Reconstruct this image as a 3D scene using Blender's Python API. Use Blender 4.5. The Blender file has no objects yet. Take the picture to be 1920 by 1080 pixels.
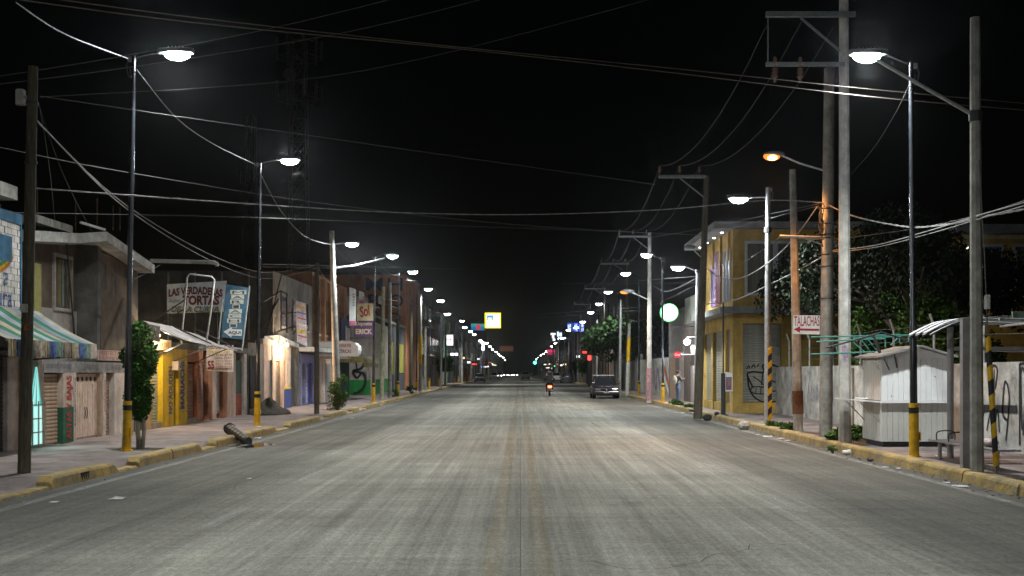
import bpy, bmesh, math, random
from mathutils import Vector, Matrix
R = math.radians
rnd = random.Random(7)
scene = bpy.context.scene
C = scene.collection

# ------------------------------------------------------------------ camera
F, CX, CY, H = 2100.0, 976.0, 697.0, 1.7          # photo pixels (1920 wide); street vanishing point; eye height
cam = bpy.data.cameras.new('camera'); camo = bpy.data.objects.new('camera', cam); C.objects.link(camo)
camo.location = (0, 0, H); camo.rotation_euler = (R(90), 0, 0)
cam.sensor_width = 36; cam.lens = F / 1920 * 36
cam.shift_x = -(CX - 960) / 1920; cam.shift_y = (CY - 540) / 1920
cam.clip_end = 3000; cam.clip_start = 0.1
scene.camera = camo

# ------------------------------------------------------------------ night sky and exposure
world = bpy.data.worlds.new('World'); scene.world = world; world.use_nodes = True
nt = world.node_tree; nt.nodes.clear()
sky = nt.nodes.new('ShaderNodeTexSky'); sky.sky_type = 'NISHITA'; sky.sun_disc = False
sky.sun_elevation = R(2); sky.sun_rotation = R(150); sky.dust_density = 3
bg = nt.nodes.new('ShaderNodeBackground'); bg.inputs[1].default_value = 0.0004
wo = nt.nodes.new('ShaderNodeOutputWorld')
nt.links.new(sky.outputs[0], bg.inputs[0]); nt.links.new(bg.outputs[0], wo.inputs[0])
moon = bpy.data.lights.new('moon', 'SUN'); moon.energy = 0.004; moon.angle = R(0.5); moon.color = (.8, .88, 1)
mo = bpy.data.objects.new('moon', moon); C.objects.link(mo); mo.rotation_euler = (R(40), 0, R(25))
vs = scene.view_settings
vs.view_transform = 'Standard'; vs.look = 'None'; vs.gamma = 1; vs.exposure = 0.15; vs.use_curve_mapping = False
scene.render.engine = 'CYCLES'
cy = scene.cycles
cy.use_denoising = True; cy.max_bounces = 5; cy.diffuse_bounces = 3; cy.glossy_bounces = 2
cy.transmission_bounces = 2; cy.transparent_max_bounces = 6; cy.sample_clamp_indirect = 4; cy.sample_clamp_direct = 0
cy.use_light_tree = True; cy.caustics_reflective = False; cy.caustics_refractive = False
LED_W, LED_COL = 1900.0, (0.95, 1.0, 0.97)

# ------------------------------------------------------------------ helpers
def P(px, py, Y): return Vector(((px - CX) * Y / F, Y, H - (py - CY) * Y / F))
def GY(py, g=0.15): return F * (H - g) / (py - CY)
def SY(px, X): return F * X / (px - CX)
def zz(py, Y): return H - (py - CY) * Y / F
def kx(Y):
    if Y < 25: return 6.82
    if Y < 50: return 6.82 + (Y - 25) / 25 * .2
    if Y < 140: return 7.02 + (Y - 50) / 90 * .78
    return 7.8 + min(1, (Y - 140) / 200) * .3

MATS = {}
def mat(name, col, rough=.8, ns=6, na=.25, bump=.0, bs=None, metal=0, spec=.4, col2=None, world_co=False, emit=None, es=0, streak=None, trans=0):
    if name in MATS: return MATS[name]
    m = bpy.data.materials.new(name); m.use_nodes = True
    n = m.node_tree.nodes; l = m.node_tree.links; b = n['Principled BSDF']
    b.inputs['Roughness'].default_value = rough; b.inputs['Metallic'].default_value = metal
    b.inputs['Specular IOR Level'].default_value = spec
    if emit is not None:
        b.inputs['Emission Color'].default_value = (*emit, 1); b.inputs['Emission Strength'].default_value = es
    if world_co:
        g = n.new('ShaderNodeNewGeometry'); co = g.outputs['Position']
    else:
        g = n.new('ShaderNodeTexCoord'); co = g.outputs['Object']
    if streak:
        mp = n.new('ShaderNodeMapping'); mp.inputs['Scale'].default_value = streak; l.new(co, mp.inputs[0]); co2 = mp.outputs[0]
    else: co2 = co
    if na > 0:
        t = n.new('ShaderNodeTexNoise'); t.inputs['Scale'].default_value = ns; t.inputs['Detail'].default_value = 6; t.inputs['Roughness'].default_value = .65
        l.new(co2, t.inputs['Vector'])
        r = n.new('ShaderNodeValToRGB'); c = Vector(col); d = Vector(col2) if col2 else c * (1 - na * 1.3)
        hi = c if col2 else c * (1 + na * .6)
        r.color_ramp.elements[0].position = .32; r.color_ramp.elements[1].position = .68
        r.color_ramp.elements[0].color = (*[max(0, min(1, x)) for x in d], 1); r.color_ramp.elements[1].color = (*[min(1, x) for x in hi], 1)
        l.new(t.outputs[0], r.inputs[0])
        if rough >= .75 and emit is None:
            # broad stains that run down the surface
            ms = n.new('ShaderNodeMapping'); ms.inputs['Scale'].default_value = (1, 1, .5); l.new(co, ms.inputs[0])
            t3 = n.new('ShaderNodeTexNoise'); t3.inputs['Scale'].default_value = 1.5; t3.inputs['Detail'].default_value = 7; t3.inputs['Roughness'].default_value = .7; l.new(ms.outputs[0], t3.inputs['Vector'])
            r3 = n.new('ShaderNodeMapRange'); r3.inputs[1].default_value = .34; r3.inputs[2].default_value = .6; r3.inputs[3].default_value = .68; r3.inputs[4].default_value = 1.06; l.new(t3.outputs[0], r3.inputs[0])
            mx = n.new('ShaderNodeMix'); mx.data_type = 'RGBA'; mx.blend_type = 'MULTIPLY'; mx.inputs[0].default_value = 1
            l.new(r.outputs[0], mx.inputs[6]); l.new(r3.outputs[0], mx.inputs[7]); l.new(mx.outputs[2], b.inputs['Base Color'])
        else: l.new(r.outputs[0], b.inputs['Base Color'])
    else: b.inputs['Base Color'].default_value = (*col, 1)
    if bump > 0:
        t2 = n.new('ShaderNodeTexNoise'); t2.inputs['Scale'].default_value = bs or 40; t2.inputs['Detail'].default_value = 5
        l.new(co, t2.inputs['Vector']); bp = n.new('ShaderNodeBump'); bp.inputs['Strength'].default_value = bump; bp.inputs['Distance'].default_value = .02
        l.new(t2.outputs[0], bp.inputs['Height']); l.new(bp.outputs[0], b.inputs['Normal'])
    MATS[name] = m; return m

def leafmat(name, c1, c2):
    if name in MATS: return MATS[name]
    m = bpy.data.materials.new(name); m.use_nodes = True
    n = m.node_tree.nodes; l = m.node_tree.links; b = n['Principled BSDF']
    g = n.new('ShaderNodeNewGeometry'); r = n.new('ShaderNodeValToRGB')
    r.color_ramp.elements[0].color = (*c1, 1); r.color_ramp.elements[1].color = (*c2, 1)
    l.new(g.outputs['Random Per Island'], r.inputs[0]); l.new(r.outputs[0], b.inputs['Base Color'])
    b.inputs['Roughness'].default_value = .7; b.inputs['Specular IOR Level'].default_value = .12
    b.inputs['Subsurface Weight'].default_value = 0
    MATS[name] = m; return m

def emat(name, col, s):
    if name in MATS: return MATS[name]
    m = bpy.data.materials.new(name); m.use_nodes = True
    b = m.node_tree.nodes['Principled BSDF']; b.inputs['Base Color'].default_value = (*col, 1)
    b.inputs['Emission Color'].default_value = (*col, 1); b.inputs['Emission Strength'].default_value = s
    MATS[name] = m; return m

ORG = {}
def org(o): return ORG.get(o.name, Vector((0, 0, 0))) if o else Vector((0, 0, 0))

class MB:
    def __init__(s): s.v = []; s.f = []
    def quad(s, *ps):
        i = len(s.v); s.v += [tuple(p) for p in ps]; s.f.append(tuple(range(i, i + len(ps)))); return s
    def box(s, x0, x1, y0, y1, z0, z1):
        if x0 > x1: x0, x1 = x1, x0
        if y0 > y1: y0, y1 = y1, y0
        if z0 > z1: z0, z1 = z1, z0
        i = len(s.v); s.v += [(x0,y0,z0),(x1,y0,z0),(x1,y1,z0),(x0,y1,z0),(x0,y0,z1),(x1,y0,z1),(x1,y1,z1),(x0,y1,z1)]
        s.f += [tuple(i + k for k in q) for q in ((0,3,2,1),(4,5,6,7),(0,1,5,4),(1,2,6,5),(2,3,7,6),(3,0,4,7))]; return s
    def cbox(s, x0, x1, y0, y1, z0, z1, c=.015):
        # box with chamfered top and vertical edges
        i = len(s.v)
        def ring(d, z): return [(x0+d,y0,z),(x1-d,y0,z),(x1,y0+d,z),(x1,y1-d,z),(x1-d,y1,z),(x0+d,y1,z),(x0,y1-d,z),(x0,y0+d,z)]
        def ring2(d, z): return [(x0+2*d,y0+d,z),(x1-2*d,y0+d,z),(x1-d,y0+2*d,z),(x1-d,y1-2*d,z),(x1-2*d,y1-d,z),(x0+2*d,y1-d,z),(x0+d,y1-2*d,z),(x0+d,y0+2*d,z)]
        s.v += ring(c, z0) + ring(c, z1 - c) + ring2(c, z1)
        for r in (0, 8):
            for k in range(8): s.f.append((i+r+k, i+r+(k+1)%8, i+r+8+(k+1)%8, i+r+8+k))
        s.f.append(tuple(i+16+k for k in range(8))); return s
    def obox(s, M, sx, sy, sz):
        i = len(s.v)
        for x,y,z in ((-1,-1,-1),(1,-1,-1),(1,1,-1),(-1,1,-1),(-1,-1,1),(1,-1,1),(1,1,1),(-1,1,1)):
            s.v.append(tuple(M @ Vector((x*sx/2, y*sy/2, z*sz/2))))
        s.f += [tuple(i + k for k in q) for q in ((0,3,2,1),(4,5,6,7),(0,1,5,4),(1,2,6,5),(2,3,7,6),(3,0,4,7))]; return s
    def ringloft(s, rings, cap=True, closed=True):
        i = len(s.v); n = len(rings[0])
        for r in rings: s.v += [tuple(p) for p in r]
        for a in range(len(rings) - 1):
            for k in range(n if closed else n - 1):
                s.f.append((i+a*n+k, i+a*n+(k+1)%n, i+(a+1)*n+(k+1)%n, i+(a+1)*n+k))
        if cap:
            s.f.append(tuple(i + k for k in reversed(range(n)))); j = i + (len(rings)-1)*n
            s.f.append(tuple(j + k for k in range(n)))
        return s
    def tube(s, pts, rad, n=8, cap=True):
        pts = [Vector(p) for p in pts]
        rs = rad if isinstance(rad, (list, tuple)) else [rad] * len(pts)
        rings = []; up0 = None
        for k, p in enumerate(pts):
            d = (pts[min(k+1, len(pts)-1)] - pts[max(k-1, 0)]).normalized()
            if up0 is None:
                up0 = Vector((0,0,1)) if abs(d.z) < .9 else Vector((0,1,0))
            u = d.cross(up0)
            if u.length < 1e-5: u = d.cross(Vector((1,0,0)))
            u.normalize(); w = u.cross(d); up0 = w if abs(w.length) > .5 else up0
            rings.append([p + (u*math.cos(2*math.pi*(j+.5)/n) + w*math.sin(2*math.pi*(j+.5)/n)) * rs[k] for j in range(n)])
        return s.ringloft(rings, cap)
    def lathe(s, base, prof, n=16, axis='z', cap=True):
        base = Vector(base); rings = []
        for r, h in prof:
            ring = []
            for j in range(n):
                a = 2*math.pi*j/n; c, d = r*math.cos(a), r*math.sin(a)
                ring.append(base + (Vector((c,d,h)) if axis=='z' else Vector((h,c,d)) if axis=='x' else Vector((d,h,c))))
            rings.append(ring)
        return s.ringloft(rings, cap)
    def prism(s, poly, d):
        # poly: list of points (planar), extruded by vector d
        n = len(poly); i = len(s.v); d = Vector(d)
        s.v += [tuple(p) for p in poly] + [tuple(Vector(p) + d) for p in poly]
        s.f.append(tuple(i+k for k in reversed(range(n)))); s.f.append(tuple(i+n+k for k in range(n)))
        for k in range(n): s.f.append((i+k, i+(k+1)%n, i+n+(k+1)%n, i+n+k))
        return s
    def ellipsoid(s, c, rx, ry, rz, nu=12, nv=8):
        c = Vector(c); rings = []
        for a in range(nv + 1):
            t = math.pi * (a + .02) / (nv + .04); z = -math.cos(t); r = math.sin(t)
            rings.append([c + Vector((rx*r*math.cos(2*math.pi*j/nu), ry*r*math.sin(2*math.pi*j/nu), rz*z)) for j in range(nu)])
        return s.ringloft(rings)
    def mesh(s, name, m, off=Vector((0,0,0)), smooth=False):
        me = bpy.data.meshes.new(name)
        me.from_pydata([(a-off.x, b-off.y, c-off.z) for a,b,c in s.v], [], s.f)
        if m: me.materials.append(m)
        bm = bmesh.new(); bm.from_mesh(me); bmesh.ops.recalc_face_normals(bm, faces=bm.faces); bm.to_mesh(me); bm.free()
        if smooth:
            for p in me.polygons: p.use_smooth = True
        return me
    def build(s, name, m, parent=None, smooth=False, local=False, loc=None):
        off = Vector((0,0,0)) if (local or parent is None and loc is None) else (Vector(loc) if parent is None else org(parent))
        me = s.mesh(name, m, off, smooth)
        o = bpy.data.objects.new(name, me); C.objects.link(o)
        if parent: o.parent = parent; ORG[o.name] = org(parent)
        elif loc is not None: o.location = loc; ORG[o.name] = Vector(loc)
        return o

def shade_auto(o, ang=40):
    me = o.data
    for p in me.polygons: p.use_smooth = True
    try: me.set_sharp_from_angle(angle=R(ang))
    except Exception: pass
    return o
def tag(o, label, cat, group=None):
    o['label'] = label; o['category'] = cat
    if group: o['group'] = group
    return o
def thing(name, loc, label, cat, group=None, rz=0):
    o = bpy.data.objects.new(name, None); C.objects.link(o); o.location = loc; o.rotation_euler = (0,0,rz)
    o.empty_display_size = .2
    ORG[o.name] = Vector(loc); return tag(o, label, cat, group)
def struct(o): o['kind'] = 'structure'; return o
def stuff(o): o['kind'] = 'stuff'; return o

_tx = {}
def text_mesh(s, bold=0.0, shear=0.0):
    k = (s, bold, shear)
    if k in _tx: return _tx[k]
    cu = bpy.data.curves.new('t', 'FONT'); cu.body = s; cu.offset = bold; cu.shear = shear; cu.resolution_u = 3
    ob = bpy.data.objects.new('t', cu)
    me = bpy.data.meshes.new_from_object(ob); bpy.data.objects.remove(ob)
    vs_ = [v.co.copy() for v in me.vertices]; fs = [tuple(p.vertices) for p in me.polygons]
    x0 = min(v.x for v in vs_); x1 = max(v.x for v in vs_); y0 = min(v.y for v in vs_); y1 = max(v.y for v in vs_)
    vs_ = [((v.x-x0)/(x1-x0), (v.y-y0)/(y1-y0)) for v in vs_]
    _tx[k] = (vs_, fs); bpy.data.meshes.remove(me); return _tx[k]
UF = (Vector((1,0,0)), Vector((0,0,1)))          # faces the camera
UL = (Vector((0,1,0)), Vector((0,0,1)))          # on a left wall, faces +X
UR = (Vector((0,-1,0)), Vector((0,0,1)))         # on a right wall, faces -X
ULV = (Vector((0,0,1)), Vector((0,-1,0)))        # left wall, reading upwards
def text(s, m, parent, o, w, h, ax=UF, bold=0.0, shear=0.0, name='lettering', warp=None):
    vs_, fs = text_mesh(s, bold, shear); u, v = ax; o = Vector(o)
    b = MB(); b.v = [tuple(o + u*(x*w) + v*(((y if not warp else warp(x, y)))*h)) for x, y in vs_]; b.f = list(fs)
    me = bpy.data.meshes.new(name); off = org(parent)
    me.from_pydata([(a-off.x, c-off.y, d-off.z) for a,c,d in b.v], [], b.f); me.materials.append(m)
    ob = bpy.data.objects.new(name, me); C.objects.link(ob); ob.parent = parent; ORG[ob.name] = off; return ob
def ribbon(pts, w, o_fn, name, m, parent):
    # flat painted stroke: pts in 2-D, o_fn maps (a,b) to a point in the surface's plane
    b = MB(); L = []; Rr = []
    for k, p in enumerate(pts):
        q0 = Vector(pts[max(k-1,0)]); q1 = Vector(pts[min(k+1,len(pts)-1)]); d = (q1-q0).normalized(); nn = Vector((-d.y, d.x))
        L.append(Vector(p)+nn*w/2); Rr.append(Vector(p)-nn*w/2)
    i = 0
    for k in range(len(pts)-1):
        b.quad(o_fn(*L[k]), o_fn(*L[k+1]), o_fn(*Rr[k+1]), o_fn(*Rr[k]))
    return b.build(name, m, parent)
def smooth_pts(pts, n=6):
    out = []
    for i in range(len(pts)-1):
        p0 = Vector(pts[max(i-1,0)]); p1 = Vector(pts[i]); p2 = Vector(pts[i+1]); p3 = Vector(pts[min(i+2,len(pts)-1)])
        for k in range(n):
            t = k/n; out.append(.5*((2*p1)+(-p0+p2)*t+(2*p0-5*p1+4*p2-p3)*t*t+(-p0+3*p1-3*p2+p3)*t**3))
    out.append(Vector(pts[-1])); return out

def slats(parent, u, nrm, o, L, z0, z1, pitch, m, name='slat'):
    # roller shutter: one curved slat mesh shared by every slat object
    u = Vector(u); nrm = Vector(nrm); o = Vector(o); n = max(1, round((z1-z0)/pitch)); p = (z1-z0)/n
    prof = [(0,.0),(.016,.12*p),(.022,.5*p),(.014,.9*p),(0,.97*p),(-.012,.97*p),(-.012,0)]
    b = MB(); b.ringloft([[u*e + nrm*a + Vector((0,0,1))*c for a,c in prof] for e in (0, L)])
    me = b.mesh(name, m)
    for k in range(n):
        ob = bpy.data.objects.new(name, me); C.objects.link(ob); ob.parent = parent
        ob.location = Vector((o.x, o.y, z0 + k*p)) - org(parent)

def leaves(name, m, parent, centres, n, size, seed=1, aspect=.5, droop=0):
    r = random.Random(seed); b = MB()
    for (c, rad) in centres:
        for _ in range(n):
            while True:
                d = Vector((r.uniform(-1,1), r.uniform(-1,1), r.uniform(-1,1)))
                if d.length < 1: break
            d = d.normalized() * (d.length ** .5)
            p = Vector(c) + Vector((d.x*rad[0], d.y*rad[1], d.z*rad[2]))
            s = size * r.uniform(.6, 1.35)
            a = Vector((r.gauss(0,1), r.gauss(0,1), r.gauss(-droop,.6))).normalized()
            w = a.cross(Vector((r.gauss(0,1), r.gauss(0,1), r.gauss(0,1)))).normalized() * s * aspect
            b.quad(p - w*.2, p + a*s*.45 - w*.9, p + a*s, p + a*s*.45 + w*.9)
    me = bpy.data.meshes.new(name); off = org(parent)
    me.from_pydata([(a-off.x, c-off.y, d-off.z) for a,c,d in b.v], [], b.f); me.materials.append(m)
    o = bpy.data.objects.new(name, me); C.objects.link(o); o.parent = parent; ORG[o.name] = off; return o

# ------------------------------------------------------------------ materials
M_black = mat('black_enamel', (.012,.014,.018), .25, 8, .3, spec=.6)
M_yel = mat('yellow_paint', (.62,.36,.006), .5, 5, .3)
M_yelk = mat('worn_kerb_yellow', (.44,.30,.085), .9, 4.5, .3, .8, 16, col2=(.17,.15,.11))
M_steel = mat('galvanised_steel', (.42,.43,.44), .42, 10, .25, metal=.6)
M_dsteel = mat('dark_steel', (.05,.05,.055), .5, 8, .3, metal=.3)
M_conc = mat('weathered_concrete', (.33,.32,.29), .9, 4, .35, .35, 25)
M_concw = mat('pale_concrete', (.5,.49,.46), .85, 4, .3, .25, 25)
M_concd = mat('dark_concrete', (.13,.125,.115), .9, 2, .5, .4, 15)
M_wood = mat('weathered_wood_pole', (.10,.085,.06), .9, 6, .5, .5, 18, streak=(6,6,.6))
M_house = mat('lamp_housing', (.22,.23,.24), .45, 8, .15, metal=.4)
M_led = emat('led_glow', (.92,.97,1.0), 220)
M_ledfar = emat('led_glow_far', (.92,.97,1.0), 60)
M_sodium = emat('sodium_glow', (1.0,.22,.03), 1.6); M_sodcore = emat('sodium_core', (1.0,.45,.16), 9)
M_warm = emat('warm_bulb_glow', (1.0,.62,.34), 6)
M_cable = mat('black_cable', (.035,.035,.037), .5, 20, .2)
M_wire = mat('aluminium_wire', (.11,.11,.11), .55, 20, .15, metal=.2)
M_cwire = mat('twisted_aluminium_cable', (.30,.30,.30), .45, 20, .2, metal=.3)
M_walk = mat('pavement_concrete', (.235,.19,.18), .9, 1.3, .35, .25, 40, world_co=True)
M_white = mat('white_paint', (.72,.72,.7), .6, 5, .12)
M_red = mat('red_lettering', (.35,.02,.02), .6, 9, .15)
M_ink = mat('black_lettering', (.015,.015,.02), .6, 9, .1)
M_blue = mat('blue_lettering', (.012,.03,.2), .6, 9, .15)
M_gold = mat('gold_lettering', (.6,.42,.03), .6, 9, .15)

# ================================================================== road, kerbs, pavements
def road_material():
    m = bpy.data.materials.new('worn_road_concrete'); m.use_nodes = True
    n = m.node_tree.nodes; l = m.node_tree.links; b = n['Principled BSDF']
    g = n.new('ShaderNodeNewGeometry'); pos = g.outputs['Position']
    def noise(scale, vec, det=5, ro=.6):
        mp = n.new('ShaderNodeMapping'); mp.inputs['Scale'].default_value = vec; l.new(pos, mp.inputs[0])
        t = n.new('ShaderNodeTexNoise'); t.inputs['Scale'].default_value = scale; t.inputs['Detail'].default_value = det; t.inputs['Roughness'].default_value = ro
        l.new(mp.outputs[0], t.inputs['Vector']); return t.outputs[0]
    def ramp(src, a, bb, v0, v1):
        r = n.new('ShaderNodeMapRange'); r.inputs[1].default_value = a; r.inputs[2].default_value = bb; r.inputs[3].default_value = v0; r.inputs[4].default_value = v1
        l.new(src, r.inputs[0]); return r.outputs[0]
    def mul(a, c):
        r = n.new('ShaderNodeMath'); r.operation = 'MULTIPLY'; l.new(a, r.inputs[0])
        if isinstance(c, float): r.inputs[1].default_value = c
        else: l.new(c, r.inputs[1])
        return r.outputs[0]
    tracks = ramp(noise(1.6, (1, .012, 1), 6, .7), .32, .66, .68, 1.12)     # tyre polish along the lanes
    tracks2 = ramp(noise(7.0, (1, .03, 1), 3, .6), .35, .65, .90, 1.06)
    cross = ramp(noise(1.0, (.10, .9, 1), 6, .7), .33, .64, .86, 1.07)      # light and dark bands along the lamp row, painted across the road
    cross2 = ramp(noise(6.0, (.05, .8, 1), 4, .6), .35, .65, .9, 1.06)
    patch = ramp(noise(.35, (1, 1, 1), 5, .6), .3, .7, .8, 1.12)
    scuff = ramp(noise(3.2, (.55, .05, 1), 7, .75), .40, .62, .9, 1.05)
    fine = mul(ramp(noise(70, (1, 1, 1), 4, .7), .3, .7, .68, 1.28), ramp(noise(14, (1, .6, 1), 6, .75), .38, .56, .84, 1.05))
    oil = ramp(noise(.9, (1, .5, 1), 7, .7), .33, .42, .82, 1.0)
    fine = mul(mul(fine, oil), ramp(noise(26, (1, .45, 1), 5, .8), .36, .64, .74, 1.2))
    fine = mul(fine, ramp(noise(11, (1, .012, 1), 4, .7), .36, .64, .84, 1.12))
    v = mul(mul(mul(mul(mul(mul(tracks, tracks2), cross), cross2), patch), fine), scuff)
    # dirt along gutters and outer lanes; dim foreground corners are put into it too
    sx = n.new('ShaderNodeSeparateXYZ'); l.new(pos, sx.inputs[0])
    ab = n.new('ShaderNodeMath'); ab.operation = 'ABSOLUTE'; l.new(sx.outputs[0], ab.inputs[0])
    gut = ramp(ab.outputs[0], 4.8, 6.9, 1.0, .74)
    v = mul(v, gut); v = mul(v, ramp(ab.outputs[0], 3.1, 4.4, 1.06, .45)); v = mul(v, ramp(ab.outputs[0], .2, 1.9, .88, 1.04))
    mx = n.new('ShaderNodeMix'); mx.data_type = 'RGBA'; mx.inputs[6].default_value = (0,0,0,1); mx.inputs[7].default_value = (.345,.334,.292,1)
    mx.clamp_factor = False; l.new(v, mx.inputs[0]); l.new(mx.outputs[2], b.inputs['Base Color'])
    l.new(ramp(noise(1.6, (1, .02, 1), 5, .7), .3, .7, .78, .95), b.inputs['Roughness'])
    b.inputs['Specular IOR Level'].default_value = .2
    bp = n.new('ShaderNodeBump'); bp.inputs['Strength'].default_value = .35; bp.inputs['Distance'].default_value = .006
    l.new(noise(60, (1, 1, 1), 4, .7), bp.inputs['Height']); l.new(bp.outputs[0], b.inputs['Normal'])
    return m
M_road = road_material()
M_dirt = mat('bare_ground', (.07,.06,.05), .95, 1, .4, world_co=True)

b = MB(); b.quad((-900,-40,-.16),(900,-40,-.16),(900,1500,-.16),(-900,1500,-.16))
struct(b.build('ground', M_dirt))
# road: a bed, cast slabs for the near part, one sheet beyond
bed = MB(); Ys = [-8] + list(range(0, 68, 4)) 
ys = [-8.0 + 4.5*k for k in range(18)]
bed.ringloft([[(-kx(y)-.05,y,-.0055),(kx(y)+.05,y,-.0055)] for y in ys], cap=False, closed=False)
road = struct(bed.build('road', mat('joint_grit',(.10,.095,.085),.95,3,.3,world_co=True)))
for a in range(len(ys)-1):
    y0, y1 = ys[a]+.004, ys[a+1]-.004
    for e in range(4):
        def xe(i, y): return (-kx(y), -3.4, 0, 3.4, kx(y))[i]
        z = 0.0
        s = MB(); x00, x10, x01, x11 = xe(e,y0)+.002, xe(e+1,y0)-.002, xe(e,y1)+.002, xe(e+1,y1)-.002
        c = .004
        s.ringloft([[(x00,y0,-.005),(x10,y0,-.005),(x11,y1,-.005),(x01,y1,-.005)],
                    [(x00,y0,z-c*.6),(x10,y0,z-c*.6),(x11,y1,z-c*.6),(x01,y1,z-c*.6)],
                    [(x00+c,y0+c,z),(x10-c,y0+c,z),(x11-c,y1-c,z),(x01+c,y1-c,z)]])
        s.build('road_slab', M_road, road)
far = MB(); yf = [ys[-1]+.006] + [80+10*k for k in range(60)]
far.ringloft([[(-kx(y),y,0),(kx(y),y,0)] for y in yf], cap=False, closed=False)
far.build('far_carriageway', M_road, road)

def worn(name, col, keep):
    m = bpy.data.materials.new(name); m.use_nodes = True
    n = m.node_tree.nodes; l = m.node_tree.links; bb = n['Principled BSDF']; bb.inputs['Base Color'].default_value = (*col,1); bb.inputs['Roughness'].default_value = .7
    g = n.new('ShaderNodeNewGeometry'); mp = n.new('ShaderNodeMapping'); mp.inputs['Scale'].default_value = (1,.35,1); l.new(g.outputs['Position'], mp.inputs[0])
    t = n.new('ShaderNodeTexNoise'); t.inputs['Scale'].default_value = 9; t.inputs['Detail'].default_value = 7; t.inputs['Roughness'].default_value = .75; l.new(mp.outputs[0], t.inputs['Vector'])
    r = n.new('ShaderNodeMapRange'); r.inputs[1].default_value = .35; r.inputs[2].default_value = .7; r.inputs[3].default_value = 0; r.inputs[4].default_value = keep
    l.new(t.outputs[0], r.inputs[0]); l.new(r.outputs[0], bb.inputs['Alpha']); return m
M_mark_y = worn('faded_yellow_marking', (.40,.27,.09), .3)
M_mark_w = worn('faded_white_marking', (.5,.5,.48), .6)
for x in (-.24, .2):
    q = MB(); q.quad((x-.09,2,.004),(x+.09,2,.004),(x+.09,150,.004),(x-.09,150,.004)); q.build('centre_line', M_mark_y, road)
for s_ in (-1, 1):
    q = MB(); yy_ = [6+3*k for k in range(26)]; q.ringloft([[(s_*(kx(y)-.52),y,.004),(s_*(kx(y)-.36),y,.004)] for y in yy_],cap=False,closed=False); q.build('edge_line', worn('faded_edge_line',(.5,.49,.46),.5) if s_<0 else MATS.get('faded_edge_line') or bpy.data.materials['faded_edge_line'], road)
for sx_, y_s in ((-3.42, 12.2), (3.42, 13.5)):
    for k in range(9):
        y = y_s + 5.2*k; q = MB(); q.quad((sx_-.08,y,.004),(sx_+.08,y,.004),(sx_+.08,y+2,.004),(sx_-.08,y+2,.004)); q.build('lane_dash', M_mark_w, road)
# pavements -------------------------------------------------------
raised = [(13.2,13.9),(16.2,18.9),(19.9,23.9),(25.0,31.4),(33.4,38.6),(40.6,44.8),(46.6,48.6),(51,56),(58,64),(66,80),(83,96),(100,650)]
def near_raised(Y):
    d = min((0 if a <= Y <= c else min(abs(Y-a), abs(Y-c))) for a, c in raised); return d
def lh(X, Y):
    if Y < 13: dip = 1.0 if Y > 8 else .4
    else: dip = min(1, max(0, near_raised(Y)-.02) / .3)
    wd = 4.2 if 23.5 < Y < 25.3 else 1.25
    t = max(0, min(1, (-X - kx(Y) - .1) / wd)); t = t*t*(3-2*t)
    return .15 - dip*.12*(1-t)
b = MB(); rows = []; y = -8.0; cols = [.16,.2,.45,.7,.95,1.2,1.5,2.0,2.6,3.4,4.4]
while y < 650:
    rows.append([(-kx(y)-.179, y, -.1)]+[(-kx(y)-.02-c, y, lh(-kx(y)-max(0,c-.16), y)) for c in cols]); y += .25 if y < 60 else 3
b.ringloft(rows, cap=False, closed=False); pav = struct(b.build('left_pavement', M_walk, smooth=True))
b = MB(); rows = []; y = -8.0
while y < 650:
    rows.append([(kx(y)+.02+c, y, .15) for c in (0,.5,1,2,2.9)]); y += 3
b.ringloft(rows, cap=False, closed=False); pavr = struct(b.build('right_pavement', M_walk))
def kerb(y0, y1, side, h0, h1, parent, m=None, ends=(0,0)):
    def xs(y): return kx(y)-.03, kx(y)+.2
    def pt(x, y, z): return (side*x, y, z)
    rs = []
    n = max(1, int((y1-y0)/(.32 if y1 < 80 else 6)))
    for k in range(n+1):
        pass
    stops = [y0+(y1-y0)*k/n for k in range(n+1)]
    if ends[0]: stops.insert(1, y0+.14)
    if ends[1]: stops.insert(len(stops)-1, y1-.14)
    stops.sort()
    for k, y in enumerate(stops):
        t = (y-y0)/(y1-y0); h = h0+(h1-h0)*t + rnd.uniform(-.012,.006); a, c = xs(y)
        if k == 0 and ends[0]: h = ends[0]
        if k == len(stops)-1 and ends[1]: h = ends[1]
        j = rnd.uniform(-.012,.012)
        rs.append([pt(a-.015+j,y,-.05),pt(a+.01+j,y,h*.75),pt(a+.03+j,y,h-.012),pt(a+.055+j,y,h),pt(c,y,h),pt(c,y,-.05)])
    o = MB().ringloft(rs).build('kerb_stone', m or M_yelk, parent); return o
for a, c in raised[:-1]:
    n = max(1, round((c-a)/2.2))
    for k in range(n):
        kerb(a+(c-a)*k/n+.008, a+(c-a)*(k+1)/n-.008, -1, .185, .185, pav, ends=(.10 if k==0 else 0, .10 if k==n-1 else 0))
gapl = [(8,13.2),(13.9,16.2)] + [(raised[i][1], raised[i+1][0]) for i in range(1, len(raised)-1)]
for a, c in gapl: kerb(a+.01, c-.01, -1, .045, .045, pav)
kerb(96.01, 650, -1, .18, .18, pav)
y = 6.0
while y < 76:
    L = rnd.uniform(1.7, 2.6)
    if 42.2 < y < 46.5: kerb(y+.008, y+L-.008, 1, .05, .05, pavr, M_conc)
    else: kerb(y+.008, y+L-.008, 1, .18, .18, pavr, ends=(.08 if 46 < y < 49 else 0, 0))
    y += L
kerb(y+.01, 650, 1, .18, .18, pavr)
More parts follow.
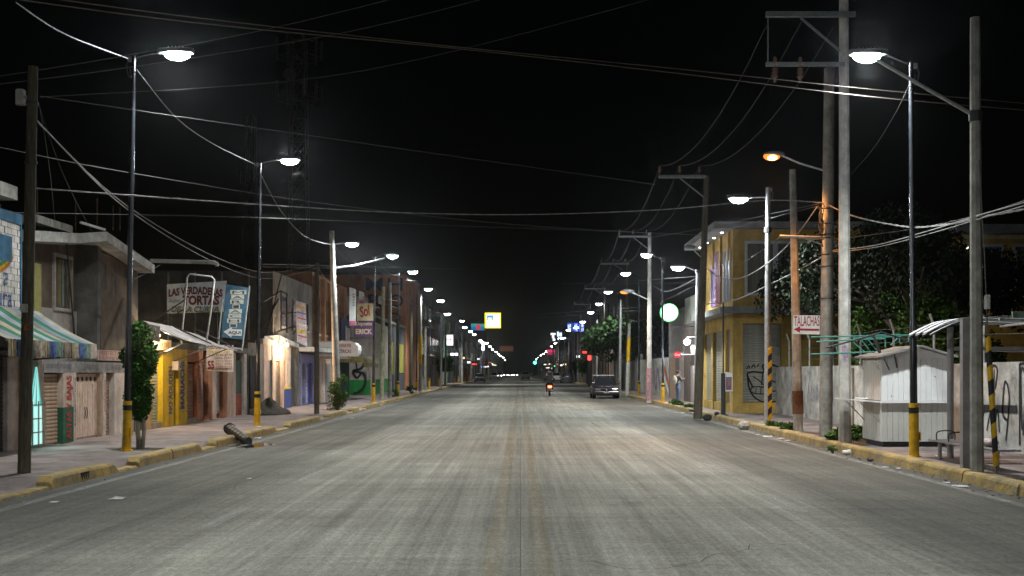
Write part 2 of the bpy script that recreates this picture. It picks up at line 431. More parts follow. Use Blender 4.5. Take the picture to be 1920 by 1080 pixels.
# storm-drain inlet in the near left kerb
b = MB(); b.box(-kx(17.4)-.02, -kx(17.4)+.035, 17.3, 17.62, .03, .14); b.build('drain_inlet', M_ink, pav)
for k in range(4):
    b = MB(); b.box(-kx(17.4)+.03, -kx(17.4)+.046, 17.32+k*.08, 17.345+k*.08, .03, .14); b.build('drain_bar', M_dsteel, pav)

# cracks wandering over the slabs, joints across the pavements
rgc = random.Random(4); M_crack = mat('crack_dirt',(.05,.047,.042),.95,8,.3)
for k in range(9):
    x = rgc.uniform(-6,6); y = rgc.uniform(10,34); pts = [(x,y)]; a = rgc.uniform(0,6.28)
    for j in range(rgc.randint(8,18)):
        a += rgc.gauss(0,.45); x += .2*math.cos(a); y += .3*math.sin(a); x = max(-6.6,min(6.6,x)); pts.append((x,y))
    ribbon(pts, rgc.uniform(.004,.009), lambda u,v: Vector((u,v,.003)), 'crack', M_crack, road)
for k in range(20):
    y = 9.0+k*2.45; p = [(-kx(y)-.22-4.0*j/12, y) for j in range(13)]
    q = MB()
    for j in range(12): q.quad(*[(a_, y_, lh(a_, y_)+.006) for a_,y_ in ((p[j][0],y-.009),(p[j+1][0],y-.009),(p[j+1][0],y+.009),(p[j][0],y+.009))])
    q.build('pavement_joint', M_crack, pav)
    q = MB(); q.quad((kx(y)+.2,y-.008,.154),(kx(y)+2.6,y-.008,.154),(kx(y)+2.6,y+.008,.154),(kx(y)+.2,y+.008,.154)); q.build('pavement_joint', M_crack, pavr)

# ================================================================== street lamps and poles
def add_spot(parent, loc, watts, col, size=146, blend=.55, rad=.16, rot=(0,0,0)):
    L = bpy.data.lights.new('lamp_light', 'SPOT'); L.energy = watts; L.color = col; L.spot_size = R(size); L.spot_blend = blend; L.shadow_soft_size = rad
    o = bpy.data.objects.new('lamp_light', L); C.objects.link(o); o.parent = parent; o.location = Vector(loc) - org(parent); o.rotation_euler = rot; return o
def led_head(t, p, side, far=False):
    # luminaire: finned housing and a bowl lens below; side = +1 head points to +X (road), -1 to -X
    b = MB(); q_ = 1.15 if far else 1.0; L = .56*q_
    b.ringloft([[p+Vector((side*x, w*s*.5, z)) for s,z in ((-1,-.02),(-1,.03),(-.6,.075),(.6,.075),(1,.03),(1,-.02))] for x,w in ((-L/2-.1,.08),(-L/2,.2),(-L/4,.27),(L/4,.27),(L/2,.2),(L/2+.03,.1))])
    shade_auto(b.build('lamp_head', M_house, t))
    if not far:
        for k in range(5):
            f = MB(); x = -.16+.07*k; f.box(p.x+x-.006, p.x+x+.006, p.y-.1, p.y+.1, p.z+.07, p.z+.1); f.build('cooling_fin', M_house, t)
    lens = MB(); n = 14; rings = []
    for a in range(5):
        tt = a/4*math.pi/2; rings.append([p+Vector((.26*q_*math.cos(tt)*math.cos(2*math.pi*j/n)+.001, .135*q_*math.cos(tt)*math.sin(2*math.pi*j/n), -.021-.14*q_*math.sin(tt))) for j in range(n)])
    rings[-1] = [p+Vector((.02*math.cos(2*math.pi*j/n), .01*math.sin(2*math.pi*j/n), -.021-.14*q_)) for j in range(n)]
    lens.ringloft(rings); lens.build('lens', M_ledfar if far else M_led, t, smooth=True)
def lamp_post(base, top, lampx, lampz, label, group='street lamps along the kerbs', watts=None, style='black', far=False, cat='street lamp', lit=True, tilt=15):
    base = Vector(base); top = Vector(top); side = 1 if base.x < 0 else -1
    t = thing('street_lamp', base, label, cat, group)
    ax = top - base
    def at(z): return base + ax * ((z - base.z) / ax.z)
    if style == 'black':
        b = MB(); b.tube([at(base.z+.98), at(base.z+2.4), at(base.z+2.45), top], [.066,.062,.052,.045], 10); shade_auto(b.build('shaft', M_black, t))
        b = MB(); b.tube([at(base.z+.02), at(base.z+.98)], [.088,.086], 14)
        shade_auto(b.build('base_sleeve', M_yel, t))
        b = MB(); b.tube([at(base.z+.80), at(base.z+.90)], .0905, 14); shade_auto(b.build('band', M_black, t))
        if not far:
            b = MB(); b.tube([at(base.z+.0), at(base.z+.03)], .125, 14); b.build('flange', M_yel, t)
            b = MB(); b.box(base.x+.085, base.x+.105, base.y-.06, base.y+.06, base.z+.3, base.z+.45); b.build('access_hatch', M_yel, t)
    elif style == 'steel':
        b = MB(); b.tube([base, top], [.10,.07], 10); shade_auto(b.build('shaft', M_steel, t))
        b = MB(); b.tube([at(base.z+5.6), at(base.z+5.75)], .11, 10); b.build('clamp_ring', M_dsteel, t)
    lp = Vector((lampx, top.y, lampz))
    b = MB(); st = at(min(top.z, lampz) - .04)
    b.tube([st, st+Vector((side*.12,0,.06)), lp+Vector((-side*.3,0,.01))], [.026,.024,.022], 8); b.build('arm', M_steel if style == 'steel' else M_black, t)
    led_head(t, lp, side, far)
    if lit: add_spot(t, lp+Vector((0,0,-.24 if far else -.19)), watts or LED_W, LED_COL, rot=(0, -side*R(tilt), 0))
    if not far:
        b = MB(); q = top + Vector((-side*.06,0,-.06)); b.tube(smooth_pts([q, q+Vector((-side*.08,0,-.1)), q+Vector((-side*.05,0,-.3)), q+Vector((0,0,-.34)), q+Vector((-side*.02,0,-.16))]), .012, 6); b.build('cable_loop', M_wire, t)
        b = MB(); b.box(q.x-.05,q.x+.05,q.y-.03,q.y+.03,q.z-.04,q.z+.05); b.build('insulator_clamp', M_steel, t)
    return t
def lamp_px(pb, yb, pt, yt, lx, ly, label, **k):
    Y = GY(yb); return lamp_post(P(pb,yb,Y), P(pt,yt,Y), P(lx,ly,Y).x, P(lx,ly,Y).z, label, **k)
lamp_px(237,846,251,106,333,98, 'lit black lamp post with yellow base sleeve beside clipped pavement tree')
lamp_px(482,797,488,305,543,299, 'lit black lamp post with yellow base beyond the fallen black bollard')
lamp_px(700,755,703,481,736,479, 'black lamp post with yellow base in front of green dado wall')
lamp_px(746,744,748,512,774,509, 'black lamp post half hidden by brown pole near yellow panels')
lamp_px(781,734,782,545,803,541, 'black lamp post next to yellow banded utility pole', far=True)
lamp_px(805,731,806,565,826,563, 'black lamp post just left of slim concrete pole, far left kerb', far=True)
lamp_px(823,726,825,580,839,588, 'black lamp post right beside the round street tree, far left kerb', far=True)
lamp_px(852,719,852,602,866,601, 'black lamp post before the orange based pole, far left kerb', far=True)
lamp_px(1714,857,1708,118,1625,101, 'lit black lamp post with yellow base in front of white kiosk', tilt=-2, watts=1.15*LED_W)
lamp_px(1439,797,1440,352,1385,371, 'lit grey steel lamp post with striped guard outside yellow building', style='steel', tilt=-4, watts=1.3*LED_W)
lamp_px(1243,755,1242,487,1212,477, 'lit black lamp post with yellow base near person with backpack')
lamp_px(1198,743,1199,520,1173,512, 'lit black lamp post with yellow base behind purple parked car', far=True)
# grey lamp post behind the leaning pole
Yq = 46.0
lamp_post(P(1305,697,Yq).xy.to_3d()+Vector((0,0,.15)), P(1308,508,Yq), P(1271,500,Yq).x, P(1271,500,Yq).z, 'lit slim grey lamp post beside leaning dark pole', style='steel')
# lamps further down the avenue
yL = [150,168,186,207,229,254,282,314,350,392,440,500,575]; yR = [90,104,119,136,154,173,194,217,243,272,305,343,387,436,495,570]; rgl = random.Random(3)
ORDN = ['first','second','third','fourth','fifth','sixth','seventh','eighth','ninth','tenth','eleventh','twelfth','thirteenth','fourteenth','fifteenth','sixteenth','seventeenth']
for k, y in enumerate(yL): 
    x = -kx(y)-.45; hl = rgl.uniform(-.45,.3); x += rgl.uniform(-.25,.1); lamp_post((x,y,.15),(x,y,7.9+hl),x+.85,7.95+hl,ORDN[k]+' small lit lamp post on the left kerb beyond the round street tree', far=True, watts=.8*LED_W, lit=(k%2==0), group='distant lamps on the left kerb')
for k, y in enumerate(yR):
    x = kx(y)+.45; hl = rgl.uniform(-.45,.3); x += rgl.uniform(-.1,.25); lamp_post((x,y,.15),(x,y,7.9+hl),x-.85,7.95+hl,ORDN[k]+' small lit lamp post on the right kerb beyond the purple car', far=True, watts=.8*LED_W, lit=(k%2==0), group='distant lamps on the right kerb')
# the same row of lamps goes on behind the viewer
for x, y in ((-7.6,4.5),(7.6,0.5)):
    lamp_post((x,y,.15),(x,y,7.9),x-math.copysign(.83,x),7.95,('left' if x < 0 else 'right')+' kerb black lamp post behind the viewer, outside the photograph', watts=1.9*LED_W, tilt=30)

def pole(pb, yb, pt, yt, wb, wt, m, label, cat='utility pole', name='utility_pole', sides=12, g=.15, Y=None, group=None):
    Y = Y or GY(yb, g); bs = P(pb, yb, Y); tp = P(pt, yt, Y)
    if Y and abs(bs.z-g) > .02: bs.z = g
    t = thing(name, bs, label, cat, group)
    s = Y/F/2
    b = MB(); b.tube([bs-Vector((0,0,.1)), bs+(tp-bs)*.5, tp], [wb*s, (wb+wt)/2*s, wt*s], sides); shade_auto(b.build('shaft', m, t), 30)
    return t, bs, tp, Y
def on(bs, tp, z): return bs + (tp-bs)*((z-bs.z)/(tp.z-bs.z))
def sleeve(t, bs, tp, z0, z1, r, m, name='painted_band', n=12):
    b = MB(); b.tube([on(bs,tp,z0), on(bs,tp,z1)], r, n); return shade_auto(b.build(name, m, t))
def poster(t, p, w, h, cols, name='poster', n=(0,-1)):
    m = mat('poster_%s' % name, cols[0], .8, 14, .9, col2=cols[1])
    b = MB(); b.box(p.x-w/2,p.x+w/2,p.y-.003,p.y+.003,p.z-h/2,p.z+h/2); return b.build(name, m, t)

# --- left kerb poles
t, bs, tp, Y = pole(45,887,62,125,24,18,M_wood,'weathered wooden pole nearest the camera on the left pavement')
WP = (bs, tp, Y)
b = MB(); c = on(bs,tp,5.9); b.cbox(c.x-.24,c.x-.12,c.y-.06,c.y+.06,c.z-.12,c.z+.12); b.build('junction_box', M_concw, t)
b = MB(); b.box(c.x-.13,c.x-.06,c.y-.02,c.y+.02,c.z-.02,c.z+.02); b.build('bracket', M_steel, t)
c = on(bs,tp,2.66); b = MB(); b.box(c.x-.06,c.x+.05,c.y-.112,c.y-.104,c.z-.06,c.z+.07); b.build('paper_scrap', mat('old_paper',(.42,.41,.36),.9,12,.3), t)
c = on(bs,tp,2.38); b = MB(); b.box(c.x+.0,c.x+.075,c.y-.112,c.y-.104,c.z-.05,c.z+.05); b.build('orange_sticker', mat('orange_sticker',(.45,.12,.02),.7,25,.8,col2=(.02,.02,.02)), t)
for k in range(2):
    c = on(bs,tp,4.9+k*.9); b = MB(); b.tube([c-Vector((0,0,.02)), c+Vector((0,0,.02))], .095, 12); b.build('metal_strap', M_dsteel, t)
t, bs, tp, Y = pole(594,776,594,492,10,8,M_wood,'short dark wooden pole before the blue shutters'); PB = (bs,tp,Y)
t, bs, tp, Y = pole(633,767,622,433,15,9,M_concw,'leaning pale concrete pole with shrub growing at its foot'); PC = (bs,tp,Y)
b = MB(); p0 = on(bs,tp,6.0); p1 = P(722,484,Y); b.tube([p0, P(660,499,Y), P(700,490,Y), p1], .035, 8); b.build('old_lamp_arm', M_steel, t)
lp = P(660,456,Y); q = on(bs,tp,lp.z-.05)
b = MB(); b.tube([q, lp+Vector((-.3,0,.02))], .028, 8); b.build('arm', M_steel, t)
led_head(t, lp, 1); add_spot(t, lp+Vector((0,0,-.19)), LED_W, LED_COL, rot=(0,-R(15),0))
t, bs, tp, Y = pole(716,748,719,538,8,7,mat('limewashed_pole',(.42,.42,.28),.9,5,.4,.2),'pale squared concrete pole holding a long sign bracket',sides=8); PD = (bs,tp,Y)
b = MB(); b.tube([P(712,577,Y), P(652,572,Y-1)], .045, 8); b.build('bracket_arm', M_steel, t)
b = MB(); c = P(713,563,Y); b.cbox(c.x-.1,c.x+.08,c.y-.15,c.y-.02,c.z-.22,c.z+.22); b.build('meter_box', M_concw, t)
pole(731,745,731,530,8,6,M_conc,'grey concrete pole second from the sign bracket pole')
pole(744,740,746,598,7,6,M_wood,'brown wooden pole in front of the yellow wall panels')
pole(770,733,772,562,6,5,M_wood,'brown wooden pole between the two lamp posts, left kerb')
t, bs, tp, Y = pole(788,734,788,552,6.5,5.5,M_conc,'concrete pole painted yellow halfway up, left kerb')
sleeve(t,bs,tp,2.3,4.6,.15,M_yel)
pole(797,732,798,612,5,4,M_conc,'plain grey concrete pole right of the yellow painted one')
pole(827,728,828,592,4,3.4,M_steel,'slim bright steel pole near the white lit sign')
pole(835,724,836,607,4,3.5,M_wood,'dark slim wooden pole left of the round street tree')
pole(866,718,866,621,4,3.2,M_conc,'grey concrete pole behind the orange based one, left kerb')
t, bs, tp, Y = pole(875,716,874,642,4.4,3.6,M_conc,'pole with orange painted foot, far left kerb'); sleeve(t,bs,tp,.16,2.2,.22,mat('orange_paint',(.42,.12,.03),.8,6,.3))

# --- right kerb poles
t, bs, tp, Y = pole(1832,887,1828,33,25,18,M_conc,'square-edged concrete pole nearest the camera on the right',sides=8); RP = (bs,tp,Y)
ar0 = on(bs,tp,zz(218,Y)); ar1 = P(1643,112,Y)
b = MB(); b.tube([ar0, ar0+(ar1-ar0)*.4, ar1], [.03,.028,.024], 8); b.build('old_lamp_arm', M_steel, t)
b = MB(); b.tube([ar0-Vector((0,0,.08)), ar0+Vector((0,0,.08))], .1, 10); b.build('arm_clamp', M_dsteel, t)
t, bs, tp, Y = pole(1497,809,1486,318,19,12,M_conc,'concrete pole with brown painted band beside arrow sign',sides=8); RC = (bs,tp,Y)
sleeve(t,bs,tp,zz(776,Y),zz(733,Y),.142,mat('brown_paint',(.16,.075,.035),.8,8,.4))
t, bs, tp, Y = pole(1548,819,1555,128,25,19,M_conc,'stained concrete pole carrying the orange lamp and tangled cables'); RA = (bs,tp,Y)
# sodium lantern
lp = P(1447,291,Y); q = on(bs,tp,zz(322,Y))
b = MB(); b.tube([q, q+(lp-q)*.5, lp+Vector((.22,0,.0))], .025, 8); b.build('lamp_arm', M_steel, t)
b = MB(); b.ellipsoid(lp+Vector((.06,0,.03)), .26,.13,.07); b.build('lantern_hood', M_house, t, smooth=True)
b = MB(); b.ellipsoid(lp+Vector((0,0,-.03)), .2,.12,.1); b.build('lantern_bowl', M_sodium, t, smooth=True)
b = MB(); b.ellipsoid(lp+Vector((0,-.045,-.06)), .13,.09,.075); b.build('arc_tube', M_sodcore, t, smooth=True)
add_spot(t, lp+Vector((0,0,-.2)), 900, (1.0,.40,.11), rot=(0,R(8),0))
# cable tangle
for k in range(16):
    zc = zz(392+rnd.uniform(0,62),Y); c = on(bs,tp,zc)
    pts = [c+Vector((-.13-rnd.uniform(0,.12), -.1-rnd.uniform(0,.1), rnd.uniform(-.25,.25))) for _ in range(4)]
    b = MB(); b.tube(smooth_pts(pts,4), .009, 5); b.build('cable_tangle', M_cable if k%3 else M_wire, t)
for zc in (392,420,447,478): 
    c = on(bs,tp,zz(zc,Y)); b = MB(); b.tube([c+Vector((-.28,-.14,0)), c+Vector((.02,-.14,0))], .014, 6); b.build('cable_bracket', M_dsteel, t)
for k in range(3):
    c = on(bs,tp,zz(560-k*60,Y)); b = MB(); b.tube([c-Vector((0,0,.012)), c+Vector((0,0,.012))], .158, 14); b.build('metal_strap', M_dsteel, t)
b = MB(); q0 = on(bs,tp,zz(446,Y)); b.tube([q0, P(1462,443,Y)], .035, 8); b.build('side_arm', M_steel, t)
b = MB(); q1 = on(bs,tp,zz(462,Y)); b.tube([q1, P(1503,445,Y)], .015, 6); b.build('arm_brace', M_steel, t)
t, bs, tp, Y = pole(1584,829,1582,-14,24,17,M_concw,'tall pale concrete pole carrying the high voltage crossarm',sides=8); RB = (bs,tp,Y)
def beam(p, q, w, h, m, name, t):
    d = (q-p); M = Matrix.Translation((p+q)/2) @ d.to_track_quat('X','Z').to_matrix().to_4x4(); b = MB(); b.obox(M, d.length, w, h); return b.build(name, m, t)
M_cross = mat('crossarm_steel',(.16,.18,.18),.6,8,.3,metal=.3)
beam(P(1433,31,Y)+Vector((0,-.15,0)), P(1600,31,Y)+Vector((0,-.15,0)), .1,.11, M_cross,'crossarm',t)
beam(P(1433,124,Y)+Vector((0,-.15,0)), P(1580,124,Y)+Vector((0,-.15,0)), .08,.085, M_cross,'crossarm',t)
beam(P(1437,38,Y)+Vector((0,-.15,0)), P(1437,120,Y)+Vector((0,-.15,0)), .03,.03, M_cross,'hanger_rod',t)
beam(P(1500,36,Y)+Vector((0,-.09,0)), P(1573,98,Y)+Vector((0,-.09,0)), .03,.05, M_cross,'crossarm_brace',t)
M_porc = mat('insulator_porcelain',(.15,.09,.07),.25,8,.2)
for px in (1450,1497):
    c = P(px,124,Y)+Vector((0,-.15,0)); b = MB(); b.lathe(c, [(.03,.16),(.05,.12),(.05,.02),(.03,0),(.03,-.08),(.075,-.1),(.05,-.15),(.085,-.18),(.05,-.24),(.085,-.27),(.04,-.33),(.03,-.4)], 12); b.build('insulator', M_porc, t, smooth=True)
for k in range(2): poster(t, P(1583+k*3,655+k*14,Y-.13), .1,.18, ((.6,.6,.62),(.2,.05,.25)))
# striped guard fixed to the steel lamp post
gY = GY(797); b = MB(); gx = P(1442,697,gY).x
tg = thing('striped_pole_guard', (gx, gY-.1,.15), 'yellow and black striped guard strapped to the steel lamp post','pole guard')
nst = 11; z0, z1 = .28, zz(652,gY)
for k in range(nst):
    za = z0+(z1-z0)*k/nst; zb = z0+(z1-z0)*(k+1)/nst
    b = MB(); b.ringloft([[(gx+s*.055, gY-.12+d, z+ (s*.05 if 0<kk<1 or True else 0)) for s,d in ((-1,0),(1,0),(1,.03),(-1,.03))] for kk,z in ((0,za),(1,zb))]); b.build('stripe', M_yel if k%2==0 else M_ink, tg)
# leaning dark pole and poles behind
t, bs, tp, Y = pole(1308,780,1325,330,17,10,M_wood,'leaning dark pole with pale rubble at its foot'); RD = (bs,tp,Y)
def xarm(t, tp, Y, pl, pr, py, m=M_cross, n=3):
    a = P(pl,py,Y); c = P(pr,py,Y); beam(a+Vector((0,-.1,0)), c+Vector((0,-.1,0)), .09,.1, m,'crossarm',t)
    out = []
    for k in range(n):
        p = a+(c-a)*(.03+.42*k); b = MB(); b.lathe(p+Vector((0,-.1,.05)), [(.02,0),(.02,.1),(.05,.12),(.06,.18),(.04,.24),(.05,.27),(.02,.32)], 8); b.build('insulator', M_porc, t, smooth=True); out.append(p+Vector((0,-.1,.37)))
    q = a+(c-a)*.45; beam(q+Vector((0,-.05,-.03)), Vector((c.x,Y-.05,q.z-.75)), .03,.04, m,'crossarm_brace',t)
    return out
XA = [[P(1437,48,RB[2]), P(1503,40,RB[2]), P(1562,52,RB[2])]]
XA.append(xarm(t, tp, Y, 1234, 1322, 332))
# old dark lantern on the leaning pole (unlit)
b = MB(); q = on(bs,tp,zz(487,Y)); lp = P(1298,466,Y); b.tube([q, q+(lp-q)*.5, lp], .022, 7); b.build('unlit_lamp_arm', M_steel, t)
b = MB(); b.ellipsoid(lp+Vector((-.08,0,.05)), .2,.12,.08); b.build('unlit_lantern', M_house, t, smooth=True)
t, bs, tp, Y = pole(1217,752,1218,436,10,7,M_concw,'grey pole with crossarm and warm lit cobra head lamp',sides=8); RE = (bs,tp,Y)
XA.append(xarm(t, tp, Y, 1160, 1220, 444))
lp = P(1172,546,Y); q = on(bs,tp,zz(563,Y)); b = MB(); b.tube([q, lp+Vector((.35,0,-.05))], .04, 8); b.build('lamp_arm', M_steel, t)
b = MB(); b.ellipsoid(lp+Vector((.15,0,0)), .38,.16,.12); b.build('lantern_hood', M_house, t, smooth=True)
b = MB(); b.ellipsoid(lp+Vector((-.02,0,-.06)), .24,.12,.09); b.build('lantern_bowl', M_sodium, t, smooth=True)
add_spot(t, lp+Vector((0,0,-.2)), 700, (1,.6,.32))
sleeve(t,bs,tp,.2,1.9,.158,mat('graffiti_patch',(.4,.36,.34),.9,9,.6,col2=(.32,.06,.1)))
t, bs, tp, Y = pole(1176,740,1180,606,7,6,M_conc,'short leaning pole painted yellow above a white foot')
sleeve(t,bs,tp,2.4,4.0,.125,M_yel); sleeve(t,bs,tp,.15,2.35,.132,mat('limewash',(.55,.55,.52),.9,6,.3))
pole(1162,741,1164,562,6,4,M_steel,'bright slim steel pole behind the purple car')
for k,(y,lab) in enumerate(((80,'crossarm pole rising behind the purple car'),(104,'crossarm pole beside the dark street tree'),(128,'crossarm pole just beyond the dark street tree'),(152,'fourth crossarm pole along the right kerb'),(180,'fifth crossarm pole along the right kerb'),(210,'sixth crossarm pole along the right kerb'),(245,'seventh crossarm pole along the right kerb'))):
    x = kx(y)+.35; px = CX+x*F/y
    t, bs, tp, Y = pole(px, CY+1.55*F/y, px, CY-7.8*F/y, .26*F/y,.2*F/y, M_conc if k%2 else M_wood, 'grey '+lab if k%2 else 'brown '+lab, Y=float(y))
    XA.append(xarm(t, tp, Y, px-1.9*F/y, px+.1*F/y, CY-7.7*F/y))
for y, m, lab in ((96,M_conc,'plain concrete pole under the dark street tree'),(112,mat('salmon_paint',(.38,.2,.12),.9,6,.3),'salmon painted pole near the red lit sign'),(120,M_concw,'pale plain pole next to the blue lit sign'),(140,M_wood,'plain brown pole near the small round bushes'),(165,M_concw,'distant pale pole past the round bushes'),(195,M_wood,'distant brown pole past the round bushes')):
    x = kx(y)+.6; px = CX+x*F/y; pole(px,CY+1.55*F/y,px,CY-5.6*F/y,.3*F/y,.2*F/y,m,lab,Y=float(y))

# ================================================================== left side buildings
XL = -10.0
def yl(px): return SY(px, XL)
def lb(t, name, m, px0, px1, z0, z1, x0=-10.4, x1=XL):
    b = MB(); b.box(x0, x1, yl(px0), yl(px1), z0, z1); return b.build(name, m, t)
def lbox(t, name, m, x0, x1, y0, y1, z0, z1):
    b = MB(); b.box(x0, x1, y0, y1, z0, z1); return b.build(name, m, t)
def lshut(t, px0, px1, z0, z1, m, pitch=.085, x=-10.125):
    s = MB(); y0, y1 = yl(px0), yl(px1)
    s.box(x-.03, x-.02, y0, y1, z0, z1); fr = s.build('roller_shutter', m, t)
    slats(fr, (0,1,0), (1,0,0), (x, y0+.005, 0), y1-y0-.01, z0, z1, pitch, m)
    return fr
M_brick_w = mat('whitewashed_brick',(.62,.58,.55),.9,5,.2,.4,30)
M_shut_b = mat('brown_shutter',(.38,.26,.18),.6,6,.25,metal=.2)
M_shut_d = mat('dark_shutter',(.07,.07,.07),.5,6,.3,metal=.3)
M_shut_g = mat('greenish_shutter',(.36,.40,.32),.5,6,.2,metal=.3)
M_shut_o = mat('rust_shutter',(.26,.13,.08),.6,6,.25)
M_shut_s = mat('silver_shutter',(.4,.4,.4),.45,6,.2,metal=.4)
M_stuc_p = mat('pale_roughcast',(.38,.34,.31),.95,3,.25,.9,70)
M_stuc_b = mat('brown_roughcast',(.12,.088,.063),.95,3,.3,.9,70)
M_stuc_g = mat('grey_roughcast',(.12,.115,.105),.95,3,.3,.9,70)
M_pink = mat('faded_pink_wall',(.52,.36,.29),.9,3,.25,.15)
M_grayw = mat('grey_white_plaster',(.52,.44,.39),.9,3,.25,.15)
M_yelw = mat('bright_yellow_wall',(.66,.45,.02),.8,3,.2,.1)
M_orw = mat('orange_wall',(.40,.16,.08),.85,3,.3,.1)
M_lint = mat('grimy_lintel',(.25,.24,.23),.9,4,.4,.3)

# --- A: whitewashed corner shop at the left edge
A = thing('corner_shop', (-10, 21,.15), 'whitewashed brick shop with mural at the left edge of the picture','building')
lbox(A,'wall',M_grayw,-16,-10.16,17.5,23.38,0.1,2.85)
b = MB(); ya, yb = 17.5, SY(38,XL); zc = 2.85; k = 0
while zc < 4.62:
    y = ya - (.14 if k%2 else 0)
    while y < yb:
        e = min(y+.27, yb); s = max(y, ya)
        if e-s > .03: d = rnd.uniform(0,.012); b.box(-10.14,-10.0+d, s+.006, e-.006, zc+.006, zc+.122)
        y += .28
    zc += .128; k += 1
stuff(b.build('painted_brick', M_brick_w, A))
lbox(A,'brick_core',M_grayw,-16,-10.02,17.5,yb-.02,2.85,4.63)
lbox(A,'blue_coping',mat('blue_paint',(.05,.14,.24),.85,4,.3),-10.2,-9.97,17.5,yb+.02,4.63,4.84)
lbox(A,'blue_edge_strip',MATS['blue_paint'],-10.12,-9.975,yb-.035,yb+.02,2.85,4.63)
# mural: blue square, yellow-green-orange sweep, part of a word
def aw(a, z): return Vector((-9.982, a, z))
lbox(A,'blue_mural_patch',MATS['blue_paint'],-9.99,-9.981,20.4,SY(21,XL),3.85,4.35)
for (off, col, nm) in ((0,(.05,.25,.09),'green'),(.06,(.6,.42,.03),'yellow'),(.13,(.5,.17,.04),'orange')):
    ribbon(smooth_pts([(20.4,3.62-off),(21.2,3.7-off),(21.7,3.85-off),(SY(21,XL)+off*.4,4.1-off)]), .075, aw, nm+'_mural_sweep', mat(nm+'_mural',col,.85,5,.3), A)
text('aventura', mat('mural_blue',(.05,.12,.3),.85,6,.3), A, (-9.98,20.2,2.96), SY(21,XL)-20.2, .3, UL)
text('CEB', MATS['mural_blue'], A, (-9.98,21.6,3.4), .2,.22, UL)
lbox(A,'roof_slab',M_conc,-16,-9.75,17.5,SY(33,-9.75),5.02,5.28)
lbox(A,'upper_wall',M_stuc_b,-16,-10.3,17.5,22.2,4.84,5.02)
lbox(A,'lintel_band',M_concd,-10.15,-9.98,17.5,22.8,2.18,2.84)
lbox(A,'awning_rail',M_dsteel,-10,-9.95,19,23.0,2.05,2.1)
lb(A,'pillar',M_grayw,14,35,.1,2.17); lb(A,'pillar',M_pink,35,56,.1,2.19,x1=-9.97)
lb(A,'side_pillar',M_grayw,70,80.5,.1,2.84,x1=-9.985)
f = MB(); f.box(-10.13,-10.12,19,SY(14,XL),.15,2.15); f = f.build('roller_shutter',M_shut_d,A); slats(f,(0,1,0),(1,0,0),(-10.11,19.6,0),SY(14,XL)-19.6,.15,2.15,.085,M_shut_d)
# glowing teal panel behind a barred gate
M_teal = mat('backlit_teal_panel',(.2,.6,.55),.6,3,.25,emit=(.22,.72,.66),es=.8)
T = thing('teal_panel_gate',(-9.9, 23.1,.15),'backlit teal triangular panel behind a barred gate left of brown shutter','gate')
y0, y1 = SY(57,-9.9), SY(80.5,-9.9)
b = MB(); ym = y0*.45+y1*.55
b.prism([(-9.93,y0,.2),(-9.93,y1,.2),(-9.93,y1-.03,1.0),(-9.93,ym+.02,1.8),(-9.93,ym-.03,1.8),(-9.93,y0+.03,1.0)],(.02,0,0)); b.build('panel',M_teal,T)
M_teal2 = mat('pale_backlit_panel',(.5,.75,.72),.6,3,.2,emit=(.55,.85,.82),es=.85); M_teal3 = mat('deep_teal_panel',(.06,.35,.32),.6,3,.2,emit=(.08,.45,.42),es=.6)
for k in range(7):
    a = y0+.035+(y1-y0-.07)*k/7; e = y0+.035+(y1-y0-.07)*(k+.8)/7; ta = ym-.02+.04*k/7; mm = (M_teal3,M_teal2,M_teal)[k%3]
    b = MB(); b.prism([(-9.908,a,1.0),(-9.908,e,1.0),(-9.908,ta+.006,1.76),(-9.908,ta,1.76)],(.006,0,0)); b.build('upper_pleat',mm,T)
    b = MB(); b.prism([(-9.908,a,.22),(-9.908,e,.22),(-9.908,e+.02*math.sin(k),.98),(-9.908,a+.02*math.sin(k*2),.98)],(.006,0,0)); b.build('lower_pleat',(M_teal2,M_teal,M_teal2)[k%3],T)
for zz_ in (.2,.46,.74,1.02):
    b = MB(); b.box(-9.89,-9.87,y0-.02,y1+.02,zz_-.012,zz_+.012); b.build('gate_bar',M_shut_b,T)
for k in range(3):
    yk = y0+(y1-y0)*k/2; b = MB(); b.box(-9.868,-9.85,yk-.012,yk+.012,.16,1.1); b.build('gate_upright',M_shut_b,T)
add_l = bpy.data.lights.new('teal_panel_light','AREA'); add_l.energy = 10; add_l.color = (.5,1,.95); add_l.shape='RECTANGLE'; add_l.size=.4; add_l.size_y=.8
lo = bpy.data.objects.new('teal_panel_light',add_l); C.objects.link(lo); lo.parent = T; lo.location = Vector((-9.84,(y0+y1)/2,.7))-org(T); lo.rotation_euler = (0,R(-90),0)
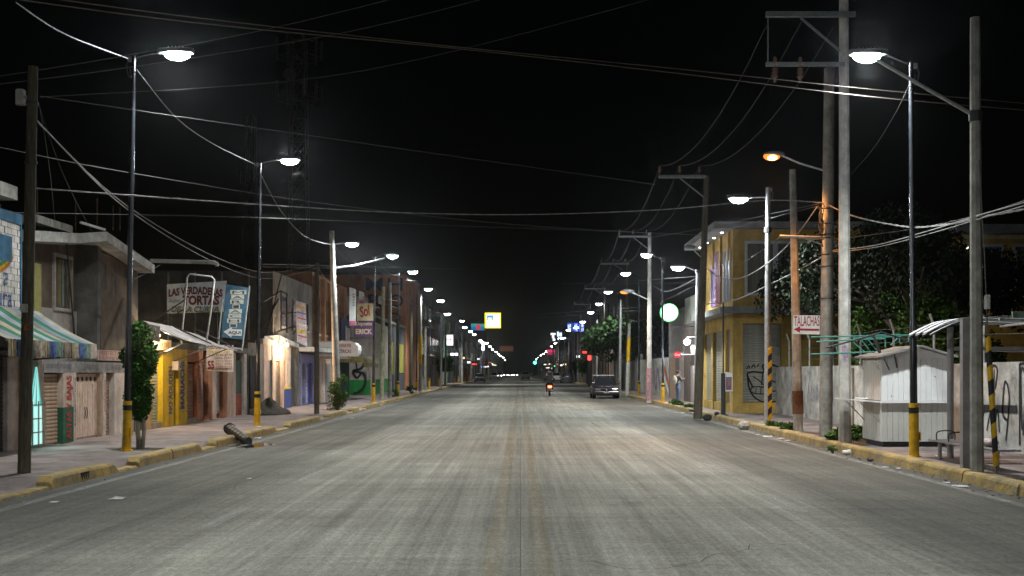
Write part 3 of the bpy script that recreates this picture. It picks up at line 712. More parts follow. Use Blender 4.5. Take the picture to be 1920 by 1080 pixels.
# striped awning
AW = thing('striped_awning',(-10,22,2.2),'green and white striped fabric awning with tattered valance','awning')
ya0, ya1 = 19.2, SY(179,-8.8); zt, zb = 2.95, 2.27
cols = [(.62,.58,.46),(.42,.44,.5),(.03,.24,.13),(.6,.5,.38),(.03,.24,.13),(.5,.53,.6),(.03,.24,.13),(.62,.58,.46),(.45,.48,.55),(.03,.24,.13),(.42,.44,.55),(.62,.58,.46)]
n = len(cols)
for k, c in enumerate(cols):
    m = mat('awning_stripe_%d' % k, tuple(.5*q for q in c), .85, 5, .25, .1)
    a0 = ya0+(ya1-ya0)*k/n; a1 = ya0+(ya1-ya0)*(k+1)/n
    b = MB(); rows = []
    for j in range(6):
        t_ = j/5; x = -9.98+1.18*t_; z = zt+(zb-zt)*t_-.05*math.sin(math.pi*t_); rows.append([(x,a0,z),(x,a1,z),(x,a1,z-.012),(x,a0,z-.012)])
    b.ringloft(rows); b.build('awning_stripe', m, AW)
    c2 = [(.42,.34,.24),(.09,.14,.30),(.16,.24,.2),(.42,.34,.28)][k%4]; m2 = mat('valance_%d' % (k%4), c2, .9, 9, .45)
    b = MB(); rows = []
    for j in range(9):
        yy = a0+(a1-a0)*j/8; dx = .02*math.sin(j*2.3+k); rows.append([(-8.79+dx,yy,zb),(-8.78+dx,yy,zb),(-8.78+dx*1.6,yy,zb-.27-rnd.uniform(0,.05)),(-8.79+dx*1.6,yy,zb-.27-rnd.uniform(0,.05))])
    b.ringloft(rows); b.build('valance_flap', m2, AW)
for yk in (20.5, 22.9):
    b = MB(); b.tube([(-9.97,yk,2.1),(-8.83,yk,2.12)], .02, 6); b.build('support_arm', M_dsteel, AW)
    b = MB(); b.tube([(-9.97,yk,1.95),(-8.9,yk,2.02)], .016, 6); b.build('support_arm', M_dsteel, AW)
b = MB(); b.tube([(-8.82,ya0,zb-.02),(-8.82,ya1,zb-.02)], .022, 8); b.build('front_bar', M_steel, AW)

# --- B: brown roughcast house over small shops
Bh = thing('roughcast_house',(-10,26,.15),'brown roughcast two storey house with tilted roof slab above small shops','building')
yB0, yB1 = 23.4, 29.3
lbox(Bh,'ground_wall',M_pink,-17,-10.42,yB0,yB1,.1,1.7)
lbox(Bh,'lintel_band',M_lint,-10.45,-9.985,yB0+.02,yl(235),1.68,1.93)
lbox(Bh,'lower_upper_wall',M_stuc_p,-17,-10.5,yB0,26.5,1.9,3.12)
lbox(Bh,'upper_wall',M_stuc_b,-17,-10.52,yB0,26.5,3.12,4.72)
lbox(Bh,'corner_wall_base',M_stuc_g,-16,-10.02,26.5,26.72,1.94,3.02)
lbox(Bh,'corner_wall_top',M_stuc_g,-16,-10.0,26.5,26.7,3.02,4.75)
lbox(Bh,'street_wall',M_stuc_b,-16,-10.01,26.72,yB1,1.94,4.55)
for px in (199,219): lbox(Bh,'slot_window',M_ink,-10.06,-10.004,SY(px,XL)-.05,SY(px,XL)+.05,zz(545,27.3),zz(492,27.3))
# window with curtains
yw0, yw1 = SY(100,-10.52), SY(130,-10.52); zw0, zw1 = 3.16, 4.3
w = lbox(Bh,'window',mat('dark_glass',(.03,.035,.04),.12,4,.2,spec=.6),-10.53,-10.515,yw0,yw1,zw0,zw1)
for (a,c,d,e) in ((yw0-.08,yw0,zw0-.08,zw1+.08),(yw1,yw1+.08,zw0-.08,zw1+.08),(yw0,yw1,zw1,zw1+.08),(yw0,yw1,zw0-.08,zw0)):
    b = MB(); b.box(-10.52,-10.46,a,c,d,e); b.build('window_frame',M_stuc_p,w)
for k,c in enumerate(((.45,.25,.03),(.12,.14,.12),(.4,.27,.04),(.18,.26,.26),(.1,.1,.1),(.32,.24,.05))):
    a = yw0+(yw1-yw0)*k/6; b = MB(); b.box(-10.513,-10.505,a+.01,a+(yw1-yw0)/6-.02,zw0+.02,zw1-.03); b.build('curtain_strip',mat('curtain_%d'%k,c,.9,6,.3),w)
for k in range(4):
    a = yw0+(yw1-yw0)*(k+.5)/4; b = MB(); b.tube([(-10.48,a,zw0),(-10.48,a,zw1)],.008,6); b.build('window_bar',M_dsteel,w)
lbox(Bh,'yellow_notice',mat('yellow_board',(.36,.34,.12),.85,5,.2),-10.5,-10.48,SY(63,-10.5),SY(76,-10.5),3.0,4.05)
# roof slab, dipping towards the far end
def slabpts(dz):
    return [P(64,432,23.4)+Vector((0,0,dz)), Vector((-10.0,25.4,4.84+dz)), P(200,434,26.0)+Vector((0,0,dz)), P(290,497,29.4)+Vector((0,0,dz)), Vector((-16,29.4,4.75+dz)), Vector((-16,23.4,4.8+dz))]
b = MB(); b.ringloft([slabpts(-.22), slabpts(0)]); b.build('roof_slab', M_concw, Bh)
for k in range(3):
    b = MB(); a = 23.5+k*.62; b.cbox(-10.6,-10.12,a,a+.58,4.83,5.0,.02); b.build('parapet_block', M_conc, Bh)
b = MB(); b.tube([Vector((-9.9,25.2,5.06)), P(198,436,26.0)+Vector((0,-.05,.06))], .03, 8); b.build('roof_pipe', M_white, Bh)
b = MB(); b.tube([P(282,489,29.3), P(400,492,29.3), P(407,495,29.3), P(407,499,29.3)], .05, 10); b.build('drain_spout', M_concw, Bh)
for px,pt,yy in ((70,352,24.5),(142,378,26),(182,372,27),(212,385,28),(225,388,28.6)):
    b = MB(); b.tube([P(px,432,yy), P(px,pt,yy)], .012, 5); b.build('rebar_rod', mat('rusty_rebar',(.13,.07,.045),.9,20,.3), Bh)
b = MB(); b.tube([P(142,425,25.8)+Vector((0,-.6,0)), P(142,660,26.4)], .02, 6); b.build('drain_pipe', M_dsteel, Bh)
# shops below
lshut(Bh,80,117,.15,1.66,M_shut_b)
lb(Bh,'sign_pillar',mat('dark_green_pillar',(.02,.10,.05),.85,2,.3),118,137,.1,.92,x1=-9.99); lb(Bh,'sign_pillar_top',mat('cream_pillar',(.5,.4,.32),.85,4,.25),118,137,.92,1.68,x1=-9.988)
text('ALTAS Y BAJAS',mat('maroon_lettering',(.32,.025,.03),.7,5,.2),Bh,(-9.98,yl(135.5),.2),1.42,.36,ULV,bold=.035)
lb(Bh,'white_strip',M_grayw,137,140.5,.1,1.68,x1=-9.975)
text('REPARACION',mat('navy_lettering',(.05,.06,.14),.7,9,.3),Bh,(-9.97,yl(140),.5),1.05,.07,ULV)
dr = lb(Bh,'double_door',mat('cream_door',(.6,.45,.36),.7,5,.2),141,188,.15,1.66,x0=-10.14,x1=-10.09)
for k in range(10):
    a = yl(141)+(yl(188)-yl(141))*(k+.12)/10; e = a+(yl(188)-yl(141))*.076
    b = MB(); b.box(-10.09,-10.072,a,e,.2,1.42); b.build('door_plank',MATS['cream_door'],dr)
for k in range(6):
    a = yl(141)+(yl(188)-yl(141))*(k+.5)/6; b = MB(); b.lathe((-10.088,a,1.53),[(.055,0),(.055,.012)],10,'x'); b.build('fretwork_rosette',M_ink,dr)
for s in (-.06,.06):
    b = MB(); b.tube([(-10.06,yl(165)+s,.62),(-10.04,yl(165)+s,.68),(-10.04,yl(165)+s,.82),(-10.06,yl(165)+s,.88)],.01,6); b.build('door_handle',M_dsteel,dr)
lb(Bh,'pillar',M_shut_b,188,192,.1,1.68); lb(Bh,'pillar',M_grayw,192.3,197,.1,1.68,x1=-9.98)
text('PULIDO',M_red,Bh,(-9.975,yl(196.5),.75),.75,.08,ULV)
lshut(Bh,198,213,.15,1.64,M_shut_b)
lb(Bh,'end_wall',M_grayw,214,250,.1,1.68,x1=-9.99)
for s,p0,p1 in (('GUANTES VENDAJES',85,133),('LLANTAS',152,183),('TALABARTERIA',196,228)):
    text(s,mat('faded_sign_ink',(.1,.1,.12),.8,12,.5),Bh,(-9.98,yl(p0),1.74),yl(p1)-yl(p0),.13,UL)
pn = lb(Bh,'painted_sign_panel',mat('pink_sign_panel',(.5,.38,.34),.85,6,.2),181,236,1.97,2.22,x0=-10.0,x1=-9.96)
text('PROTECTORES',M_red,pn,(-9.955,yl(183),2.1),yl(233)-yl(183),.1,UL); text('BOX  PATINES  BALONES',M_red,pn,(-9.955,yl(183),1.99),yl(233)-yl(183),.08,UL)

# --- Cc: row of low bright shops
Cc = thing('low_shop_row',(-10,36,.15),'low row of yellow and orange shops with roller shutters','building')
lbox(Cc,'wall',M_concd,-16,-10.42,29.6,42.8,.1,2.35)
lbox(Cc,'roof_edge',M_concd,-16,-9.99,29.6,42.8,2.36,2.55)
lb(Cc,'dark_front',M_concd,252,273,.1,2.2); lb(Cc,'pillar',M_pink,274,281,.1,2.35); lb(Cc,'yellow_trim',M_yelw,281.2,283.5,.1,2.3)
lshut(Cc,284,303,.3,2.2,M_shut_g); lb(Cc,'sill',M_conc,284,303,.1,.3)
lb(Cc,'yellow_pillar',M_yelw,303.3,322,.1,2.36,x1=-9.97); lb(Cc,'yellow_lintel',M_yelw,322.2,350,2.05,2.36,x1=-9.98)
lb(Cc,'yellow_pillar',M_yelw,322.2,326,.1,2.04); text('NO ADUDEN',M_blue,Cc,(-9.965,yl(321.5),.5),1.35,.36,ULV,bold=.03)
lshut(Cc,326.2,333,.2,2.0,M_shut_b)
lb(Cc,'yellow_pillar',M_yelw,333.2,350,.1,2.04,x1=-9.975); text('MARIACHI',M_blue,Cc,(-9.965,yl(344),.6),1.4,.42,ULV,bold=.05)
text('NUEVO SOL',mat('brown_lettering',(.35,.13,.03),.7,8,.3),Cc,(-9.965,yl(349.6),.5),1.4,.15,ULV)
lb(Cc,'orange_lintel',M_orw,350.3,380,2.0,2.36,x1=-9.985); lshut(Cc,352,369,.3,1.95,M_shut_o); lb(Cc,'sill',M_conc,352,369,.1,.3)
lb(Cc,'orange_pillar',M_orw,369.3,380,.1,1.99); text('5536800117',M_blue,Cc,(-9.99,yl(377),.7),1.2,.3,ULV)
lshut(Cc,380.5,390,.25,2.1,M_shut_d); lb(Cc,'orange_pillar',M_orw,390.3,398,.1,2.3)
lb(Cc,'striped_pillar',M_pink,398.2,406,.1,2.3); lshut(Cc,406.3,418,.3,2.1,M_shut_s); lb(Cc,'orange_pillar',M_orw,418.3,426,.1,2.3)
lb(Cc,'pink_wall',M_pink,427,442,.1,2.35); 
d2 = lb(Cc,'door',mat('dark_green_door',(.01,.05,.03),.6,4,.3),443,457,.9,2.1,x0=-10.2,x1=-10.08); lb(Cc,'door_red_panel',mat('brick_red_panel',(.3,.06,.03),.7,4,.3),443,457,.15,.89,x0=-10.2,x1=-10.08)
lb(Cc,'grey_pillar',M_grayw,457.2,463,.1,2.35)
mb_ = lb(Cc,'meter_box',M_grayw,321,327,1.75,2.0,x0=-9.97,x1=-9.8); b = MB(); b.lathe((-9.8,yl(324.5),1.88),[(.07,0),(.07,.05),(.04,.07)],10,'x'); b.build('meter_dial',M_shut_d,mb_)
# signs and canopies of the row
S = thing('snack_sign_board',(-9.85,yl(290),2.35),'small lit sign board above the green shutter','sign')
lbS = MB(); lbS.box(-9.9,-9.85,SY(285,-9.9),SY(318,-9.9),2.3,2.58); lbS = lbS.build('board',mat('cream_board',(.6,.5,.3),.8,4,.25),S)
text('TORTAS',mat('orange_lettering',(.5,.14,.02),.7,5,.2),S,(-9.845,SY(290,-9.9),2.36),SY(314,-9.9)-SY(290,-9.9),.15,UL,bold=.02)
bl = thing('wall_bulb',(-9.75,SY(297,-9.75),2.68),'bare warm bulb glowing above the small snack sign','bulb')
b = MB(); b.ellipsoid(org(bl),.05,.05,.06); b.build('glass_bulb',M_warm,bl,smooth=True)
b = MB(); b.tube([org(bl)+Vector((0,0,.05)),org(bl)+Vector((0,0,.13)),org(bl)+Vector((-.25,0,.15))],.02,6); b.build('socket',M_dsteel,bl)
L = bpy.data.lights.new('bulb_light','POINT'); L.energy = 190; L.color = (1,.74,.45); L.shadow_soft_size=.06; o = bpy.data.objects.new('bulb_light',L); C.objects.link(o); o.parent = bl; o.location = (.12,0,-.12)
# corrugated canopy
K = thing('corrugated_canopy',(-10,31.5,2.6),'sagging corrugated sheet canopy over the yellow shop','canopy')
M_sheet = mat('dirty_sheet_metal',(.34,.31,.3),.6,2,.4,metal=.2)
def canopy(y0,y1,x0,x1,z0,z1,zf0,zf1,nm):
    b = MB(); rows = []; n = int((y1-y0)/.035)
    for k in range(n+1):
        t_ = k/n; y = y0+(y1-y0)*t_; rp = .014*math.sin(k*math.pi/2)
        a = Vector((x0,y,z0+(z1-z0)*t_+rp)); e = Vector((x1,y,zf0+(zf1-zf0)*t_+rp)); m_ = (a+e)/2-Vector((0,0,.05))
        rows.append([a,m_,e,e-Vector((0,0,.006)),m_-Vector((0,0,.006)),a-Vector((0,0,.006))])
    b.ringloft(rows); return b.build(nm,M_sheet,K)
canopy(29.7,32.2,-10.0,-8.9,3.05,3.0,2.55,2.45,'roof_sheet'); canopy(32.3,34.6,-10.0,-8.75,2.95,2.85,2.42,2.35,'roof_sheet')
for yk in (29.8,32.25,34.5):
    b = MB(); b.tube([(-9.98,yk,3.0),(-8.9,yk,2.5)],.02,6); b.build('rafter',M_dsteel,K)
    b = MB(); b.tube([(-9.98,yk,2.0),(-8.95,yk,2.45)],.016,6); b.build('strut',M_dsteel,K)
Mc = thing('haberdashery_board',(-9.8,29.8,2.7),'grey hand painted board left of the corrugated canopy','sign')
b = MB(); pA = P(240,600,29.0); pB = P(300,612,29.6); d = pB-pA
b.prism([pA, pB, pB-Vector((0,0,.42)), pA-Vector((0,0,.40))],(-.03,.03,0)); b.build('board',mat('grey_board',(.2,.2,.19),.85,4,.3),Mc)
u = d.normalized(); text('MERCERIA',M_ink,Mc,pA+Vector((.02,-.03,-.33))+u*.06,.72,.22,(u,Vector((0,0,1))),bold=.01)
for k in (0,1): 
    q = [pA,pB][k]; b = MB(); b.tube([q-Vector((0,-.04,.38)), Vector((-10.05,q.y+.3,q.z-.5))],.015,6); b.build('bracket',M_dsteel,Mc)
# big sandwich sign
S1 = thing('billboard',(P(367,590,38)).xy.to_3d()+Vector((0,0,2.5)),'wide white hand painted billboard with red sandwich lettering','billboard')
y = 38.0; x0 = P(313,0,y).x; x1 = P(422,0,y).x; za, zb = zz(588,y), zz(533,y)
b = MB(); b.prism([(x0,y,za),(x1,y,za+.07),(x1+.04,y,zb+.12),(x0,y,zb)],(0,.05,0)); b.build('board',mat('sign_white',(.82,.83,.82),.7,4,.15),S1)
M_sg_red = mat('maroon_red_lettering',(.30,.05,.035),.6,4,.4)
W = x1-x0; hh = zb-za
def arch(x,y): return y*.8 + .55*math.sin(x*math.pi)*.5 + .0
text('LAS VERDADERAS',M_ink,S1,(x0+.03*W,y-.006,za+hh*.56),W*.93,hh*.34,UF,bold=.045,warp=arch)
text('LAS VERDADERAS',M_sg_red,S1,(x0+.035*W,y-.010,za+hh*.565),W*.92,hh*.33,UF,bold=.012,warp=arch)
text('TORTAS',M_ink,S1,(x0+.27*W,y-.006,za+hh*.29),W*.63,hh*.33,UF,bold=.05); text('TORTAS',M_sg_red,S1,(x0+.28*W,y-.010,za+hh*.30),W*.61,hh*.31,UF,bold=.015)
text('Super',mat('teal_lettering',(.03,.16,.26),.6,5,.2),S1,(x0+.03*W,y-.010,za+hh*.34),W*.22,hh*.18,UF,shear=.3)
text('DE LA CURVA',M_gold,S1,(x0+.095*W,y-.006,za+hh*.035),W*.82,hh*.2,UF,bold=.03,shear=.25); text('DE LA CURVA',MATS['teal_lettering'],S1,(x0+.07*W,y-.010,za+hh*.05),W*.82,hh*.2,UF,bold=.02,shear=.25)
for xx in (x0+.1,x1-.3):
    b = MB(); b.tube([(xx,y+.09,2.5),(xx,y+.09,zb)],.03,6); b.build('post',M_dsteel,S1)
# tall musician sign with arrow
S2 = thing('vertical_sign',Vector((P(442,0,36).x,36,2.5)),'tall blue and white vertical sign with arrow reading AQUI','sign')
y = 36.0
b = MB(); b.prism([P(415,632,y),P(456,637,y),P(468,540,y),P(424,533,y)],(0,.14,0)); b.build('board',mat('sign_blue',(.018,.085,.16),.6,2.5,.5,col2=(.10,.19,.25)),S2)
M_cream = mat('cream_lettering',(.62,.62,.55),.6,5,.15)
for k,(ch,w_) in enumerate((('M',30),('A',24),('R',25),('I',14),('A',24),('C',24),('H',26),('I',14))):
    px = 447-k*1.35; py = 548+k*8.9
    b = MB(); c = P(px,py,y); hw = w_/2*y/F; b.box(c.x-hw,c.x+hw,y-.012,y-.002,c.z-.066,c.z+.07); b.build('letter_block',M_cream,S2)
    text(ch,mat('dark_sign_lettering',(.05,.07,.08),.7,5,.2),S2,(c.x-hw*.75,y-.018,c.z-.05),hw*1.5,.09,UF)  # dark letter painted on each cream block
ap = [P(419,622,y),P(435,613,y),P(435,617,y),P(454,618,y),P(453,630,y),P(434,629,y),P(434,633,y)]
b = MB(); b.prism([p+Vector((0,-.014,0)) for p in ap],(0,.01,0)); b.build('arrow',M_white,S2)
text('AQUI',M_ink,S2,P(428,627.5,y)+Vector((0,-.02,0)),.4,.12,UF,bold=.03)
b = MB(); b.tube(smooth_pts([P(468,536,y),P(455,648,y),P(450,654,y),P(418,649,y),P(410,640,y),P(418,560,y)],4),.025,7); b.build('pipe_frame',M_concw,S2)
b = MB(); b.tube([P(450,654,y),Vector((-10.05,y+.5,2.5))],.02,6); b.build('bracket',M_dsteel,S2)
# empty hoop frame
S3 = thing('sign_hoop',Vector((P(370,0,33).x,33,2.5)),'empty white pipe hoop standing on the sheet canopy','sign frame')
b = MB(); y=33.0; b.tube([P(339,646,y),P(345,585,y),P(351,520,y),P(356,514,y),P(397,519,y),P(402,525,y),P(395,585,y),P(386,646,y)],.03,8); shade_auto(b.build('pipe_hoop',M_concw,S3),60)
b = MB(); b.tube([P(290,600,y),P(350,560,y)],.02,6); b.build('brace',M_dsteel,S3)
b = MB(); b.tube([P(296,612,y),P(347,578,y)],.02,6); b.build('brace',M_dsteel,S3)
# musicians' phone board
S4 = thing('phone_board',Vector((-9.4,36,1.7)),'cream board with maroon phone numbers hanging under the canopy','sign')
y = 35.2; x0 = P(387,0,y).x; x1 = P(437,0,y).x; za, zb = zz(696,y), zz(646,y); W = x1-x0; hh = zb-za
b = MB(); b.prism([(x0,y,za+.02),(x1,y,za-.03),(x1+.01,y,zb-.02),(x0,y,zb)],(0,.03,0)); b.build('board',mat('sign_cream',(.72,.63,.55),.75,5,.2),S4)
Mm = mat('maroon_ink',(.25,.02,.02),.7,8,.2)
text('MARIACHI',Mm,S4,(x0+.12*W,y-.006,za+hh*.83),W*.84,hh*.15,UF,bold=.02); text('Nuevo Sol',M_gold,S4,(x0+.05*W,y-.006,za+hh*.68),W*.85,hh*.13,UF,shear=.3,bold=.02)
text('Tels 4149-3779',Mm,S4,(x0+.07*W,y-.006,za+hh*.56),W*.88,hh*.09,UF); text('5066-2347',Mm,S4,(x0+.3*W,y-.006,za+hh*.45),W*.65,hh*.09,UF)
text('55',Mm,S4,(x0+.05*W,y-.006,za+hh*.07),W*.24,hh*.32,UF,bold=.04)
for k,s in enumerate(('1737-7035','3821-8766','3680-0116','2960-9690')): text(s,Mm,S4,(x0+.36*W,y-.006,za+hh*(.34-k*.095)),W*.6,hh*.075,UF)
for xx in (x0+.1,x1-.1):
    b = MB(); b.tube([(xx,y+.015,zb-.03),(xx,y-.3,2.45)],.008,5); b.build('hanger',M_dsteel,S4)
b = MB(); b.tube([(-10,y-.3,2.45),(x1+.1,y-.3,2.45)],.02,6); b.build('hanging_rail',M_steel,S4)
# soil heap
b = MB(); rg = []; n = 22
for a in range(8):
    r_ = 1-a/7; rg.append([Vector((-9.2+.75*r_*math.cos(2*math.pi*j/n)*(1+.18*math.sin(j*3.1+a)), 41.0+1.5*r_*math.sin(2*math.pi*j/n)*(1+.15*math.sin(j*1.7)), .13+.5*(1-r_**1.3)*(1+.3*math.sin(j*1.1+a))+rnd.uniform(-.05,.05))) for j in range(n)])
b.ringloft(rg); o = b.build('soil_heap',mat('dark_soil',(.055,.045,.036),.98,8,.4,.8,30),loc=(-9.2,41,.15),smooth=True); tag(o,'heap of dark soil on the pavement by the orange shops','soil heap')

# --- D: grey block with lit porch
D = thing('grey_block_building',(-10,50,.15),'bare grey block building with a lit porch and blue shutters','building')
lbox(D,'wall',mat('bare_grey_blockwork',(.14,.133,.12),.95,1.2,.4,.5,12),-18,-10.17,46,54.6,.1,5.85)
lbox(D,'side_store',M_concd,-18,-10.17,42.9,45.99,.1,2.9)
M_cr = mat('cream_porch_wall',(.55,.42,.32),.85,3,.25,.15)
for px0,px1,m in ((465,480,M_concd),(480,495,M_concd),(495,503,M_pink),(511,517,M_cr),(525,533,M_cr),(538,545,M_cr),(556,561,M_concd)): lb(D,'pillar',m,px0,px1-.2,.1,2.78)
M_grey_door = mat('grey_metal_door',(.24,.24,.24),.5,5,.25,metal=.2)
for px0,px1 in ((503,511),(517,525),(533,538)): lb(D,'door',M_grey_door,px0,px1-.1,.12,2.15,x0=-10.15,x1=-10.08)
lb(D,'porch_lintel',M_cr,495,545,2.16,3.0,x0=-10.3,x1=-10.03)
lb(D,'blue_dado',mat('royal_blue',(.04,.06,.22),.7,4,.2),533.2,545,.1,.95,x1=-9.97); lb(D,'yellow_stripe',M_yelw,533.2,545,.96,1.05,x1=-9.975)
lshut(D,545.3,556,.15,2.3,M_shut_d,.12,x=-10.11)
MB_pur = mat('violet_blue_frame',(.14,.135,.27),.7,4,.3)
lb(D,'blue_frame',MB_pur,561,563.5,.1,2.5,x1=-9.97); lb(D,'blue_frame',MB_pur,571,576,.1,2.5,x1=-9.97); lb(D,'blue_frame',MB_pur,585,590,.1,2.5,x1=-9.97); lb(D,'blue_lintel',MB_pur,561,590,2.1,2.52,x1=-9.96)
lshut(D,563.6,571,.15,2.1,M_shut_s,.14,x=-10.11); lshut(D,576.2,585,.15,2.1,mat('blue_shutter',(.04,.05,.25),.5,5,.2),.14,x=-10.11)
text('ENCHUFADOS',M_white,D,(-9.965,yl(575),.3),1.6,.3,ULV)
b = MB(); b.prism([P(497,630,45.6),P(522,628,46.2),P(560,645,50.5),Vector((-10.2,50.5,zz(645,50.5))),Vector((-10.2,44.6,zz(630,44.6)))],(0,0,-.2)); b.build('porch_slab',M_concw,D)
lbox(D,'second_slab',M_concw,-10.2,-9.1,50.6,57.5,2.62,2.82)
lp_ = thing('porch_bulb',Vector((-9.7,SY(537,-9.7),2.82)),'bright warm bulb under the porch slab of the grey building','bulb')
b = MB(); b.ellipsoid(org(lp_),.08,.08,.09); b.build('glass_bulb',M_warm,lp_,smooth=True)
b = MB(); b.tube([org(lp_)+Vector((0,0,.08)),org(lp_)+Vector((0,0,.2))],.03,6); b.build('socket',M_dsteel,lp_)
L = bpy.data.lights.new('bulb_light','POINT'); L.energy = 290; L.color = (1,.66,.4); L.shadow_soft_size=.08; o = bpy.data.objects.new('bulb_light',L); C.objects.link(o); o.parent = lp_; o.location = (.15,0,-.1)
# window recesses upstairs
for yy in (47.5,50,52.4):
    w = lbox(D,'window',MATS['dark_glass'],-10.18,-10.155,yy,yy+1.1,3.7,4.9); 
    b = MB(); b.box(-10.175,-10.13,yy-.05,yy,3.65,4.95); b.box(-10.175,-10.13,yy+1.1,yy+1.15,3.65,4.95); b.build('window_frame',M_dsteel,w)
    b = MB(); b.box(-10.175,-10.08,yy-.1,yy+1.2,3.55,3.64); b.build('window_sill',M_conc,w)
for k in range(4):
    b = MB(); b.box(-14.5+k*1.1,-14.42+k*1.1,45.97,45.99,3,5.8); b.build('block_pilaster',M_conc,D)
# printed banner on rods
S5 = thing('printed_banner',Vector((-9.7,49.5,2.9)),'faded printed banner hanging on rods beside the lit porch','banner')
y=49.5; b = MB(); b.prism([P(554,563,y),P(573,569,y),P(576,650,y),P(557,641,y)],(0,.02,0)); b.build('cloth',mat('banner_print',(.42,.42,.45),.8,5,.5,col2=(.16,.16,.28)),S5)
for k,(c,h_) in enumerate((((.4,.33,.05),.09),((.1,.13,.4),.07),((.35,.06,.06),.05),((.5,.5,.5),.12),((.4,.35,.06),.14),((.35,.06,.06),.06))):
    pz = 572+k*11; p0 = P(556+k*.4,pz,y); b = MB(); b.prism([p0+Vector((0,-.004,0)),p0+Vector((.40,-.004,-.11)),p0+Vector((.40,-.004,-.11-h_)),p0+Vector((0,-.004,-h_))],(0,-.004,0)); b.build('printed_block',mat('banner_ink_%d'%k,c,.8,12,.6),S5)
for py in (563,590,618):
    b = MB(); b.tube([P(556,py,y),Vector((-10.15,y+.4,zz(py,y)-.2))],.016,6); b.build('rod',M_dsteel,S5)
# skeletal sign frame on the roof of the shop row
S6 = thing('roof_frame',Vector((-10.2,44,2.9)),'bare dark steel frame leaning above the shop row roof','steel frame')
for a,c in (((500,628),(528,515)),((497,610),(522,560)),((527,620),(527,545)),((538,625),(538,552)),((527,546),(540,552)),((495,565),(527,545)),((527,588),(556,586)),((520,622),(556,610)),((548,620),(548,580))):
    b = MB(); b.tube([P(*a,44.5),P(*c,44.5)],.03,6); b.build('frame_bar',M_dsteel,S6)
# hanging tarp between the rows
b = MB(); rw = []
for k in range(13):
    yy = 41.2+k*.13; rw.append([(-9.96+.04*math.sin(k*1.9),yy,2.3),(-9.94+.06*math.sin(k*2.1),yy,1.2),(-9.92+.08*math.sin(k*1.6),yy,.35),(-9.94+.08*math.sin(k*1.6),yy,.35),(-9.97+.06*math.sin(k*2.1),yy,1.2),(-9.98+.04*math.sin(k*1.9),yy,2.3)])
o = MB().ringloft(rw).build('hanging_tarp',mat('dark_tarp',(.045,.043,.045),.8,5,.4),loc=(-9.95,42,.2)); tag(o,'dark grey tarp hanging beside the green and red door','tarp')

# --- E: brick fronted shop
E = thing('brick_shop_building',(-10,60,.15),'two storey brick fronted auto parts shop','building')
M_br = mat('warm_brick',(.26,.13,.07),.9,2,.3,.3,20)
lbox(E,'wall',M_br,-17,-10.17,54.7,65.6,.1,6.6)
for k in range(5):
    a = 54.8+k*2.1; lbox(E,'brick_pier',M_br,-10.17,-9.95,a,a+.45,3.0,6.4)
    if k<4:
        w = lbox(E,'window',MATS['dark_glass'],-10.18,-10.16,a+.6,a+1.9,3.6,5.4); b = MB(); b.box(-10.175,-10.1,a+.5,a+2.0,3.5,3.6); b.build('window_sill',M_conc,w)
lb(E,'salmon_front',mat('salmon_wall',(.5,.34,.25),.85,4,.25),597,628,.1,2.4); lb(E,'door',M_grey_door,610,618,.15,2.1,x0=-10.1,x1=-9.985)
for px in (600,606): lb(E,'white_stripe',M_grayw,px,px+3,.1,2.2,x1=-9.98)
lb(E,'teal_front',mat('dark_teal_wall',(.02,.09,.08),.8,4,.3),636,655,.1,2.4)
w1 = lb(E,'navy_panel',mat('navy_wall',(.015,.025,.07),.7,4,.3),636,655,3.0,4.7,x1=-9.9)
wz = lb(E,'window',mat('shop_window',(.3,.24,.2),.4,8,.5),645,653,2.6,4.2,x0=-9.9,x1=-9.88); b = MB(); b.box(-9.9,-9.86,yl(645)-.08,yl(645),2.5,4.3); b.build('window_frame',M_white,wz)
S7 = thing('auto_parts_sign',Vector((-9,55,2.45)),'white box sign with red auto parts lettering and rounded end','sign')
y=54.8; xa, xb = P(597,0,y).x, P(668,0,y).x; za, zb = zz(668,y), zz(641,y)
prof = [(xa,za),(xb-.05,za),(xb+.06,za+.1),(xb+.1,za+.3),(xb+.08,zb-.2),(xb-.08,zb-.04),(xb-.3,zb),(xa,zb)]
M_litw = mat('white_sign_vinyl',(.78,.78,.78),.5,4,.08)
b = MB(); b.prism([(a,y,c) for a,c in prof],(0,1.1,0)); b.build('board',M_litw,S7)
text('AUTOPARTES',M_red,S7,(xa+.4*(xb-xa),y-.006,za+.44),.86,.17,UF,bold=.02); text('ELECTRICAS',M_red,S7,(xa+.4*(xb-xa),y-.006,za+.16),.86,.17,UF,bold=.02)
b = MB(); b.prism([(a,y-.02,c) for a,c in ((xa,zb+.0),(xb-.3,zb),(xb-.08,zb-.04),(xb-.08,zb),(xb-.3,zb+.05),(xa,zb+.05))],(0,.03,0)); b.build('trim',M_steel,S7)
b = MB(); b.box(xa-.1,xb-.4,y,y+1.1,za-.12,za-.003); b.build('soffit',M_concw,S7)
O = thing('olive_awning',Vector((-9.3,62,2.3)),'olive fabric awning under the white auto parts sign','awning')
b = MB(); rw = []
for k in range(7):
    t_ = k/6*math.pi/2; rw.append([(-10+1.55*math.sin(t_),60.4,2.2+.55*math.cos(t_)),(-10+1.55*math.sin(t_),66.5,2.2+.55*math.cos(t_))])
M_olive = mat('olive_fabric',(.12,.10,.03),.9,4,.3)
b.ringloft(rw,cap=False,closed=False); b.build('fabric',M_olive,O)
b = MB(); b.box(-8.46,-8.44,60.4,66.5,1.95,2.2); b.build('valance',M_olive,O)
b = MB(); b.prism([(-10,60.39,2.2),(-8.45,60.39,2.2),(-8.5,60.39,2.4),(-9,60.39,2.62),(-9.6,60.39,2.74),(-10,60.39,2.75)],(0,-.01,0)); b.build('end_flap',M_olive,O)

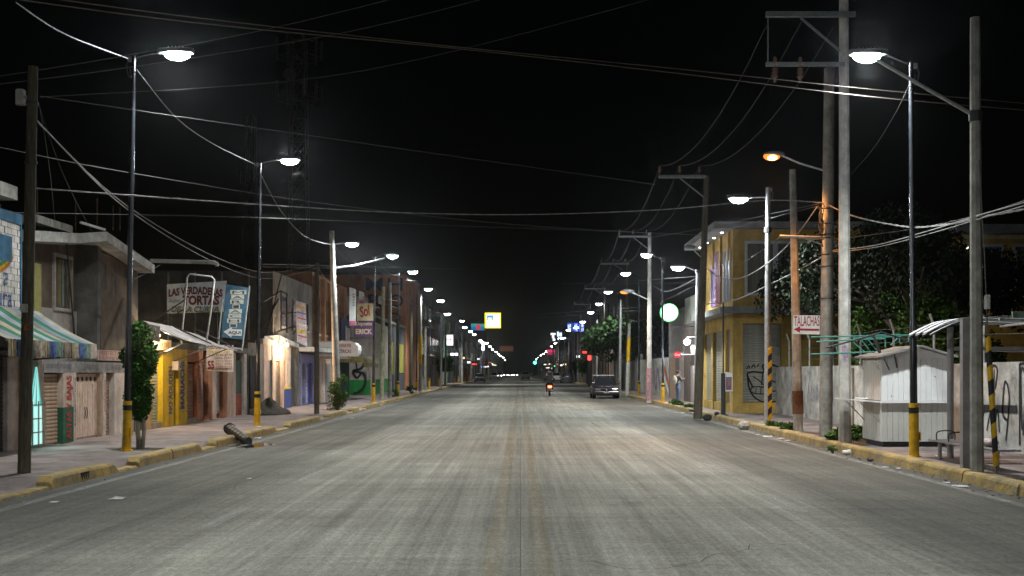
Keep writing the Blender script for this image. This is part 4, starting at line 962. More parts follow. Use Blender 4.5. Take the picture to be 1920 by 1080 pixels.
# --- Ff: green dado building
Ff = thing('green_dado_building',(-10,80,.15),'pale building with bright green dado and black graffiti','building')
M_pal = mat('pale_stained_wall',(.42,.37,.34),.9,1.5,.35,.1); M_grn = mat('bright_green_dado',(.02,.24,.05),.75,3,.25)
lbox(Ff,'wall',M_pal,-18,-10.05,74,85,1.16,5.1); lbox(Ff,'green_dado',M_grn,-18,-10.04,73.99,85,.1,1.16)
lbox(Ff,'white_pilaster',M_grayw,-10.04,-9.98,75,77,.1,5.1); lbox(Ff,'cream_front',mat('cream_wall',(.55,.5,.4),.9,3,.2),-10.04,-9.99,77.2,84,1.17,5.1)
def fw(a,c): return Vector((-11.35+a, 73.97, .2+c))
for pts,w_ in (([(.25,2.4),(.7,2.6),(1.05,2.35),(.85,1.75),(.3,1.55),(.55,1.5),(1.0,1.35),(1.1,.75),(.75,.2),(.3,.05)],.16),([(.25,1.5),(.55,1.1),(.85,1.45)],.13),([(.45,2.3),(.55,1.7)],.1)):
    ribbon(smooth_pts(pts),w_,fw,'graffiti_letter',M_ink,Ff)
text('XYTE',M_ink,Ff,(-10.65,73.965,1.45),.5,.25,UF); text('MXX',M_ink,Ff,(-10.75,73.965,.35),.45,.2,UF,shear=.3)
lbox(Ff,'grey_front',mat('slate_wall',(.1,.11,.13),.8,3,.3),-18,-10.02,85.01,96.5,.1,5.4)
for a,c,z0_,z1_ in ((85.5,88.5,1.5,4.0),(91,95.5,1.6,4.0)): lbox(Ff,'yellow_panel',mat('sulphur_yellow',(.42,.40,.06),.8,4,.2),-10.02,-9.98,a,c,z0_,z1_)
lbox(Ff,'roof_edge',M_conc,-18,-9.9,74,96.5,5.41,5.6)
lbox(Ff,'roof_hut',M_grayw,-13,-10.6,75.5,78,5.6,6.8)
# beer depot sign and banners
S8 = thing('depot_sign',Vector((P(683,0,60).x,60,3.4)),'square sign with cream top and purple lower half above the green dado','sign')
y=60.0; b = MB(); b.prism([P(669,604,y),P(701,601,y),P(702,569,y),P(669,569,y)],(0,.1,0)); b.build('cream_half',mat('cream_beer_panel',(.5,.42,.24),.7,2.5,.3),S8)
b = MB(); b.prism([P(664,630,y),P(700,632,y),P(701,601.2,y),P(664,601.2,y)],(0,.1,0)); b.build('purple_half',mat('deep_purple',(.08,.035,.11),.7,4,.2),S8)
text('Sol',mat('sign_crimson',(.28,.02,.03),.6,4,.2),S8,P(676,596,y)+Vector((0,-.006,0)),.52,.6,(Vector((.97,0,.24)),Vector((-.1,0,1))),bold=.03)
for k in range(4):
    p0 = P(671+k*7,602,y); ribbon([(0,0),(.35,.8-.1*k)],.05,lambda a,c,p0=p0:p0+Vector((a*.7,-.004,c)),'ray_stripe',mat('grey_ray',(.36,.35,.3),.7,5,.1),S8)
text('Deposito',MATS['cream_board'],S8,P(668,612.5,y)+Vector((0,-.006,0)),.84,.27,UF,bold=.015); text('ERICK',MATS['cream_board'],S8,P(667,626.5,y)+Vector((0,-.006,0)),.88,.28,UF,bold=.035)
b = MB(); b.tube([P(702,632,y),P(703,566,y)],.03,6); b.build('sign_post',M_white,S8)
b = MB(); b.tube([P(655,634,y),Vector((-7.9,y,zz(634,y)))],.02,6); b.build('bracket',M_dsteel,S8)
for nm,px0,px1,py0,py1,lab,yy in (('hanging_banner',655,667,538,611,'white vertical banner hanging left of the purple depot sign',58.0),('hanging_banner',673,683,544,572,'short white banner hanging above the cream depot sign',62.0)):
    t = thing(nm,Vector((P((px0+px1)/2,0,yy).x,yy,zz(py1,yy))),lab,'banner')
    b = MB(); b.prism([P(px0,py1,yy),P(px1,py1-1,yy),P(px1,py0+5,yy),P(px0,py0,yy)],(0,.02,0)); b.build('cloth',mat('white_banner_cloth',(.55,.56,.56),.8,5,.15),t)
    b = MB(); b.prism([P(px0+.5,py1-1,yy)+Vector((0,-.01,0)),P(px1-.5,py1-2,yy)+Vector((0,-.01,0)),P(px1-.5,py1-9,yy)+Vector((0,-.01,0)),P(px0+.5,py1-9,yy)+Vector((0,-.01,0))],(0,-.003,0)); b.build('pink_block',mat('banner_pink',(.45,.1,.2),.8,5,.2),t)
    for k in range(5): 
        b = MB(); p0 = P(px0+6,py0+12+k*5.2,yy); b.box(p0.x,p0.x+.12,yy-.008,yy-.002,p0.z-.09,p0.z); b.build('printed_line',mat('banner_grey',(.3,.3,.33),.8,9,.3),t)
    b = MB(); b.tube([P(px0-2,py0-1,yy),P(px1+3,py0+4,yy)],.02,6); b.build('rod',M_dsteel,t)

# --- Gg: big orange wall with stacked letters
Gg = thing('orange_warehouse',(-10,100,.15),'tall orange brown warehouse with big dark painted letters','building')
M_orb = mat('orange_brown_wall',(.5,.22,.11),.9,.6,.3,.2,8)
lbox(Gg,'wall',M_orb,-28,-9.95,97,110,.1,10.1); lbox(Gg,'parapet',M_concd,-28.1,-9.85,96.9,110.1,10.1,10.3)
M_let = mat('dark_navy_lettering',(.03,.035,.06),.8,3,.3)
for s,px,py,w_,h_ in (('M',686,545,32,24),('H',727,545,28,24),('R',690,576,28,24),('O',730,576,26,24),('A',692,606,26,24),('D',728,606,24,20)):
    p = P(px,py,97); text(s,M_let,Gg,(p.x,96.98,p.z),w_*97/F,h_*97/F,UF,bold=.003)

# --- further left blocks
def far_building(name,label,side,y0,y1,h,col,floors,xs=10.0,win=True,nwin=3,door=True):
    t = thing(name,(side*xs,(y0+y1)/2,.15),label,'building')
    m = mat('wall_'+label[:24].replace(' ','_'),col,.9,1,.35,.1)
    lbox(t,'wall',m,side*xs,side*(xs+9),y0,y1-.02,.1,h); lbox(t,'roof_edge',M_concd,side*(xs-.12),side*(xs+9),y0-.05,y1-.05,h,h+.22)
    for fl in range(floors):
        z = .1+fl*3.1
        for k in range(nwin):
            a = y0+(y1-y0)*(k+.2)/nwin; e = a+(y1-y0)*.58/nwin
            if fl == 0:
                s = MB(); s.box(side*(xs-.03),side*(xs+.02),a,e,.16,2.5); sh = s.build('roller_shutter',(M_shut_s,M_shut_b,M_shut_d)[k%3],t)
                b = MB(); b.box(side*(xs-.06),side*(xs+.0),a-.15,e+.15,2.5,2.8); b.build('shutter_box',M_conc,t)
            else:
                s = MB(); s.box(side*(xs-.02),side*(xs+.02),a,e,z+.9,z+2.3); w = s.build('window',MATS['dark_glass'],t)
                b = MB(); b.box(side*(xs-.09),side*(xs+.01),a-.1,e+.1,z+.78,z+.895); b.build('window_sill',M_conc,w)
                b = MB(); b.box(side*(xs-.05),side*(xs+.01),(a+e)/2-.04,(a+e)/2+.04,z+.9,z+2.3); b.build('mullion',M_steel,w)
    return t
H1 = far_building('corner_house','grey concrete house with balconies past the orange warehouse',-1,110.2,126,8.6,(.26,.25,.24),3)
for z in (3.3,6.2):
    lbox(H1,'balcony_slab',M_conc,-10.1,-9.0,111,118,z,z+.15)
    for k in range(9): lbox(H1,'baluster',M_dsteel,-9.06,-9.03,111+k*.85,111.04+k*.85,z+.15,z+1.0)
    lbox(H1,'balcony_rail',M_dsteel,-9.07,-9.02,111,118,z+1.0,z+1.06)
far_building('shop_house','beige shop house with brown upper storey on the left',-1,126.2,140,7.4,(.36,.30,.24),2)
far_building('green_building','dark green building behind the round street tree',-1,140.2,160,9.0,(.02,.13,.07),3)
far_building('shop_house','white fronted shop beside the parked grey sedan',-1,160.2,178,5.2,(.5,.5,.5),1)
far_building('shop_house','dark low building behind the parked grey sedan',-1,178.2,205,6.4,(.1,.1,.1),2)
far_building('shop_house','distant brown building beyond the white hatchback',-1,205.2,240,7.5,(.22,.16,.12),2)
far_building('shop_house','distant grey building under the yellow box sign',-1,240.2,290,6.8,(.2,.2,.2),2,nwin=5)
far_building('shop_house','last dim building at the far left of the avenue',-1,290.2,640,8,(.16,.15,.14),2,nwin=7)

# ================================================================== right side
def rbox(t,name,m,x0,x1,y0,y1,z0,z1): return lbox(t,name,m,x0,x1,y0,y1,z0,z1)
# --- yellow two-storey building
Yb = thing('yellow_building',(7.9,41.7,.15),'ochre yellow two storey building with shutters and downlit eaves','building')
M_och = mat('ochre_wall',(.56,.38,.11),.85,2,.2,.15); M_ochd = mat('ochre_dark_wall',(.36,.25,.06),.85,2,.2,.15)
yf = 41.7; xf = 7.9; yb_ = 48.6
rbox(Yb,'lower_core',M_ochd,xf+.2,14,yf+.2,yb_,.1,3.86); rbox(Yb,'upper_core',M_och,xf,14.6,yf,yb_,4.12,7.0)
rbox(Yb,'canopy_slab',mat('grey_slab',(.27,.28,.29),.8,3,.2),xf-.55,14.9,yf-.5,yb_,3.86,4.1)
rbox(Yb,'corner_pillar',M_och,xf,8.28,yf,yf+.5,.1,3.85); rbox(Yb,'plinth',M_och,8.28,9.72,yf+.01,yf+.3,.1,.55)
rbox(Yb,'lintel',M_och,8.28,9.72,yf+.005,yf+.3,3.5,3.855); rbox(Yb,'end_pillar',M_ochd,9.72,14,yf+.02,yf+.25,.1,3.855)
sh = rbox(Yb,'roller_shutter',M_shut_s,8.29,9.71,yf+.16,yf+.18,.56,3.49); M_shy = mat('grey_olive_shutter',(.34,.34,.30),.5,3,.25,metal=.3)
slats(sh,(1,0,0),(0,-1,0),(8.3,yf+.14,0),1.4,.56,3.49,.095,M_shy)
def yw(a,c): p = P(a,c,yf+.108); return p
for pts,w_ in (([(1412,727),(1403,708),(1402,700),(1413,697),(1432,698),(1430,686),(1440,683),(1458,688),(1463,700),(1462,718)],3.2),([(1402,705),(1404,725),(1412,742),(1426,752),(1440,754),(1462,752)],3.2),([(1408,735),(1409,727),(1420,725),(1436,727),(1440,733),(1436,738),(1418,738),(1408,735)],2.2),([(1430,700),(1428,722)],2.2),([(1412,706),(1424,714),(1432,722)],2),([(1418,727),(1417,737)],1.6),([(1427,726),(1426,738)],1.6),([(1448,714),(1458,720),(1456,732),(1446,733)],2.4),([(1400,692),(1404,686),(1406,691)],2),([(1409,690),(1413,684),(1416,690)],2),([(1419,688),(1423,683)],2)):
    ribbon(smooth_pts(pts),w_,yw,'graffiti_stroke',M_ink,Yb)
# street face
for a,c in ((1373,1360),(1353,1337),(1333,1320)):
    ya_, yc = SY(a,xf), SY(c,xf); s = rbox(Yb,'roller_shutter',M_shy,xf+.16,xf+.18,ya_,yc,.5,3.3); slats(s,(0,1,0),(-1,0,0),(xf+.14,ya_,0),yc-ya_,.5,3.3,.1,M_shy)
for a,c in ((1376,1373.2),(1359.8,1353.2),(1336.8,1333.2),(1319.8,1318)): rbox(Yb,'street_pillar',M_och,xf+.005,xf+.3,SY(a,xf) if a<1375 else yf+.5,SY(c,xf) if c!=1318 else yb_,.1,3.84)
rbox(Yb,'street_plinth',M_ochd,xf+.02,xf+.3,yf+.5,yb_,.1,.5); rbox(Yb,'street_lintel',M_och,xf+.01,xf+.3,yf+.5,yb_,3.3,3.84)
# upper windows on the camera side
M_alu = mat('white_aluminium',(.55,.57,.6),.5,6,.1,metal=.2); M_cur = mat('grey_curtain',(.17,.17,.15),.9,3,.3,streak=(9,1,.3))
def window_f(t,x0,x1,z0,z1,y,m_c=None,n=6,fm=None):
    fm = fm or M_alu
    w = rbox(t,'window',m_c or M_cur,x0,x1,y-.012,y+.02,z0,z1)
    for (a,c,d,e) in ((x0-.1,x0,z0-.1,z1+.1),(x1,x1+.1,z0-.1,z1+.1),(x0,x1,z1,z1+.1),(x0,x1,z0-.1,z0)): rbox(w,'window_frame',fm,a,c,y-.06,y+.02,d,e)
    for k in range(n):
        a = x0+(x1-x0)*k/n; b = MB(); cnt=7; rw=[]
        for j in range(cnt):
            xx = a+(x1-x0)/n*j/(cnt-1); d = .018*math.sin(j/(cnt-1)*math.pi); rw.append([(xx,y-.014-d,z0),(xx,y-.014-d,z1)])
        b.ringloft(rw,cap=False,closed=False); b.build('curtain_fold',m_c or M_cur,w,smooth=True)
    return w
window_f(Yb,P(1401,0,yf).x,P(1449,0,yf).x,zz(549,yf),zz(457,yf),yf); window_f(Yb,P(1458,0,yf).x,P(1505,0,yf).x,zz(549,yf),zz(457,yf),yf)
window_f(Yb,P(1518,0,yf).x,P(1570,0,yf).x,zz(549,yf),zz(457,yf),yf)
# eaves with downlights
rbox(Yb,'roof_slab',mat('grey_eaves',(.3,.31,.33),.8,3,.2),xf-.75,15,yf-.35,yb_+.3,7.0,7.25)
for k in range(4):
    yy = yf+.6+k*1.7; t_ = thing('eaves_downlight',(xf-.3,yy,6.97),('nearest','second','third','farthest')[k]+' small downlight under the yellow building eaves','downlight','downlights under the eaves')
    b = MB(); b.lathe((xf-.3,yy,6.955),[(.07,0),(.07,.04)],12); b.build('trim_ring',M_alu,t_); b = MB(); b.lathe((xf-.3,yy,6.945),[(.05,0),(.05,.02)],12); b.build('lamp_disc',emat('downlight_glow',(1,.9,.72),30),t_)
    add_spot(t_,(xf-.3,yy,6.93),12,(1,.86,.65),70,.6,.05)
    rbox(Yb,'wall_rib',M_och,xf-.09,xf-.003,yy-.12,yy+.12,5.9,6.98)
ywn = SY(1372,xf)
for a,c in ((42.1,43.3),):
    w = rbox(Yb,'street_window',mat('bluish_glass',(.16,.2,.28),.2,2,.3,streak=(1,9,.2),emit=(.4,.52,.8),es=.05),xf-.01,xf+.02,a,c,zz(560,yf),zz(463,yf))
    for e in (a-.06,(a+c)/2-.03,c): rbox(w,'window_frame',M_alu,xf-.06,xf-.012,e,e+.06,zz(560,yf),zz(463,yf))
bn = thing('printed_banner',(xf-.05,45.5,4.3),'purple and red vertical banner on the yellow building street face','banner')
rbox(bn,'cloth',mat('purple_banner',(.10,.06,.20),.7,2.2,.5,col2=(.22,.18,.34)),xf-.04,xf-.02,44.4,46.3,4.35,6.5); rbox(bn,'red_half',mat('red_banner',(.13,.012,.025),.7,3,.35),xf-.05,xf-.041,44.0,45.2,4.35,6.5)
text('LA CASA',M_white,bn,(xf-.055,45.0,4.6),1.5,.3,(Vector((0,0,1)),Vector((0,1,0))))
# poster box on a dark post
pt_ = thing('poster_post',Vector((P(1356,0,40).x,40,.15)),'dark post with a framed colourful poster at the yellow corner','sign post'); x = P(1356,0,40).x
b = MB(); b.tube([(x,40,.15),(x,40,zz(700,40))],.085,8); b.build('lower_post',M_dsteel,pt_); b = MB(); b.tube([(x,40,zz(700,40)),(x,40,zz(566,40))],.03,8); b.build('upper_post',M_dsteel,pt_)
b = MB(); b.box(x-.18,x+.18,39.9,40.1,.14,.17); b.build('foot_plate',M_dsteel,pt_)
b = MB(); b.box(P(1359,0,40).x,P(1373,0,40).x,39.96,39.99,zz(734,40),zz(698,40)); b.build('frame',M_white,pt_)
b = MB(); b.box(P(1360.5,0,40).x,P(1371.5,0,40).x,39.94,39.957,zz(731,40),zz(707,40)); b.build('poster',mat('collage_print',(.35,.22,.06),.6,9,.9,col2=(.08,.03,.2)),pt_)

# --- concrete boundary wall with barbed wire
Wl = thing('boundary_wall',(9.5,25,.15),'grey plastered boundary wall with black graffiti behind the kiosk','wall')
M_wl = mat('stained_plaster',(.46,.45,.42),.95,1.6,.45,.6,12)
y = 8.0; k=0
while y < 41.4:
    e = min(y+3.0,41.68); rbox(Wl,'wall_panel',M_wl,9.5,9.68,y+.006,e-.006,.05,1.88+rnd.uniform(-.015,.015)); y += 3.0; k+=1
for yy in (14,20,26,32,38): rbox(Wl,'buttress',M_conc,9.44,9.499,yy-.12,yy+.12,.05,1.8)
def rw_(a,c): return Vector((9.49,a,c))
for pts,w_ in (([(22.4,1.35),(22.3,1.75),(22.55,1.8),(22.6,1.4),(22.4,1.25)],.03),([(22.45,1.75),(22.45,1.0)],.025),([(19.6,.5),(19.9,1.4),(20.0,.6)],.04),([(20.2,.4),(20.3,1.5),(20.6,.9),(20.5,.3)],.04),([(21.3,.3),(21.3,1.85)],.04),([(21.3,1.85),(21.0,2.0)],.03),([(23.0,.95),(21.4,.98)],.09),([(22.8,.5),(22.6,.9),(22.5,.45),(22.3,.95),(22.2,.5)],.03),([(23.4,.6),(23.2,.95),(23.1,.5),(22.95,.9)],.03),([(21.9,.35),(21.75,1.2),(21.95,1.5),(22.05,.9),(21.85,.75)],.035),([(21.15,.5),(21.05,1.55),(21.25,1.7),(21.2,.6)],.035),([(20.9,.3),(20.8,1.2),(20.6,1.6)],.04),([(18.2,.5),(18.4,1.5),(18.8,1.3),(18.4,1.0),(18.9,.5)],.05)):
    ribbon(smooth_pts([(a,min(c,1.86)) for a,c in pts]),w_*1.7,rw_,'graffiti_stroke',M_ink,Wl)
for k in range(9):
    ribbon(smooth_pts([(34+k*.35,.75),(34.1+k*.35,1.15+.1*(k%3)),(34.2+k*.35,.7)],3),.03,rw_,'faded_graffiti_stroke',mat('faded_violet_paint',(.15,.14,.24),.9,9,.4),Wl)
Fp = thing('barbed_wire_fence',(9.6,25,1.9),'steel posts with barbed wire along the top of the boundary wall','fence')
for k in range(11):
    yy = 12+k*2.8; b = MB(); b.tube([(9.6,yy,1.85),(9.6,yy,2.75),(9.5,yy,3.05)],.03,6); b.build('fence_post',M_steel,Fp)
for z in (2.1,2.45,2.8):
    b = MB(); pts=[(9.57+.01*math.sin(k),12+k*.7,z+.02*math.sin(k*1.3)) for k in range(41)]; b.tube(pts,.006,4); b.build('barbed_strand',M_wire,Fp)
# --- second yellow house behind the wall
Y2 = thing('ochre_house',(15,38,.15),'ochre house with tall curtained windows behind the wall at right','building')
x0_ = P(1806,0,38).x
rbox(Y2,'wall',M_och,x0_,24,38,44,.1,6.35); rbox(Y2,'roof_slab',MATS['grey_slab'],x0_-.4,24.5,37.5,44.5,6.36,6.65)
rbox(Y2,'cornice',mat('pale_cornice',(.6,.52,.3),.8,3,.2),x0_-.05,24.1,37.93,38.0,6.2,6.35)
M_cur2 = mat('blue_grey_curtain',(.2,.25,.33),.85,3,.3,streak=(9,1,.3))
window_f(Y2,P(1812,0,38).x,P(1877,0,38).x,zz(552,38),zz(463,38),38,M_cur2); window_f(Y2,P(1905,0,38).x,P(1960,0,38).x,zz(552,38),zz(463,38),38,M_cur)
ol = thing('wall_lantern',(P(1815,0,37.8).x,37.8,5.9),'small warm lamp under the cornice of the ochre house','lamp')
b = MB(); b.lathe(org(ol),[(.06,0),(.08,.1),(.05,.16)],10); b.build('shade',M_alu,ol); b = MB(); b.ellipsoid(org(ol)+Vector((0,0,-.02)),.045,.045,.045); b.build('bulb',emat('dim_bulb',(1,.85,.5),10),ol)
add_spot(ol,org(ol)+Vector((0,-.1,-.08)),160,(1,.85,.5),150,.6,.05)

# --- white sheet metal kiosk
yk0 = 23.1; xk0 = P(1653,0,yk0).x; xk1 = P(1778,0,yk0).x; yk1 = 24.35
K2 = thing('sheet_metal_kiosk',(xk0,yk0,.15),'closed white sheet metal kiosk with fold out shelf and gable roof','kiosk')
M_kw = mat('white_sheet_panel',(.84,.85,.87),.42,2,.07,.05,8); M_kl = mat('shaded_white_sheet',(.52,.515,.49),.5,1.2,.12,.05,8)  # second white is darker: shade below the ledge is in the colour
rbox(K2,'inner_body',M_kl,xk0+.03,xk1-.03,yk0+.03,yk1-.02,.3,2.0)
def gz(x): 
    m_ = P(1722,0,yk0).x; ze = 2.02; za_ = 2.2
    return za_-(za_-ze)*abs(x-m_)/((m_-xk0) if x<m_ else (xk1-m_))
nP = 12; wP = (xk1-xk0)/nP
zs = zz(753,yk0)
for k in range(nP):
    a = xk0+k*wP; m_ = a+wP
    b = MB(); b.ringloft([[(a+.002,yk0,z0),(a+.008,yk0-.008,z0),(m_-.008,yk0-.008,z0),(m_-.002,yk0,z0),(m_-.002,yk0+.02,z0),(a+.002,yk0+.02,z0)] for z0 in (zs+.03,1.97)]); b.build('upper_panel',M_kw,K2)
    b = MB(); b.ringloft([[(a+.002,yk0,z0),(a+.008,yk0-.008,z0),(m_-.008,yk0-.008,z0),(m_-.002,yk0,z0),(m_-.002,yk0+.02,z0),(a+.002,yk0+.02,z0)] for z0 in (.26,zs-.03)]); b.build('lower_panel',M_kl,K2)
for k in range(8):
    a = yk0+.02+k*(yk1-yk0-.02)/8; e = a+(yk1-yk0-.02)/8
    for z0,z1 in ((.26,zs-.03),(zs+.03,1.95)):
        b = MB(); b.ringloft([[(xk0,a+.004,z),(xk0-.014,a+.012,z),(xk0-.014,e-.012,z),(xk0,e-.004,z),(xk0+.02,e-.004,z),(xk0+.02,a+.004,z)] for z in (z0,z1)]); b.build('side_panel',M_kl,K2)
b = MB(); xm = P(1722,0,yk0).x; b.prism([(xk0,yk0+.01,1.97),(xk1,yk0+.01,1.97),(xk1,yk0+.01,gz(xk1)),(xm,yk0+.01,gz(xm)),(xk0,yk0+.01,gz(xk0))],(0,.04,0)); b.build('gable',M_kw,K2)
M_roofk = mat('grey_roof_sheet',(.33,.32,.31),.6,2,.35,metal=.2)
b = MB(); b.prism([(xk0-.13,yk0-.2,gz(xk0)-.03),(xm,yk0-.2,gz(xm)+.01),(xm,yk0-.2,gz(xm)+.05),(xk0-.13,yk0-.2,gz(xk0)+.01)],(0,yk1-yk0+.4,0)); b.build('roof_sheet',M_roofk,K2)
b = MB(); b.prism([(xk1+.13,yk0-.2,gz(xk1)-.03),(xm+.002,yk0-.2,gz(xm)+.01),(xm+.002,yk0-.2,gz(xm)+.05),(xk1+.13,yk0-.2,gz(xk1)+.01)],(0,yk1-yk0+.4,0)); b.build('roof_sheet',M_roofk,K2)
rbox(K2,'counter_ledge',M_kw,xk0-.03,xk1+.02,yk0-.09,yk0-.015,zs-.028,zs+.028); rbox(K2,'base_skid',M_dsteel,xk0+.05,xk1-.05,yk0+.06,yk1-.06,.14,.27)
b = MB(); b.prism([(xk0-.02,yk0,zs-.02),(xk0-.02,yk1,zs-.02),(xk0-.62,yk1,zs+.03),(xk0-.62,yk0,zs+.03)],(0,0,.025)); b.build('fold_out_shelf',M_kw,K2)
for yy in (yk0+.1,yk1-.15):
    b = MB(); b.tube([(xk0-.02,yy,zs-.42),(xk0-.42,yy,zs-.01)],.012,5); b.build('shelf_strut',M_steel,K2)
for yy in (yk0+.15,yk1-.1):
    b = MB(); b.tube([(xk0-.02,yy,1.98),(xk0-.12,yy-.03,1.9),(xk0-.02,yy,1.75)],.01,5); b.build('flap_hook',M_steel,K2)
b = MB(); b.tube([P(1657,672,yk0-.06),P(1668,694,yk0-.06)],.012,5); b.build('loose_strut',M_dsteel,K2)
b = MB(); b.tube([P(1677,664,yk0-.06),P(1682,690,yk0-.06)],.014,5); b.build('loose_strut',M_dsteel,K2)
for k in range(3): 
    b = MB(); c = Vector((xk0+.2+.45*k, yk0-.02, 1.2+.2*k)); b.lathe(c,[(.012,0),(.012,.008)],8,'y'); b.build('rivet_hole',M_ink,K2)
b = MB(); c=P(1617,749,yk0+.2); b.cbox(c.x-.13,c.x+.1,c.y-.08,c.y+.08,zs+.055,zs+.075,.005); o=b.build('litter_tray',M_white,loc=(c.x,c.y,zs+.055)); tag(o,'crumpled white tray left on the kiosk shelf','tray')
# teal tube canopy frame lying on the kiosk roof
Tf = thing('canopy_frame',P(1650,660,23.4),'teal tubular stall frame lying across the kiosk roof','stall frame')
M_tt = mat('teal_tube_paint',(.06,.22,.19),.5,9,.2); 
def tb(a,c,r=.014,m=None,ya=23.2,yc=23.2): 
    b = MB(); b.tube([P(*a,ya),P(*c,yc)],r,6); b.build('frame_tube',m or M_tt,Tf)
tb((1521,632),(1722,628),.016,None,23.5,23.5); tb((1531,641),(1600,637),.016,M_tt,23,23); tb((1600,637),(1660,635),.016,M_tt,23,23); tb((1521,664),(1640,660),.016,None,22.9,23.0)
for a,c in (((1600,642),(1621,660)),((1614,637),(1633,660)),((1625,634),(1646,659)),((1660,637),(1660,652)),((1686,634),(1687,643)),((1683,634),(1670,647)),((1704,632),(1703,640)),((1568,648),(1570,661)),((1600,629),(1602,645))): tb(a,c)
b = MB(); b.tube([P(1549,652,22.9),P(1620,633,23.0),P(1653,623,23.1),P(1672,629,23.2),P(1704,638,23.3)],.02,8); b.build('bent_dark_tube',M_dsteel,Tf)
b = MB(); b.tube([P(1637,628,23),P(1650,662,23)],.03,6); b.build('dark_strut',M_dsteel,Tf)
for py in (629,633): tb((1600,py+1),(1690,py-2),.012,M_tt,23.4,23.4)
# --- bus shelter
Sh = thing('bus_shelter',(7.4,19,.15),'steel bus shelter with curved roof sheet and bench','bus shelter')
M_grs = mat('grey_shelter_steel',(.30,.29,.30),.5,6,.2,metal=.4)
yA = GY(859); xA = P(1782,0,yA).x; yB2 = GY(880); xB = P(1809,0,yB2).x
b = MB(); b.tube([(xA,yA,.14),(xA,yA,zz(613,yA))],.057,12); shade_auto(b.build('round_post',M_grs,Sh))
b = MB(); b.box(xB-.055,xB+.055,yB2-.06,yB2+.06,.14,zz(597,yB2)); b.build('square_post',M_grs,Sh)
xC = 9.2
b = MB(); b.tube([(xC,yA,.14),(xC,yA,2.6)],.05,10); shade_auto(b.build('round_post',M_grs,Sh))
# curved roof sheet rising from a thin tip over the kerb to the posts, then open beams towards the wall
M_rw = mat('white_roof_sheet',(.6,.6,.64),.4,4,.15,metal=.1)
xt = P(1704,0,20.2).x; xe = 7.75
def rz_(x): 
    t_ = (x-xt)/(xe-xt); return 2.36+.26*math.sin(min(t_,1.2)*math.pi*.5)
for k in range(3):
    y0_ = 20.2-k*.34; rw=[]
    for j in range(9):
        x = xt+(xe-xt)*j/8; z = rz_(x); rw.append([(x,y0_-.2,z),(x,y0_,z),(x,y0_,z+.02),(x,y0_-.2,z+.02)])
    b = MB(); b.ringloft(rw); b.build('roof_sheet',M_rw,Sh)
for yy in (20.24,19.9,19.56,19.22):
    b = MB(); pts=[(xt+.02+(xe-xt)*j/8,yy,rz_(xt+(xe-xt)*j/8)-.035) for j in range(9)]; b.tube(pts,.02,6); b.build('roof_rib',M_dsteel,Sh)
for yy,zt_ in ((17.9,2.56),(18.7,2.6),(20.1,2.62)):
    b = MB(); b.tube([(xe-.1,yy,zt_-.02),(10.2,yy,zt_-.1)],.03,6); b.build('roof_beam',M_steel,Sh)
for k in range(2): rbox(Sh,'green_fascia',mat('sage_green_paint',(.15,.22,.18),.7,4,.2),xe,10.4,17.62+k*2.7,17.68+k*2.7,2.55,2.65)
for xx in (8.4,9.2,10.0): 
    b = MB(); b.tube([(xx,17.7,2.52),(xx+.3,20.3,2.52)],.022,6); b.build('purlin',M_steel,Sh)
rbox(Sh,'cross_rail',M_grs,xA+.05,xC,yA-.03,yA+.03,zz(657,yA),zz(650,yA))
# bench
Bn = thing('shelter_bench',(7.9,19.2,.15),'grey slatted steel bench with hoop armrests under the bus shelter','bench')
for k in range(5): rbox(Bn,'seat_slat',M_grs,7.28+k*.085,7.35+k*.085,17.2,20.0,.47,.5)
for yy in (17.5,19.9):
    b = MB(); b.tube([(7.45,yy,.14),(7.45,yy,.47)],.035,8); b.build('leg',M_grs,Bn)
for k in range(3):
    b = MB(); yy = 19.7-k*.55; b.tube(smooth_pts([(7.32,yy,.5),(7.32,yy,.62),(7.4,yy,.66),(7.58,yy,.66),(7.64,yy,.6),(7.64,yy,.5)],3),.012,6); b.build('armrest_hoop',M_dsteel,Bn)
bg_ = MB(); bg_.ellipsoid((7.5,17.9,.57),.13,.18,.07,12,8); o = bg_.build('crumpled_bag',mat('pinkish_plastic',(.5,.4,.38),.5,12,.4,.6,25),loc=(7.5,17.9,.5),smooth=True); tag(o,'crumpled pinkish plastic bag lying on the shelter bench','bag')
Gr = thing('green_rail',(9.3,15,.15),'low sage green rail along the graffiti wall at right','rail')
rbox(Gr,'rail_board',MATS['sage_green_paint'],9.28,9.34,10,19.5,.62,.78)
for yy in (11,14,17,19.2): rbox(Gr,'rail_post',M_dsteel,9.29,9.33,yy,yy+.05,.1,.62)
# guy wire with striped guard
Gw = thing('guy_wire_guard',P(1868,888,17.0),'yellow and black striped guard on a guy wire at the right edge','guy wire')
pb = P(1869,890,17.0); pm_ = P(1852,632,17.0); ptp = P(1836,300,17.05)
b = MB(); b.tube([pb,pm_,P(1846,480,17.0),ptp],.009,6); b.build('wire',M_wire,Gw)
n=9
for k in range(n):
    a = pb+(pm_-pb)*(.06+.94*k/n); c = pb+(pm_-pb)*(.06+.94*(k+1)/n); b = MB(); rw=[]
    for p in (a,c): rw.append([p+Vector((.042*math.cos(2*math.pi*j/10),.042*math.sin(2*math.pi*j/10),.03*math.cos(2*math.pi*j/10+.5))) for j in range(10)])
    b.ringloft(rw); b.build('stripe',M_yel if k%2==0 else M_ink,Gw,smooth=False)
c = P(1851,566,17.0); b = MB(); b.cbox(c.x-.04,c.x+.04,c.y-.04,c.y+.04,c.z-.11,c.z+.11); b.build('strain_insulator',M_concw,Gw)
